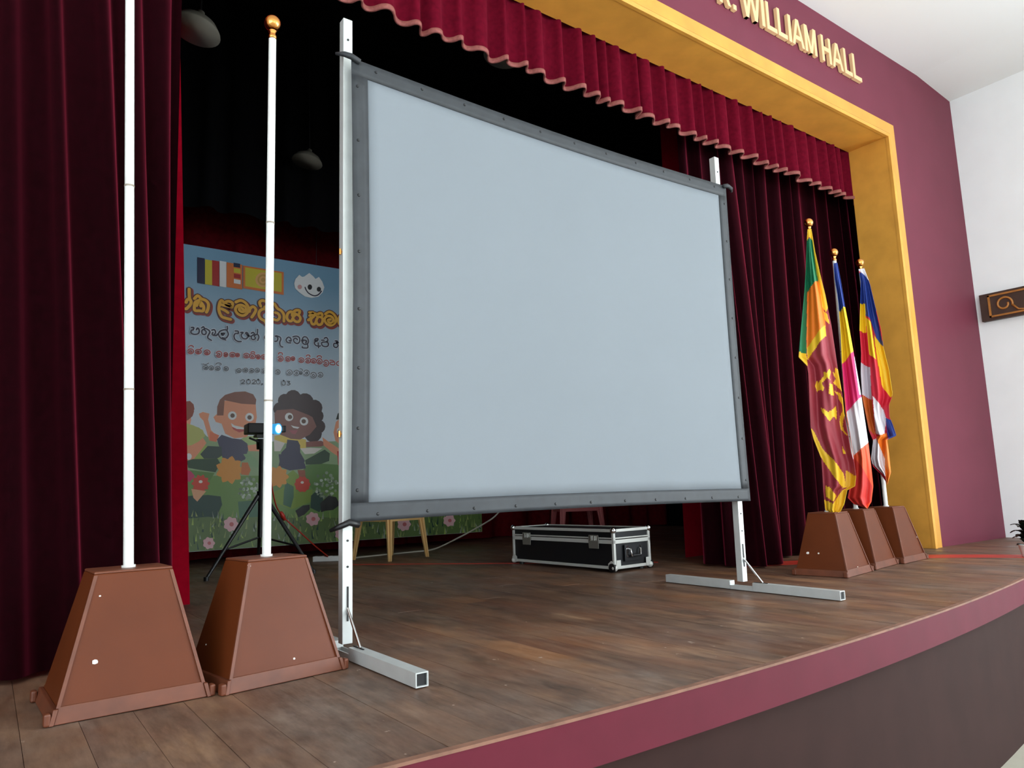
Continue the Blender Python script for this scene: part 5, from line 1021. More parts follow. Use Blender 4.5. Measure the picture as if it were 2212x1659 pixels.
def floor_material():
    m = bpy.data.materials.new('worn_stage_boards'); m.use_nodes = True
    nt = m.node_tree; L = nt.links.new; b = nt.nodes['Principled BSDF']
    geo = nt.nodes.new('ShaderNodeNewGeometry'); oi = nt.nodes.new('ShaderNodeObjectInfo')
    def N(scale, sc, detail=3, rough=0.6):
        mp = nt.nodes.new('ShaderNodeMapping'); mp.inputs['Scale'].default_value = sc
        L(geo.outputs['Position'], mp.inputs['Vector'])
        n = nt.nodes.new('ShaderNodeTexNoise'); n.inputs['Scale'].default_value = scale; n.inputs['Detail'].default_value = detail; n.inputs['Roughness'].default_value = rough
        L(mp.outputs['Vector'], n.inputs['Vector']); return n.outputs['Fac']
    def ramp(src, stops):
        r = nt.nodes.new('ShaderNodeValToRGB'); e = r.color_ramp.elements
        e[0].position, e[0].color = stops[0][0], (*lin(stops[0][1]), 1)
        e[1].position, e[1].color = stops[-1][0], (*lin(stops[-1][1]), 1)
        for p, c in stops[1:-1]:
            q = e.new(p); q.color = (*lin(c), 1)
        L(src, r.inputs['Fac']); return r.outputs['Color']
    def mix(a, c, fac, mode='MIX'):
        x = nt.nodes.new('ShaderNodeMix'); x.data_type = 'RGBA'; x.blend_type = mode
        L(a, x.inputs[6]); L(c, x.inputs[7])
        if isinstance(fac, float): x.inputs[0].default_value = fac
        else: L(fac, x.inputs[0])
        return x.outputs[2]
    def mask(src, lo, hi):
        r = nt.nodes.new('ShaderNodeMapRange'); r.inputs[1].default_value = lo; r.inputs[2].default_value = hi; r.clamp = True
        L(src, r.inputs[0]); return r.outputs[0]
    base = ramp(N(2.0, (3.0, 0.35, 1)), [(0.3, (74, 38, 24)), (0.5, (114, 64, 42)), (0.7, (152, 98, 62))])
    board = ramp(oi.outputs['Random'], [(0.0, (70, 42, 30)), (0.5, (106, 68, 48)), (1.0, (162, 116, 78))])
    col = mix(base, board, 0.58)
    dust = ramp(N(9.0, (1, 0.5, 1), 4, .7), [(0.35, (70, 58, 52)), (0.7, (126, 112, 102))])
    sx = nt.nodes.new('ShaderNodeSeparateXYZ'); L(geo.outputs['Position'], sx.inputs[0])
    wear = nt.nodes.new('ShaderNodeMapRange'); wear.inputs[1].default_value = 2.9; wear.inputs[2].default_value = 1.7; L(sx.outputs['Y'], wear.inputs[0])
    wx = nt.nodes.new('ShaderNodeMapRange'); wx.inputs[1].default_value = 2.2; wx.inputs[2].default_value = 0.6; L(sx.outputs['X'], wx.inputs[0])
    mu = nt.nodes.new('ShaderNodeMath'); mu.operation = 'MULTIPLY'; L(wear.outputs[0], mu.inputs[0]); L(wx.outputs[0], mu.inputs[1])
    ad = nt.nodes.new('ShaderNodeMath'); ad.operation = 'MULTIPLY_ADD'; L(mu.outputs[0], ad.inputs[0]); ad.inputs[1].default_value = 0.22; L(N(1.3, (1, 0.8, 1), 4), ad.inputs[2])
    col = mix(col, dust, mask(ad.outputs[0], 0.44, 0.70))
    stain = ramp(N(5.0, (1.4, 0.45, 1), 4, .65), [(0.30, (40, 28, 22)), (0.52, (104, 76, 60)), (0.72, (150, 116, 88))])
    col = mix(col, stain, mask(N(2.6, (1.2, 0.6, 1), 5), 0.40, 0.62))
    scr = ramp(N(30.0, (1, 0.15, 1), 4, .75), [(0.3, (60, 42, 34)), (0.7, (176, 148, 126))])
    col = mix(col, scr, 0.22)
    spots = mask(N(22.0, (1, 0.6, 1), 3), 0.70, 0.76)
    pale = ramp(N(3, (1, 1, 1)), [(0.3, (178, 152, 132)), (0.7, (200, 180, 164))])
    col = mix(col, pale, spots)
    L(col, b.inputs['Base Color']); b.inputs['Specular IOR Level'].default_value = 0.35
    rr = nt.nodes.new('ShaderNodeMapRange'); rr.inputs[1].default_value = 0.3; rr.inputs[2].default_value = 0.7; rr.inputs[3].default_value = 0.34; rr.inputs[4].default_value = 0.62
    L(N(4.0, (1, 0.4, 1)), rr.inputs[0]); L(rr.outputs[0], b.inputs['Roughness'])
    bp = nt.nodes.new('ShaderNodeBump'); bp.inputs['Strength'].default_value = 0.25; bp.inputs['Distance'].default_value = 0.004
    L(N(26.0, (1, 0.12, 1), 2), bp.inputs['Height']); L(bp.outputs['Normal'], b.inputs['Normal'])
    return m
M_floor = floor_material()

# ---------------------------------------------------------------- the hall
def wall_box(name, a, b, m, label=None):
    q = MB(); q.box2(a, b); o = q.build(name, m); struct(o); 
    return o
wall_box('floor', (WALL_L, WALL_B, HALL_Z - 0.1), (WALL_R, 3.3, HALL_Z), M_halloor)
wall_box('wall_right', (WALL_R, WALL_B, HALL_Z), (WALL_R + 0.2, PROS_Y, CEIL_Z + 0.1), M_white)
wall_box('wall_left', (WALL_L - 0.2, WALL_B, HALL_Z), (WALL_L, PROS_Y, CEIL_Z + 0.1), M_white)
wall_box('wall_rear', (WALL_L, WALL_B - 0.2, HALL_Z), (WALL_R, WALL_B, CEIL_Z + 0.1), M_white)
# ceiling: flat field, and a sloping side panel that drops to the right-hand wall
q = MB(); q.box2((WALL_L, WALL_B, CEIL_Z), (7.62, PROS_Y, CEIL_Z + 0.12)); struct(q.build('ceiling', M_ceil))
q = MB(); q.hexa([(7.62, WALL_B, CEIL_Z), (WALL_R, WALL_B, 4.71), (WALL_R, PROS_Y, 4.71), (7.62, PROS_Y, CEIL_Z)],
                 [(7.62, WALL_B, CEIL_Z + .12), (WALL_R, WALL_B, CEIL_Z + .12), (WALL_R, PROS_Y, CEIL_Z + .12), (7.62, PROS_Y, CEIL_Z + .12)])
struct(q.build('ceiling_side', M_ceil))

# proscenium wall with its opening
OPX0, OPX1, OPZ = -3.45, 6.78, 3.86
q = MB()
q.box2((OPX1, PROS_Y, -0.02), (WALL_R + .2, PROS_Y + 0.3, CEIL_Z + .1))
q.box2((WALL_L - .2, PROS_Y, -0.02), (OPX0, PROS_Y + 0.3, CEIL_Z + .1))
q.box2((OPX0, PROS_Y, OPZ), (OPX1, PROS_Y + 0.3, CEIL_Z + .1))
struct(q.build('wall_proscenium', M_maroon))
# gilded frame round the opening: flat casing, raised bead, deep reveal
fr = empty('trim_proscenium'); struct(fr)
def frame_sweep(name, prof):
    """prof: (outset from opening edge, y) outline swept up the right jamb, along the head, down the left jamb"""
    q = MB(); n = len(prof); rings = []
    for k in range(4):
        ring = []
        for o, y in prof:
            if k == 0: ring.append((OPX1 + o, y, 0.0))
            elif k == 1: ring.append((OPX1 + o, y, OPZ + o))
            elif k == 2: ring.append((OPX0 - o, y, OPZ + o))
            else: ring.append((OPX0 - o, y, 0.0))
        rings += ring
    fs = [(k * n + i, k * n + (i + 1) % n, (k + 1) * n + (i + 1) % n, (k + 1) * n + i) for k in range(3) for i in range(n)]
    fs += [tuple(range(n)), tuple(range(3 * n, 4 * n))]
    q.add(rings, fs); return q.build(name, M_gold, fr)
frame_sweep('casing', [(0.0, PROS_Y - .022), (0.150, PROS_Y - .022), (0.150, PROS_Y + .01), (0.0, PROS_Y + .01)])
frame_sweep('bead', [(-0.012, PROS_Y - .040), (0.014, PROS_Y - .046), (0.030, PROS_Y - .036), (0.034, PROS_Y - .018), (-0.012, PROS_Y - .012)])
frame_sweep('reveal_lining', [(-0.008, PROS_Y - .02), (0.004, PROS_Y - .02), (0.004, PROS_Y + .36), (-0.008, PROS_Y + .36)])

# gilt letters on the maroon wall
LZ0, LZ1 = 4.283, 4.533
LH = LZ1 - LZ0
sign = empty('hall_sign', (4.4, PROS_Y, LZ0))
tag(sign, 'raised gilt letters reading WILLIAM HALL on the maroon wall', 'sign')
def seg(p, r, w):
    (x0, y0), (x1, y1) = p, r
    dx = w / 2
    return [(x0 - dx, y0), (x0 + dx, y0), (x1 + dx, y1), (x1 - dx, y1)]
def letter(ch, x0, x1):
    w = 0.036; W = x1 - x0; polys = []
    if ch == 'I': polys = [[(0, 0), (W, 0), (W, 1), (0, 1)]]
    elif ch == 'L': polys = [[(0, 0), (W, 0), (W, .16), (w, .16), (w, 1), (0, 1)]]
    elif ch == 'H': polys = [[(0, 0), (w, 0), (w, 1), (0, 1)], [(W - w, 0), (W, 0), (W, 1), (W - w, 1)], [(w, .42), (W - w, .42), (W - w, .58), (w, .58)]]
    elif ch == 'A': polys = [[(0, 0), (w, 0), (W / 2 + w * .35, 1), (W / 2 - w * .55, 1)], [(W - w, 0), (W, 0), (W / 2 + w * .55, 1), (W / 2 - w * .35, 1)], [(W * .22, .22), (W * .78, .22), (W * .72, .38), (W * .28, .38)]]
    elif ch == 'M': polys = [[(0, 0), (w, 0), (w, 1), (0, 1)], [(W - w, 0), (W, 0), (W, 1), (W - w, 1)], [(W / 2 - w * .45, 0), (W / 2 + w * .45, 0), (w * 1.2, 1), (w * .1, 1)], [(W / 2 - w * .45, 0), (W / 2 + w * .45, 0), (W - w * .1, 1), (W - w * 1.2, 1)]]
    elif ch == 'W':
        c = [0, W * .27, W * .5, W * .73, W]
        for a, b, up in ((0, 1, 0), (1, 2, 1), (2, 3, 0), (3, 4, 1)):
            ax, bx = c[a], c[b]
            za, zb = (0, 1) if up else (1, 0)
            ax = min(max(ax, w / 2), W - w / 2); bx = min(max(bx, w / 2), W - w / 2)
            polys.append([(ax - w / 2, za), (ax + w / 2, za), (bx + w / 2, zb), (bx - w / 2, zb)])
    elif ch == 'R': polys = [[(0, 0), (w, 0), (w, 1), (0, 1)], [(w, .84), (W * .8, .84), (W, .74), (W, .98 - .06), (W * .85, 1), (w, 1)], [(W - w, .55), (W, .55), (W, .88), (W - w, .88)], [(w, .42), (W * .85, .42), (W, .54), (W - w, .6), (w, .58)], [(W - w * .9, 0), (W + w * .15, 0), (W * .62, .45), (W * .36, .45)]]
    elif ch == '.': polys = [[(0, 0), (W, 0), (W, .17), (0, .17)]]
    q = MB()
    for i, p in enumerate(polys):
        q.prism([(u, v * LH) for u, v in p], lambda u, v, k, i=i: (x0 - 4.4 + u, -0.004 - k - i * .0006, v), 0.03)
    o = q.build('letter', M_letter, sign)
    return o
for ch, a, b in [('R', 4.335, 4.465), ('.', 4.50, 4.54), ('W', 4.615, 4.855), ('I', 4.872, 4.912), ('L', 4.938, 5.075), ('L', 5.092, 5.222), ('I', 5.243, 5.283), ('A', 5.293, 5.468), ('M', 5.482, 5.660),
                 ('H', 5.742, 5.890), ('A', 5.905, 6.080), ('L', 6.105, 6.235), ('L', 6.255, 6.395)]:
    letter(ch, a, b)

# carved wooden frieze along the right-hand wall
cf = empty('carved_frieze', (WALL_R - .002, 3.10, 2.20)); tag(cf, 'dark wooden wall frieze with gilded scroll carving beside the proscenium', 'frieze')
q = MB(); q.box2((-0.06, -3.2, 0), (0, -0.02, 0.285)); q.build('board', M_carve, cf, bevel=.004)
for nm, z0 in (('lower_moulding', 0.028), ('upper_moulding', 0.243)):
    q = MB(); q.box2((-0.072, -3.15, z0), (-0.056, -0.10, z0 + 0.018)); q.build(nm, M_carve2, cf)
q = MB(); q.box2((-0.072, -0.118, 0.028), (-0.056, -0.10, 0.26)); q.build('end_moulding', M_carve2, cf)
for k in range(9):
    yc = -0.24 - k * 0.30; flip = 1 if k % 2 == 0 else -1
    q = MB(); pts = []
    for i in range(26):
        a = i / 25 * 4.4 * math.pi / 2 - .4; r = 0.078 * (1 - .55 * i / 25)
        pts.append((-0.064, yc - r * math.cos(a), 0.145 + flip * r * math.sin(a)))
    q.tube(pts, 0.011, 6)
    q.tube([(-0.064, yc - .07, 0.145 - flip * .02), (-0.064, yc - .12, 0.145 - flip * .08), (-0.064, yc - .20, 0.145 - flip * .095), (-0.064, yc - .27, 0.145 - flip * .03)], [.012, .010, .010, .006], 6)
    q.build('scroll', M_carve2, cf, smooth=True)

# hall windows (behind and beside the photographer)
wn = 0
for side, x in (('left', WALL_L), ('right', WALL_R)):
    for y in WIN_Y:
        wn += 1; s = 1 if side == 'left' else -1
        w = empty('window_%d' % wn, (x, y, WIN_Z)); struct(w)
        q = MB()
        for dy in (-WIN_W / 2, -WIN_W / 6, WIN_W / 6, WIN_W / 2): q.box((s * .03, dy, 0), (.06, .07, WIN_H + .07))
        for dz in (-WIN_H / 2, 0.3, WIN_H / 2): q.box((s * .03, 0, dz), (.055, WIN_W + .07, .07))
        q.build('frame', M_frame, w)
        q = MB(); q.box((s * .012, 0, 0), (.01, WIN_W, WIN_H)); q.build('pane', M_glass, w)
d = empty('door_1', (1.7, WALL_B, 0)); struct(d)
q = MB()
for dx in (-2.5, -1.25, 0, 1.25, 2.5): q.box((dx, .03, 0.9), (.09, .06, 2.9))
for dz in (-.5, 2.3): q.box((0, .03, dz), (5.1, .055, .09))
q.build('frame', M_frame, d)
q = MB(); q.box((0, .012, 0.9), (5.0, .01, 2.8)); q.build('pane', M_glass, d)

# ---------------------------------------------------------------- the stage
def edge_y(x): return 1.595 + 0.0228 * (x - 1.7) ** 2
XS = [WALL_L + i * (WALL_R - WALL_L) / 60 for i in range(61)]
def apron_strip(name, m, off0, off1, z0, z1):
    """a curved bar that follows the bowed stage front"""
    q = MB(); vs = []
    for x in XS:
        y = edge_y(x)
        vs += [(x, y + off0, z0), (x, y + off1, z0), (x, y + off1, z1), (x, y + off0, z1)]
    fs = [(i * 4 + j, i * 4 + (j + 1) % 4, (i + 1) * 4 + (j + 1) % 4, (i + 1) * 4 + j) for i in range(len(XS) - 1) for j in range(4)]
    fs += [(0, 1, 2, 3), (len(vs) - 4, len(vs) - 3, len(vs) - 2, len(vs) - 1)]
    q.add(vs, fs); o = q.build(name, m); struct(o); return o
apron_strip('trim_stage_fascia', M_fascia, -0.012, 0.05, -0.138, -0.004)
apron_strip('trim_stage_nosing', M_nosing, -0.014, 0.010, -0.007, 0.0012)
apron_strip('wall_stage_front', M_front, 0.03, 0.15, HALL_Z, -0.10)
# slab and boards
q = MB(); q.box2((WALL_L - .35, 3.0, -0.12), (WALL_R + 1.0, 8.75, -0.026))
vs = []
for x in XS: vs += [(x, edge_y(x) + .06, -.12), (x, 2.95, -.12), (x, 2.95, -.026), (x, edge_y(x) + .06, -.026)]
q.add(vs, [(i * 4 + j, i * 4 + (j + 1) % 4, (i + 1) * 4 + (j + 1) % 4, (i + 1) * 4 + j) for i in range(len(XS) - 1) for j in range(4)] + [(0, 1, 2, 3), (len(vs) - 4, len(vs) - 3, len(vs) - 2, len(vs) - 1)])
sf = struct(q.build('stage_floor', mat('dark_gap', (30, 22, 18), 0.9)))
BW = 0.14
i = 0
x = 0.39 - 40 * BW
frnd = random.Random(3)
while x < WALL_R + 0.4:
    x0, x1 = x + 0.0007, x + BW - 0.0007
    if x1 > WALL_L and x0 < WALL_R + .4:
        y0a, y0b = edge_y(min(max(x0, WALL_L), WALL_R)) + .012, edge_y(min(max(x1, WALL_L), WALL_R)) + .012
        if x0 > WALL_R - .02: y0a = y0b = PROS_Y + .02
        cuts = [None, frnd.uniform(3.4, 4.6), frnd.uniform(5.6, 7.0), 8.55]
        for k in range(3):
            a0, a1 = (y0a, y0b) if k == 0 else (cuts[k] + .0012, cuts[k] + .0012)
            e = cuts[k + 1] - .0012; dz = frnd.uniform(-.0012, 0.0)
            q = MB(); q.hexa([(x0, a0, -.026), (x1, a1, -.026), (x1, e, -.026), (x0, e, -.026)], [(x0, a0, dz), (x1, a1, dz), (x1, e, dz), (x0, e, dz)])
            q.build('floorboard', M_floor, sf)
    x += BW

# stage house (dark shell behind the proscenium)
wall_box('wall_stage_back', (WALL_L - .3, 8.6, -.1), (WALL_R + .9, 8.7, 5.8), M_blackwall)
wall_box('wall_stage_left', (WALL_L - .3, PROS_Y + .3, -.1), (WALL_L - .2, 8.6, 5.8), M_blackwall)
wall_box('wall_stage_right', (WALL_R + .8, PROS_Y + .3, -.1), (WALL_R + .9, 8.6, 5.8), M_blackwall)
wall_box('ceiling_stage', (WALL_L - .3, PROS_Y + .3, 5.8), (WALL_R + .9, 8.7, 5.9), M_blackwall)
wall_box('wall_stage_upper', (WALL_L - .3, PROS_Y + .3, CEIL_Z), (WALL_R + .9, PROS_Y + .35, 5.8), M_blackwall)

# ---------------------------------------------------------------- curtains
def path_eval(path, n):
    P = np.array(path, float); d = np.r_[0, np.cumsum(np.linalg.norm(np.diff(P, axis=0), axis=1))]
    t = np.linspace(0, d[-1], n); return np.c_[np.interp(t, d, P[:, 0]), np.interp(t, d, P[:, 1])], d[-1]
def drape(name, top, bot, zfun, z1, wl, amp, m, parent=None, rows=16, seed=1, out=0.0, zband=None, spc=10, flat=None, solid=0.0, ampbot=1.3):
    r = random.Random(seed)
    B, L = path_eval(bez(bot, 6), 4); K = max(2, int(L / wl))
    ws = [r.uniform(.55, 1.5) for _ in range(K)]; tot = sum(ws); am = [amp * r.uniform(.55, 1.25) for _ in range(K)]
    n = K * spc + 1
    T, _ = path_eval(bez(top, 6), n); B, L = path_eval(bez(bot, 6), n)
    offs = []; edges = np.r_[0, np.cumsum(ws)] / tot
    for i in range(n):
        u = i / (n - 1); k = min(int(np.searchsorted(edges, u, 'right')) - 1, K - 1)
        f = (u - edges[k]) / (edges[k + 1] - edges[k]); s = math.sin(math.pi * f)
        offs.append((1 if k % 2 else -1) * am[k] * math.copysign(abs(s) ** .8, s))
    if flat:
        for i in range(n):
            u = i / (n - 1); g = min(1, max(0, (u - flat[0]) / (flat[1] - flat[0]))); offs[i] *= g
    q = MB(); vs = []
    for j in range(rows + 1):
        g = j / rows
        for i in range(n):
            u = i / (n - 1); zb = zfun(u) if callable(zfun) else zfun
            za, zt = (zb, z1) if zband is None else (zb + zband[0], zb + zband[1])
            z = zt + (za - zt) * g
            h = (z1 - z) / max(1e-6, (z1 - zb)); h = min(max(h, 0), 1.02)
            p = T[i] + (B[i] - T[i]) * h
            tn = (T[min(i + 1, n - 1)] - T[max(i - 1, 0)]) * (1 - h) + (B[min(i + 1, n - 1)] - B[max(i - 1, 0)]) * h
            tn /= np.linalg.norm(tn); nr = np.array([-tn[1], tn[0]])
            sway = 0.25 * math.sin(3 * g + i * .11)
            o = offs[i] * (0.75 + (ampbot - .75) * h) * (1 + .12 * sway)
            p = p + nr * (o + out)
            vs.append((p[0], p[1], z))
    fs = [(j * n + i, j * n + i + 1, (j + 1) * n + i + 1, (j + 1) * n + i) for j in range(rows) for i in range(n - 1)]
    q.add(vs, fs)
    return q.build(name, m, parent, smooth=True, solid=solid)

# valance across the head of the opening, with a salmon fringe along the hem
val = empty('stage_valance', (0, 0, 0)); tag(val, 'gathered maroon velvet valance with salmon hem across the stage opening', 'valance')
VT = [(-3.9, 3.52), (7.2, 3.52)]
vz = lambda u: 3.435 - 0.07 * u + .008 * math.sin(u * 140)
drape('velvet', VT, VT, vz, 4.25, 0.078, 0.034, M_velval, val, rows=10, seed=5, spc=9)
drape('hem_fringe', VT, VT, vz, 4.25, 0.078, 0.034, M_trim, val, rows=2, seed=5, spc=9, out=-0.006, zband=(-.010, .020), solid=.012)

fc = drape('stage_curtain', [(0.655, 3.76), (-3.9, 3.78)], [(0.70, 3.72), (0.61, 3.42), (0.38, 3.25), (0.05, 3.19), (-0.4, 3.27), (-1.0, 3.45), (-3.9, 3.62)], 0.02, 4.3, 0.095, 0.034, M_velvet, rows=18, seed=8, ampbot=1.1)
tag(fc, 'gathered maroon velvet stage curtain at the left, behind the bare flagpoles', 'curtain', 'front stage curtains')
fc = drape('stage_curtain', [(4.52, 3.76), (7.5, 3.78)], [(4.53, 3.80), (4.53, 3.52), (4.66, 3.35), (4.86, 3.36), (5.15, 3.60), (5.7, 3.68), (7.5, 3.72)], 0.015, 4.3, 0.11, 0.045, M_velvet, rows=18, seed=9, ampbot=1.1)
tag(fc, 'gathered maroon velvet stage curtain behind the three draped flags', 'curtain', 'front stage curtains')
lg = drape('leg_curtain', [(0.815, 4.80), (-3.9, 4.80)], [(1.03, 4.80), (-3.9, 4.80)], 0.0, 4.4, 0.22, 0.05, M_velvet2, rows=14, seed=21, flat=(0.10, 0.2))
tag(lg, 'smooth crimson leg curtain edge showing behind the left stage curtain', 'curtain', 'inner leg curtains')
lg = drape('leg_curtain', [(5.00, 4.36), (8.6, 4.45)], [(4.94, 4.34), (8.6, 4.45)], 0.0, 4.4, 0.22, 0.05, M_velvet2, rows=14, seed=22, flat=(0.06, 0.2))
tag(lg, 'crimson leg curtain edge showing under the screen beside the flight case', 'curtain', 'inner leg curtains')
bc = drape('back_curtain', [(-4.5, 8.25), (9.0, 8.25)], [(-4.5, 8.25), (9.0, 8.25)], 0.01, 5.2, 0.2, 0.05, mat('back_velvet', (92, 8, 18), .9, noise=.2, nscale=20, spec=.1), rows=8, seed=31)
tag(bc, 'dark red gathered curtain hanging behind the printed banner', 'curtain')
bd = drape('border_drape', [(-4.5, 7.1), (9.0, 7.1)], [(-4.5, 7.1), (9.0, 7.1)], 3.42, 5.7, 0.18, 0.04, M_blackcloth, rows=6, seed=33)
tag(bd, 'black border drape hanging across the top of the dark stage', 'drape')

# ---------------------------------------------------------------- projection screen
scr = empty('projection_screen', (1.16, 2.73, 0)); tag(scr, 'blank white projection screen with grey border on aluminium legs', 'projection screen')
SX0, SX1, SZ0, SZ1, SB = -0.005, 2.505, 0.512, 2.474, 0.073
def sag(u, v):   # cloth pulls in a little between the corners
    return -0.026 * math.sin(math.pi * u) * v + 0.010 * math.sin(math.pi * u) * (1 - v)
def cloth_pt(u, v):
    x = SX0 + (SX1 - SX0) * u; z = SZ0 + (SZ1 - SZ0) * v + sag(u, v)
    x += 0.010 * math.sin(math.pi * v) * (1 - 2 * u)
    if v < 0.045: 
        k = math.sin(u * math.pi * 11); y0 = -0.004 * k
    else: y0 = 0
    return (x, -0.032 + 0.006 * math.sin(3.1 * u) * math.sin(3.1 * v) + y0 * 0.6, z)
ub, vb = SB / (SX1 - SX0), SB / (SZ1 - SZ0)
def patch(name, u0, u1, v0, v1, m, nu, nv, off=0.0, solid=.003):
    q = MB(); vs = []
    for j in range(nv + 1):
        for i in range(nu + 1):
            p = cloth_pt(u0 + (u1 - u0) * i / nu, v0 + (v1 - v0) * j / nv); vs.append((p[0], p[1] + off, p[2]))
    q.add(vs, [(j * (nu + 1) + i, j * (nu + 1) + i + 1, (j + 1) * (nu + 1) + i + 1, (j + 1) * (nu + 1) + i) for j in range(nv) for i in range(nu)])
    return q.build(name, m, scr, smooth=True, solid=solid)
patch('screen_fabric', ub * .9, 1 - ub * .9, vb * .9, 1 - vb * .9, M_screen, 40, 30)
patch('bottom_border', 0, 1, 0, vb, M_border, 88, 4, -.003)
patch('top_border', 0, 1, 1 - vb, 1, M_border, 60, 3, -.003)
patch('side_border', 0, ub, vb, 1 - vb, M_border, 3, 40, -.003)
patch('side_border', 1 - ub, 1, vb, 1 - vb, M_border, 3, 40, -.003)
for v, n in ((vb * .35, 11), (1 - vb * .35, 11)):
    for k in range(n):
        p = cloth_pt((k + .5) / n, v); q = MB(); q.lathe([(0, .004), (.005, .003), (.007, 0)], n=10, M=Matrix.Rotation(math.radians(90), 4, 'X'), o=(p[0], p[1] - .005, p[2])); q.build('snap', M_black, scr)
for u in (ub * .35, 1 - ub * .35):
    for k in range(8):
        p = cloth_pt(u, (k + .5) / 8); q = MB(); q.lathe([(0, .004), (.005, .003), (.007, 0)], n=10, M=Matrix.Rotation(math.radians(90), 4, 'X'), o=(p[0], p[1] - .005, p[2])); q.build('snap', M_black, scr)
# frame tubing behind the cloth
q = MB()
for z in (SZ0 + .03, SZ1 - .03): q.box((1.25, 0.0, z), (2.46, .028, .028))
for x in (0.032, 2.468): q.box((x, 0.0, (SZ0 + SZ1) / 2), (.026, .028, SZ1 - SZ0 - .06))
q.build('frame_tube', M_alu, scr, bevel=.003)
def square_tube(q, p0, p1, w, t=.004, n=Vector((0, 0, 1))):
    """hollow square section between two points"""
    p0, p1 = Vector(p0), Vector(p1); d = (p1 - p0).normalized(); a = d.cross(n).normalized(); b = d.cross(a)
    vs = []
    for p in (p0, p1):
        for ww in (w / 2, w / 2 - t):
            vs += [p + a * sx * ww + b * sy * ww for sx, sy in ((-1, -1), (1, -1), (1, 1), (-1, 1))]
    fs = []
    for i in range(4):
        j = (i + 1) % 4
        fs += [(i, j, 8 + j, 8 + i), (4 + i, 12 + i, 12 + j, 4 + j), (i, 4 + i, 4 + j, j), (8 + i, 8 + j, 12 + j, 12 + i)]
    q.add(vs, fs)
for px, lean in ((0.0, -0.004), (2.452, 0.036)):
    post = MB(); square_tube(post, (px, 0.025, 0.05), (px + lean, 0.025, 2.68), .042, n=Vector((0, 1, 0)))
    post.box((px + lean, .025, 2.678), (.042, .042, .004))
    po = post.build('leg_post', M_alu, scr, bevel=.002)
    q = MB(); q.box((px, 0.002, 0.20), (.006, .004, .13)); q.build('slot', M_black, po)
    for hz in (.34, 0.44, 2.58):
        q = MB(); q.cyl((px + lean * hz / 2.7, .0045, hz), (px + lean * hz / 2.7, .001, hz), .0045, n=10); q.build('bolt_hole', M_black, po)
    ft = MB(); square_tube(ft, (px, -0.59, 0.027), (px, -0.06, 0.027), .046); ft.box((px, -.06, .027), (.042, .004, .042)); fo = ft.build('foot_tube', M_alu, scr)
    q = MB(); q.box((px, -.578, .027), (.037, .01, .037)); q.build('tube_mouth_shade', M_black, fo)  # black plate in the tube mouth, standing in for the shade inside
    ft = MB(); square_tube(ft, (px, 0.10, 0.027), (px, 0.60, 0.027), .046); ft.box((px, .10, .027), (.042, .004, .042)); ft.build('foot_tube', M_alu, scr)
    q = MB(); q.box((px - .018, 0.02, 0.014), (.006, .22, .022)); q.box((px + .018, 0.02, 0.014), (.006, .22, .022)); q.box((px, .02, .006), (.036, .22, .006)); q.build('hinge_plate', M_alu, scr)
    q = MB(); q.cyl((px, .006, .185), (px, -.115, .052), .0055, n=10); q.build('brace_rod', M_chrome, scr)
    q = MB(); q.box((px, -.10, .0515), (.006, .09, .003)); q.build('slot', M_black, scr)
for (x, z, sx, ln, tilt) in ((0.0, 2.474, -1, .06, 0.02), (2.50, 2.474, 1, .11, 0.0), (-0.004, 0.512, -1, .07, -.03)):
    q = MB(); q.tube([(x + .03 * -sx, -.045, z - .012), (x + sx * .01, -.045, z), (x + sx * ln * .6, -.03, z + tilt * .5), (x + sx * ln, .0, z + tilt)], [.013, .014, .012, .007], 6)
    q.build('corner_strap', M_black if z < 1 else M_border, scr, smooth=True)
for hz in (0.86, 1.62):
    q = MB(); q.cyl((-.028, .02, hz), (.0, .02, hz), .006, n=8); q.cyl((-.030, .02, hz - .012), (-.030, .02, hz + .012), .006, n=8); q.build('frame_clip', M_brass, scr)

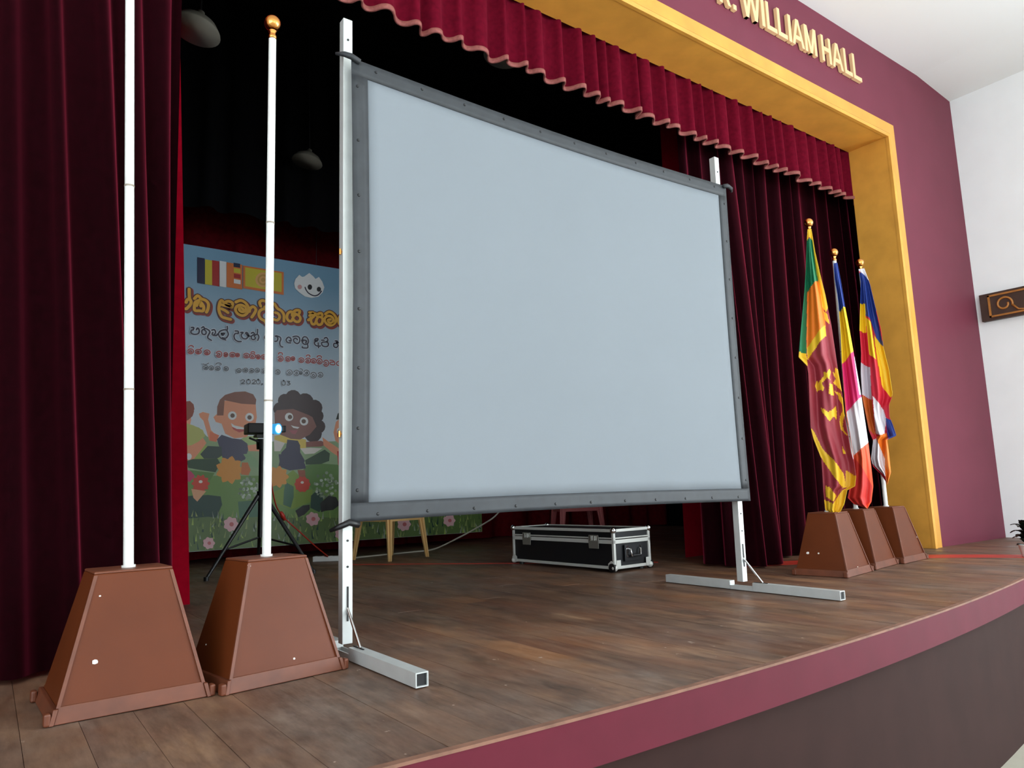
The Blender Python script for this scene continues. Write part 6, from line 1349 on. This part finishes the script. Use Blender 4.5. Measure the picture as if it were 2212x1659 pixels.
# ---------------------------------------------------------------- flag stands
def flag_stand(loc, rz, top_off, label, ztop=2.44, tilt_fin=True, chips=()):
    t = empty('flag_stand', (loc[0], loc[1], 0), rz); tag(t, label, 'flag stand', 'flag stands')
    w, d, tw, td, h = 0.206, 0.172, 0.112, 0.092, 0.400
    def ring(z, e=0.0):
        f = z / h; a = w + (tw - w) * f + e; b = d + (td - d) * f + e
        return [(-a, -b, z), (a, -b, z), (a, b, z), (-a, b, z)]
    q = MB(); q.hexa(ring(0.012), ring(h)); base = q.build('base', M_brown, t, bevel=.004)
    # battens nailed round the foot and up the front corners
    zb = 0.048
    def batten(name, p, r, thick, hgt, par):
        """p,r bottom end points (x,y); leaning strip lying on the face"""
        q = MB(); dx, dy = r[0] - p[0], r[1] - p[1]; l = math.hypot(dx, dy); nx, ny = dy / l, -dx / l
        k = 1 - hgt / h * (1 - tw / w) ; k2 = 1 - hgt / h * (1 - td / d)
        b0 = [(p[0], p[1], .002), (r[0], r[1], .002)]
        t0 = [(p[0] * k, p[1] * k2, hgt), (r[0] * k, r[1] * k2, hgt)]
        o = lambda v: (v[0] + nx * thick, v[1] + ny * thick, v[2])
        q.hexa([b0[0], b0[1], o(b0[1]), o(b0[0])], [t0[0], t0[1], o(t0[1]), o(t0[0])])
        return q.build(name, M_brown2, par, bevel=.002)
    batten('batten', (-w, -d), (w, -d), .006, zb, base)
    batten('batten', (w, d), (-w, d), .010, zb, base)
    batten('batten', (-w, d + .012), (-w, -d - .012), .012, zb * .9, base)
    batten('batten', (w, -d - .012), (w, d + .012), .012, zb * .9, base)
    for sx in (-1, 1):
        q = MB(); a0 = Vector((sx * w, -d, .045)); a1 = Vector((sx * tw, -td, h - .004))
        k = .010
        q.hexa([(sx * w * .975, -d * .975 - .003, .045), (sx * (w * .975 - k), -d * .975 - .003, .045), (sx * (w * .975 - k), -d * .95, .045), (sx * w * .975, -d * .95, .045)],
               [(sx * tw, -td - .003, h - .004), (sx * (tw - k), -td - .003, h - .004), (sx * (tw - k), -td + .005, h - .004), (sx * tw, -td + .005, h - .004)])
        q.build('corner_strip', M_brown2, base)
    q = MB(); q.hexa(ring(h, .0005), [(-tw + .002, -td + .002, h + .007), (tw - .002, -td + .002, h + .007), (tw - .002, td - .002, h + .007), (-tw + .002, td - .002, h + .007)]); q.build('cap_board', M_brown2, base, bevel=.003)
    for sx in (-1, 1):
        for sy in (-1, 1):
            q = MB(); q.box((sx * (w + .016), sy * (d - .004), .019), (.018, .030, .036)); q.build('batten_end', M_brown2, base, bevel=.006)
    for face, u, v, r in chips:
        z = h * v; f = z / h; a = w + (tw - w) * f; b = d + (td - d) * f
        q = MB(); n = 8
        if face == 'f': pts = [(u * a + r * (1 + .3 * math.sin(3 * k)) * math.cos(k * math.pi / 4), -b - .0012 + (r * math.sin(k * math.pi / 4)) * .26, z + r * .8 * math.sin(k * math.pi / 4)) for k in range(n)]
        else: pts = [(-a - .0012 + (r * math.sin(k * math.pi / 4)) * .24, u * b + r * (1 + .3 * math.sin(3 * k)) * math.cos(k * math.pi / 4), z + r * .8 * math.sin(k * math.pi / 4)) for k in range(n)]
        q.add(pts, [tuple(range(n))]); q.build('paint_chip', M_chip, base, solid=.001)
    # pole (in local axes) with socket joints and a brass finial
    R = Matrix.Rotation(-rz, 3, 'Z'); off = R @ Vector((top_off[0], top_off[1], 0))
    b0 = Vector((0, 0, h)); tp = Vector((off.x, off.y, ztop))
    dirv = (tp - b0).normalized()
    q = MB(); q.cyl(b0, tp, .0155, .0145, 18); pole = q.build('pole', M_pole, t, smooth=True, angle=40)
    for f in (.28, .62):
        c = b0 + (tp - b0) * f; q = MB(); q.cyl(c, c + dirv * .006, .0163, n=18); q.build('joint_ring', mat('rusty_joint', (150, 138, 124), .6), pole)
    c = b0; q = MB(); q.cyl(c, c + dirv * .014, .021, n=18); q.build('socket', M_pole, pole)
    M4 = dirv.to_track_quat('Z', 'Y').to_matrix().to_4x4()
    prof = [(.0155, 0), (.0165, .012), (.013, .018), (.012, .026), (.017, .034), (.014, .040)]
    prof += [(.0325 * math.sin(a), .040 + .029 - .0325 * math.cos(a)) for a in [math.pi * (.14 + .86 * i / 14) for i in range(15)]]
    q = MB(); q.lathe(prof, o=tp, n=28, M=M4); q.build('finial', M_brass, t, smooth=True)
    return t
flag_stand((0.386, 2.685), math.radians(2.7), (-0.083, 0.0), 'brown flag stand with bare white pole, leftmost and nearest', ztop=2.49, chips=[('f', -.62, .38, .008), ('f', -.75, .84, .003), ('f', .88, .07, .006), ('f', -.8, .06, .005), ('f', -.5, .05, .004)])
flag_stand((0.834, 2.70), math.radians(9), (-0.014, 0.0), 'brown flag stand with bare white pole and brass ball, beside the screen', ztop=2.44, chips=[('f', -.95, .97, .006), ('f', .15, .17, .004), ('f', .6, .10, .005), ('s', .5, .3, .003)])
flag_stand((4.656, 2.81), math.radians(9), (0.104, 0.0), 'brown flag stand under the maroon and gold lion flag', ztop=2.42, chips=[('s', .6, .36, .010), ('s', .1, .36, .006), ('f', -.97, .27, .008), ('f', .0, .12, .006), ('f', .1, .10, .008)])
flag_stand((5.175, 2.90), math.radians(9), (0.05, 0.0), 'middle brown flag stand of the three holding flags', ztop=2.30)
flag_stand((5.658, 2.925), math.radians(5), (-0.005, 0.0), 'brown flag stand nearest the gold proscenium frame', ztop=2.295, chips=[('f', -.93, .40, .006), ('f', .95, .42, .006)])

# ---------------------------------------------------------------- flags
FLAG_COL = dict(flag_maroon=(150, 46, 58), flag_green=(10, 112, 74), flag_orange=(238, 120, 24), flag_orange_shaded=(196, 92, 26), flag_gold=(238, 190, 40), flag_gold_shaded=(214, 160, 20), flag_blue=(30, 56, 140), flag_yellow=(244, 204, 30), flag_pink=(228, 40, 110), flag_white=(232, 226, 232), flag_white_shaded=(196, 186, 196), flag_red=(206, 32, 56), flag_red2=(206, 44, 36), flag_orangered=(240, 84, 40))  # darker gold, orange and white copies carry the shade of folds in colour
def inpoly(x, y, P):
    c = False; n = len(P); j = n - 1
    for i in range(n):
        if (P[i][1] > y) != (P[j][1] > y) and x < (P[j][0] - P[i][0]) * (y - P[i][1]) / (P[j][1] - P[i][1]) + P[i][0]: c = not c
        j = i
    return c
def flag(key, label, folds, depth):
    F = FLAGS[key]; px, py = F['p']
    n = np.array([px, py]); n = n / np.linalg.norm(n); e = np.array([n[1], -n[0]])
    Lf = sorted(F['left'], key=lambda p: p[1]); Rt = sorted(F['right'], key=lambda p: p[1])
    zt = max(Lf[-1][1], Rt[-1][1]); zb = min(Lf[0][1], Rt[0][1])
    lf = lambda z: float(np.interp(z, [p[1] for p in Lf], [p[0] for p in Lf])); rf = lambda z: float(np.interp(z, [p[1] for p in Rt], [p[0] for p in Rt]))
    names = [F.get('base', 'flag_maroon')] + sorted({r[0] for r in F['regs']} - {F.get('base', 'flag_maroon')})
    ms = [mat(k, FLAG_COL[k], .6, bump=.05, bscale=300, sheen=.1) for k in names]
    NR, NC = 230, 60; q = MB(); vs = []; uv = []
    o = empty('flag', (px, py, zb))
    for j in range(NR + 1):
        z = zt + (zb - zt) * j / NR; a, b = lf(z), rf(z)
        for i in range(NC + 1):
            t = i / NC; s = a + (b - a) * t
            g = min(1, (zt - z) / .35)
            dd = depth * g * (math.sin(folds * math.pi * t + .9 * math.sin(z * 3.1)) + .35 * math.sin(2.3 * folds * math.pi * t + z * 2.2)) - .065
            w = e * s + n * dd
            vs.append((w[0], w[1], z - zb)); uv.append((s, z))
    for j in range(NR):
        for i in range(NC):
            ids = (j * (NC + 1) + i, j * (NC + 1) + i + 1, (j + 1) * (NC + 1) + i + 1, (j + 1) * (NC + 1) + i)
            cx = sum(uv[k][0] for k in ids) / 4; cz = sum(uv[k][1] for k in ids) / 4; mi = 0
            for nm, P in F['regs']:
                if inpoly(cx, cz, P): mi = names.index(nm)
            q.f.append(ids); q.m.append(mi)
    q.v = vs
    bpy.data.objects.remove(o)
    ob = q.build('flag', ms, smooth=True, solid=.0015, loc=(px, py, zb))
    tag(ob, label, 'flag', 'draped flags'); return ob
flag('lanka', 'draped maroon flag with gold lion, green and orange stripes', 3.0, .030)
flag('buddhist_a', 'draped flag with blue, yellow, pink and white bands, between two others', 2.5, .028)
flag('buddhist_b', 'draped blue, yellow, red and white flag nearest the gold frame', 3.5, .030)

# ---------------------------------------------------------------- printed banner
BY, BX0, BX1, BZ0, BZ1 = 7.6, 0.75, 4.98, 0.133, 3.195
bn = empty('printed_banner', (BX0, BY, BZ0)); tag(bn, 'printed blue banner with cartoon children and Sinhala lettering', 'banner')
def sky_mat():
    m = bpy.data.materials.new('banner_sky_print'); m.use_nodes = True; nt = m.node_tree; b = nt.nodes['Principled BSDF']
    tc = nt.nodes.new('ShaderNodeTexCoord'); sp = nt.nodes.new('ShaderNodeSeparateXYZ'); r = nt.nodes.new('ShaderNodeValToRGB')
    mr = nt.nodes.new('ShaderNodeMapRange'); mr.inputs[1].default_value = 0.8; mr.inputs[2].default_value = 3.06
    nt.links.new(tc.outputs['Object'], sp.inputs[0]); nt.links.new(sp.outputs['Z'], mr.inputs[0]); nt.links.new(mr.outputs[0], r.inputs['Fac'])
    e = r.color_ramp.elements; e[0].position = 0.1; e[0].color = (*lin((226, 232, 240)), 1); e[1].position = .9; e[1].color = (*lin((120, 162, 190)), 1)
    nt.links.new(r.outputs['Color'], b.inputs['Base Color']); b.inputs['Roughness'].default_value = 0.42
    return m
q = MB(); q.box2((0, 0, 0), (BX1 - BX0, .004, BZ1 - BZ0)); q.build('vinyl_sheet', sky_mat(), bn)
PC = dict(hill=(150, 176, 130), lime=(168, 190, 96), skin=(240, 158, 120), hairred=(150, 72, 50), yellowgreen=(190, 190, 110), white=(236, 236, 236), skinorange=(236, 128, 90), greenleaf=(176, 200, 130), navygrey=(72, 70, 96), hairbrown=(138, 84, 66), eyebrown=(104, 74, 60), lip=(200, 80, 76), hairdark=(58, 34, 38), yellowkid=(236, 206, 96), cream=(236, 228, 220), skindark=(150, 90, 80), hairdark2=(142, 92, 82), lip2=(176, 92, 100), navy=(52, 50, 80), black=(22, 26, 26), red=(206, 50, 34), darkgreen=(44, 74, 48), greydark=(54, 72, 66), greenmid=(96, 136, 66), palegreen=(140, 176, 128), green=(114, 150, 76), yellowgreen2=(130, 158, 58), darkteal=(28, 66, 56), greenteal=(66, 112, 84), orangefl=(232, 156, 62), orangered=(206, 112, 50), magenta=(206, 56, 106), redfl=(214, 66, 44), brownleg=(160, 84, 56), peach=(228, 168, 128), puff=(150, 166, 140), puffw=(196, 208, 192), puffd=(108, 128, 98), grass=(96, 120, 66), grass2=(126, 146, 84), grass3=(74, 98, 56), grass4=(150, 164, 100), palegrey=(160, 170, 156), pinkfl=(234, 184, 188), pinkc=(206, 110, 112), navyflag=(24, 24, 62), yelflag=(206, 190, 40), redflag=(176, 24, 18), orangeflag=(220, 116, 44), goldc=(226, 170, 100), goldc2=(200, 150, 70), eyeblack=(20, 20, 26), cheek=(214, 160, 158))
names = list(PC); ms = [mat('print_' + k, PC[k], .42) for k in names]
pics = {}
for i, (c, p) in enumerate(PRINT_POLYS):
    grp, c = c.split(':'); pic = pics.setdefault(grp, MB())
    pts = [(p[k], p[k + 1]) for k in range(0, len(p), 2)]
    pts = [(min(max(x, BX0 + .002), BX1 - .002), min(max(z, BZ0 + .002), BZ1 - .002)) for x, z in pts]
    # far-away print layers sit a hair apart so that later ones cover earlier ones
    pic.add([(x - BX0, -.0008 - i * 1.2e-5, z - BZ0) for x, z in pts], [tuple(range(len(pts)))], names.index(c))
def flat_build(q, name, ms):
    me = bpy.data.meshes.new(name); me.from_pydata(q.v, [], q.f)
    for k in ms: me.materials.append(k)
    me.polygons.foreach_set('material_index', q.m); me.update()
    o = bpy.data.objects.new(name, me); COL.objects.link(o); o.parent = bn; return o
PNAME = dict(meadow='printed_hills', meadow2='printed_meadow', flag_a='printed_flag', flag_b='printed_flag', emblem='printed_emblem')
for grp, pic in pics.items(): flat_build(pic, PNAME.get(grp, 'printed_child'), ms)
def ribbon(q, pts, w, y, mi, dx=0, dz=0):
    P = bez(pts, 4); n = len(P); vs = []
    for i, p in enumerate(P):
        t = P[min(i + 1, n - 1)] - P[max(i - 1, 0)]; t = t / (np.linalg.norm(t) + 1e-9); nr = np.array([-t[1], t[0]]) * w / 2
        vs += [(p[0] + nr[0] - BX0 + dx, y, p[1] + nr[1] - BZ0 + dz), (p[0] - nr[0] - BX0 + dx, y, p[1] - nr[1] - BZ0 + dz)]
    q.add(vs, [(2 * i, 2 * i + 1, 2 * i + 3, 2 * i + 2) for i in range(n - 1)], mi)
    for p in (P[0], P[-1]):
        q.add([(p[0] - BX0 + dx + w / 2 * math.cos(k * math.pi / 5), y - 1e-6, p[1] - BZ0 + dz + w / 2 * math.sin(k * math.pi / 5)) for k in range(10)], [tuple(range(10))], mi)
LM = [mat('print_title_gold', (240, 176, 44), .42), mat('print_title_red', (150, 40, 22), .42), mat('print_ink', (34, 30, 58), .42), mat('print_halo', (214, 220, 232), .42), mat('print_crimson', (164, 44, 40), .42), mat('print_grey', (84, 92, 100), .42), mat('print_title_outline', (96, 40, 20), .42)]
lets = {}; Y0 = -.0085
STY = dict(title=[(.062, 1, .012, -.014), (.050, 6, 0, 0), (.030, 0, 0, 0)], line2=[(.028, 3, 0, 0), (.015, 2, 0, 0)], line3=[(.024, 3, 0, 0), (.011, 4, 0, 0)], line4=[(.020, 3, 0, 0), (.009, 5, 0, 0)], smile=[(.014, 2, 0, 0)])
for li in range(3):
    for si, (k, p) in enumerate(PRINT_STROKES):
        if li < len(STY[k]):
            w, mi, dx, dz = STY[k][li]
            ribbon(lets.setdefault(k, MB()), [(p[j], p[j + 1]) for j in range(0, len(p), 2)], w, Y0 - li * .0006 - si * 2e-6, mi, dx, dz)
for k, q in lets.items():
    lo = flat_build(q, dict(title='title_lettering', line2='verse_lettering', line3='society_lettering', line4='date_lettering', smile='emblem_smile')[k], LM)
    if k in ('line3', 'line4'): lo['kind'] = 'stuff'   # strokes of a few millimetres
for x0, x1 in ((0, BX1 - BX0),):
    q = MB(); q.cyl((x0 - .03, .02, BZ1 - BZ0 - .01), (x1 + .03, .02, BZ1 - BZ0 - .01), .014, n=12); q.build('top_rod', M_black, bn)
q = MB()
for x in (.2, 2.1, 4.0): q.cyl((x, .02, BZ1 - BZ0), (x, .02, 5.8 - BZ0), .003, n=6)
q.build('hanging_cord', M_black, bn)

# ---------------------------------------------------------------- projector on a tripod
TPX, TPY = 1.862, 6.2
tr = empty('tripod', (TPX, TPY, 0)); tag(tr, 'black tripod holding the projector in front of the banner', 'tripod')
q = MB(); q.cyl((0, 0, .30), (0, 0, 1.08), .024, n=14); q.build('centre_column', M_black, tr)
q = MB(); q.cyl((0, 0, 1.03), (0, 0, 1.115), .045, .05, 14); q.box((0, 0, 1.14), (.12, .10, .02)); q.cyl((-.03, -.02, 1.09), (-.12, -.05, 1.12), .009, n=8); q.build('head', M_black, tr)
q = MB(); q.cyl((0, 0, .60), (0, 0, .68), .036, n=14); q.build('collar', M_black, tr)
for k, a in enumerate((195, 318, 75)):
    c, s = math.cos(math.radians(a)), math.sin(math.radians(a))
    q = MB(); q.cyl((c * .03, s * .03, .64), (c * .46, s * .46, .015), .018, .013, 10); lg_ = q.build('leg', M_black, tr)
    q = MB(); q.cyl((c * .46, s * .46, 0), (c * .46, s * .46, .03), .02, n=10); q.build('rubber_foot', M_black, lg_)
    q = MB(); q.cyl((c * .02, s * .02, .30), (c * .31, s * .31, .225), .008, n=8); q.build('brace', M_black, tr)
prj = empty('projector', (TPX + .005, TPY, 1.151), math.radians(-6)); tag(prj, 'small black projector with glowing lens on the tripod', 'projector')
q = MB(); q.box((-.04, 0, .05), (.20, .20, .085)); q.build('case', M_black, prj, bevel=.008)
q = MB(); q.box((.075, -.02, .05), (.05, .16, .08)); q.build('front_panel', mat('grey_plastic', (150, 150, 145), .5), prj, bevel=.004)
q = MB(); q.cyl((.065, -.09, .045), (.100, -.13, .043), .043, .047, 20); q.build('lens_barrel', mat('blue_lens_glow', (60, 150, 200), .3, emit=(60, 160, 220), estr=0.9), prj)  # barrel emits blue to imitate the lens glow on its rim
q = MB(); q.lathe([(.034, 0), (.03, .005), (0, .008)], n=20, o=(.1005, -.1305, .043), M=Vector((.7, -.7, 0)).to_track_quat('Z', 'Y').to_matrix().to_4x4()); q.build('lens', mat('lit_lens', (255, 255, 255), .2, emit=(235, 248, 255), estr=14), prj)
q = MB(); q.box((.152, -.09, .045), (.03, .05, .055)); q.build('side_cover', M_black, prj, bevel=.006)

# ---------------------------------------------------------------- plastic chairs
def monobloc(loc, rz, m, label):
    t = empty('plastic_chair', (loc[0], loc[1], 0), rz); tag(t, label, 'chair', 'plastic chairs on the dark stage')
    q = MB(); vs = []; n = 10
    for j in range(n + 1):
        for i in range(n + 1):
            u, v = -1 + 2 * i / n, -1 + 2 * j / n; vs.append((u * .235, v * .225, .425 - .018 * (1 - u * u) * (1 - .4 * v * v) + (.012 if v < -.9 else 0) * -1))
    q.add(vs, [(j * (n + 1) + i, j * (n + 1) + i + 1, (j + 1) * (n + 1) + i + 1, (j + 1) * (n + 1) + i) for j in range(n) for i in range(n)])
    q.build('seat', m, t, smooth=True, solid=.008)
    q = MB()
    for s in (-1, 1): q.box((s * .232, 0, .395), (.008, .44, .06)); q.box((0, s * .222, .395), (.46, .008, .06))
    q.build('seat_skirt', m, t)
    for sx in (-1, 1):
        for sy in (-1, 1):
            top = (sx * .215, sy * .20); bot = (sx * .255, sy * .25); q = MB()
            a = .036; b = .020
            q.hexa([(bot[0] - b, bot[1] - b * .4, 0), (bot[0] + b, bot[1] - b * .4, 0), (bot[0] + b, bot[1] + b * .4, 0), (bot[0] - b, bot[1] + b * .4, 0)],
                   [(top[0] - a, top[1] - a * .4, .42), (top[0] + a, top[1] - a * .4, .42), (top[0] + a, top[1] + a * .4, .42), (top[0] - a, top[1] + a * .4, .42)])
            q.hexa([(bot[0] - b * .4, bot[1] - b, 0), (bot[0] + b * .4, bot[1] - b, 0), (bot[0] + b * .4, bot[1] + b, 0), (bot[0] - b * .4, bot[1] + b, 0)],
                   [(top[0] - a * .4, top[1] - a, .42), (top[0] + a * .4, top[1] - a, .42), (top[0] + a * .4, top[1] + a, .42), (top[0] - a * .4, top[1] + a, .42)])
            q.build('leg', m, t, bevel=.003)
    back = MB()
    for k in range(5):
        x = -.15 + k * .075; back.hexa([(x - .022, .20, .43), (x + .022, .20, .43), (x + .022, .212, .43), (x - .022, .212, .43)], [(x * 1.1 - .022, .285 - x * x * .8, .80), (x * 1.1 + .022, .285 - x * x * .8, .80), (x * 1.1 + .022, .297 - x * x * .8, .80), (x * 1.1 - .022, .297 - x * x * .8, .80)])
    back.build('back_slats', m, t)
    q = MB(); q.tube([(-.235, .19, .43), (-.24, .225, .65), (-.215, .262, .80), (-.12, .285, .84), (0, .292, .85), (.12, .285, .84), (.215, .262, .80), (.24, .225, .65), (.235, .19, .43)], .019, 8); q.build('back_frame', m, t, smooth=True)
    for sx in (-1, 1):
        q = MB(); q.tube([(sx * .24, .225, .64), (sx * .265, .05, .655), (sx * .265, -.12, .645), (sx * .255, -.20, .60), (sx * .235, -.21, .43)], .018, 8); q.build('armrest', m, t, smooth=True)
    return t
monobloc((3.255, 6.615), math.radians(18), M_beige, 'beige plastic chair with legs showing under the left of the screen')
monobloc((5.62, 6.55), math.radians(-25), M_pinkpl, 'reddish plastic chair standing in the dark behind the flight case')

# ---------------------------------------------------------------- flight case
fcx = empty('flight_case', (3.755, 3.975, 0), math.radians(3)); tag(fcx, 'long black flight case with aluminium edging lying behind the screen', 'flight case')
CW, CL, CH, CZ = 0.405, 1.19, 0.312, 0.022
q = MB(); q.box2((.012, .012, CZ + .008), (CW - .012, CL - .012, .232)); q.build('body', M_lam, fcx)
q = MB(); q.box2((.012, .012, .240), (CW - .012, CL - .012, CH - .008)); q.build('lid', M_lam, fcx)
E_ = .022
def edging(name, a, b): q = MB(); q.box2(a, b); q.build(name, M_edge, fcx, bevel=.003)
for z0, z1, nm in ((CZ, CZ + E_, 'lower_edging'), (CH - E_, CH, 'upper_edging'), (.205, .234, 'body_rim'), (.238, .262, 'lid_rim')):
    if nm == 'lid_rim': z0, z1 = .240, .250
    edging(nm, (0, 0, z0), (CW, E_ * .6, z1)); edging(nm, (0, CL - E_ * .6, z0), (CW, CL, z1))
    edging(nm, (0, 0, z0), (E_ * .6, CL, z1)); edging(nm, (CW - E_ * .6, 0, z0), (CW, CL, z1))
for x in (0, CW - E_):
    for y in (0, CL - E_): edging('upright_edging', (x, y, CZ), (x + E_, y + E_, CH))
for x in (0, CW):
    for y in (0, CL):
        for z in (CZ, CH):
            q = MB(); q.lathe([(.024 * math.sin(a), -.024 * math.cos(a)) for a in [math.pi * k / 8 for k in range(9)]], n=14, o=(x + (.008 if x == 0 else -.008), y + (.008 if y == 0 else -.008), z + (.010 if z == CZ else -.010))); q.build('ball_corner', M_edge if z == CZ else M_chrome, fcx, smooth=True)
for y in (0.03, CL - .03):
    q = MB(); q.prism([(-.03, 0), (.03, 0), (.03, .04), (0, .062), (-.03, .04)], lambda u, v, k, y=y: (-.002 - k, y + u, CZ + v), .004); q.build('corner_brace', M_edge, fcx)
for x in (0.04, CW - .04):
    q = MB(); q.box((x, -.003, CZ + .035), (.045, .005, .06)); q.build('corner_brace', M_edge, fcx, bevel=.004)
for y in (.20, .99):
    lt = MB(); lt.prism([(-.05, -.055), (.05, -.055), (.055, .0), (.05, .045), (-.05, .045), (-.055, 0)], lambda u, v, k, y=y: (-.004 - k, y + u, .222 + v), .006); lt_ = lt.build('latch', mat('dull_steel', (150, 148, 140), .4, metal=.6), fcx, bevel=.002)
    for s in (-1, 1):
        q = MB(); q.box((-.018, y + s * .018, .243), (.010, .008, .034)); q.build('latch_wing', M_chrome, lt_)
hd = MB(); hd.box((CW / 2, -.004, .135), (.19, .006, .12)); hd_ = hd.build('handle_plate', M_lam, fcx)
q = MB(); q.tube([(CW / 2 - .055, -.008, .165), (CW / 2 - .055, -.030, .16), (CW / 2 - .05, -.034, .115), (CW / 2 + .05, -.034, .115), (CW / 2 + .055, -.030, .16), (CW / 2 + .055, -.008, .165)], .0065, 8); q.build('handle', M_chrome, hd_, smooth=True)
q = MB(); q.cyl((CW / 2 - .04, -.034, .115), (CW / 2 + .04, -.034, .115), .011, n=10); q.build('grip', M_black, hd_)
for sx in (-1, 1):
    q = MB(); q.box((CW / 2 + sx * .07, -.008, .145), (.022, .006, .085)); q.build('hinge_bracket', M_chrome, hd_)
for x in (.05, CW - .05):
    for y in (.06, CL - .06):
        q = MB(); q.cyl((x, y, 0), (x, y, CZ + .01), .022, n=12); q.build('foot', M_black, fcx)
for x in (-.002, CW + .002):
    q = MB(); q.cyl((x - .011, .02, .034), (x + .011, .02, .034), .032, n=18); q.build('wheel', M_black, fcx)

# ---------------------------------------------------------------- small things on the stage floor
ps = empty('power_strip', (2.74, 6.86, 0), math.radians(-38)); tag(ps, 'white power strip on the floor behind the left screen leg', 'power strip')
q = MB(); q.box((0, 0, .025), (.34, .075, .05)); q.build('housing', mat('white_plastic', (225, 225, 222), .4), ps, bevel=.006)
for k in range(4):
    q = MB(); q.box((-.11 + k * .075, 0, .0505), (.04, .04, .003)); q.build('socket', mat('socket_grey', (70, 70, 70), .5), ps)
q = MB(); q.tube(bez([(2.85, 6.80, .012), (2.98, 6.92, .006), (3.35, 7.0, .006), (3.75, 7.05, .006), (4.0, 7.05, .02), (4.3, 7.08, .11), (4.6, 7.1, .22), (4.85, 7.12, .33), (5.0, 7.14, .46)], 5), .009, 8)
tag(q.build('cable', mat('pale_cable', (190, 182, 168), .5), smooth=True), 'pale cable running from the power strip and rising past the chair', 'cable')
q = MB(); q.tube(bez([(1.90, 6.19, 1.0), (2.02, 6.36, .62), (2.12, 6.45, .47), (2.32, 6.52, .30), (2.50, 6.62, .16), (2.66, 6.75, .06), (2.68, 6.88, .054)], 5), .006, 8)
q.lathe([(0, -.05), (.016, -.04), (.02, 0), (.014, .04), (0, .05)], n=10, o=(2.13, 6.455, .46), M=Vector((.5, .2, -.8)).to_track_quat('Z', 'Y').to_matrix().to_4x4())
tag(q.build('cable', mat('red_cable', (170, 40, 26), .5), smooth=True), 'thin red cable hanging from the projector tripod to the power strip', 'cable')
def floor_strip(name, pts, w, m):
    P = [np.array(p, float) for p in bez(pts, 6)]; q = MB(); vs = []; n = len(P)
    for i, p in enumerate(P):
        t = P[min(i + 1, n - 1)] - P[max(i - 1, 0)]; t = t / np.linalg.norm(t); nr = np.array([-t[1], t[0]]) * w / 2
        a, c = p + nr, p - nr
        vs += [(a[0], a[1], .0004), (c[0], c[1], .0004), (c[0], c[1], .0022), (a[0], a[1], .0022)]
    q.add(vs, [(4 * i + k, 4 * i + (k + 1) % 4, 4 * i + 4 + (k + 1) % 4, 4 * i + 4 + k) for i in range(n - 1) for k in range(4)] + [(0, 1, 2, 3), (4 * n - 4, 4 * n - 3, 4 * n - 2, 4 * n - 1)])
    return q.build(name, m)
tag(floor_strip('floor_runner', [(4.62, 3.62), (5.03, 3.41), (5.6, 3.13), (6.08, 2.84), (6.40, 2.40), (6.52, 2.10)], .24, M_red), 'red cloth strip on the boards at the foot of the proscenium wall', 'floor strip')
tag(floor_strip('floor_stripe', [(2.70, 6.36), (3.43, 5.52), (4.5, 4.25)], .07, M_red), 'thin red tape line on the boards behind the flight case', 'stripe')  # narrow red stripe along the boards

# potted plant at the far right of the stage front
pt = empty('potted_plant', (6.43, 2.26, 0)); tag(pt, 'dark green plant in a white pot at the far right stage edge', 'plant')
q = MB(); q.lathe([(.055, 0), (.06, .004), (.078, .085), (.082, .09), (.072, .09), (.066, .075), (0, .075)], n=24); q.build('pot', mat('white_pot', (228, 226, 220), .45), pt, smooth=True, angle=35)
prn = random.Random(6); M_leaf = mat('dark_green_leaf', (12, 24, 14), .45, noise=.3, nscale=20)
for k in range(44):
    a = k * 2.4; el = prn.uniform(.15, 1.35); ln = prn.uniform(.09, .15); q = MB(); w_ = prn.uniform(.03, .045); zb = .08 + .15 * (k / 44)
    dx, dy = math.cos(a), math.sin(a); base = Vector((dx * .015, dy * .015, zb)); vs = []
    for j in range(6):
        f = j / 5; r = ln * f; zz = r * math.sin(el) - .55 * ln * f * f; c = base + Vector((dx * r * max(.3, math.cos(el)), dy * r * max(.3, math.cos(el)), zz + .02 * f))
        side = Vector((-dy, dx, 0)) * w_ * math.sin(math.pi * (.12 + .84 * f))
        vs += [c - side, c + Vector((0, 0, -.006)), c + side]
    q.add(vs, [(3 * j + i, 3 * j + i + 1, 3 * j + 4 + i, 3 * j + 3 + i) for j in range(5) for i in range(2)])
    q.build('leaf', M_leaf, pt, smooth=True)
q = MB(); q.tube([(0, 0, .07), (.004, .003, .2), (0, .006, .26)], .006, 6); q.build('stem', M_leaf, pt)

# pendant lamps hung over the stage
def pendant(loc, ztop, tilt, label, m):
    t = empty('pendant_lamp', loc); tag(t, label, 'lamp', 'pendant lamps above the stage')
    Mx = Matrix.Rotation(math.radians(tilt), 4, 'Y')
    q = MB(); q.lathe([(.15, 0), (.145, .012), (.115, .055), (.065, .09), (.03, .105), (.022, .14), (0, .145)], n=32, M=Mx); q.build('shade', m, t, smooth=True, solid=.003)
    q = MB(); q.lathe([(0, .0), (.028, .012), (.034, .04), (.02, .08), (0, .085)], n=16, M=Mx); q.build('bulb', mat('unlit_bulb', (150, 148, 138), .4), t, smooth=True)
    q = MB(); q.cyl((math.sin(math.radians(tilt)) * .14, 0, math.cos(math.radians(tilt)) * .14), (0, 0, ztop - loc[2]), .006, n=8); q.build('rod', M_black, t)
M_shade = mat('cream_enamel', (112, 108, 98), .6)
pendant((0.885, 4.5, 3.545), 5.8, 12, 'cream pendant lamp half hidden by the left curtain top', M_shade)
pendant((2.42, 6.75, 3.97), 5.8, 10, 'dim pendant lamp deep in the dark between pole and screen', M_shade)
pendant((3.02, 4.15, 3.93), 5.8, 8, 'pendant lamp whose rim peeks below the valance hem', M_shade)
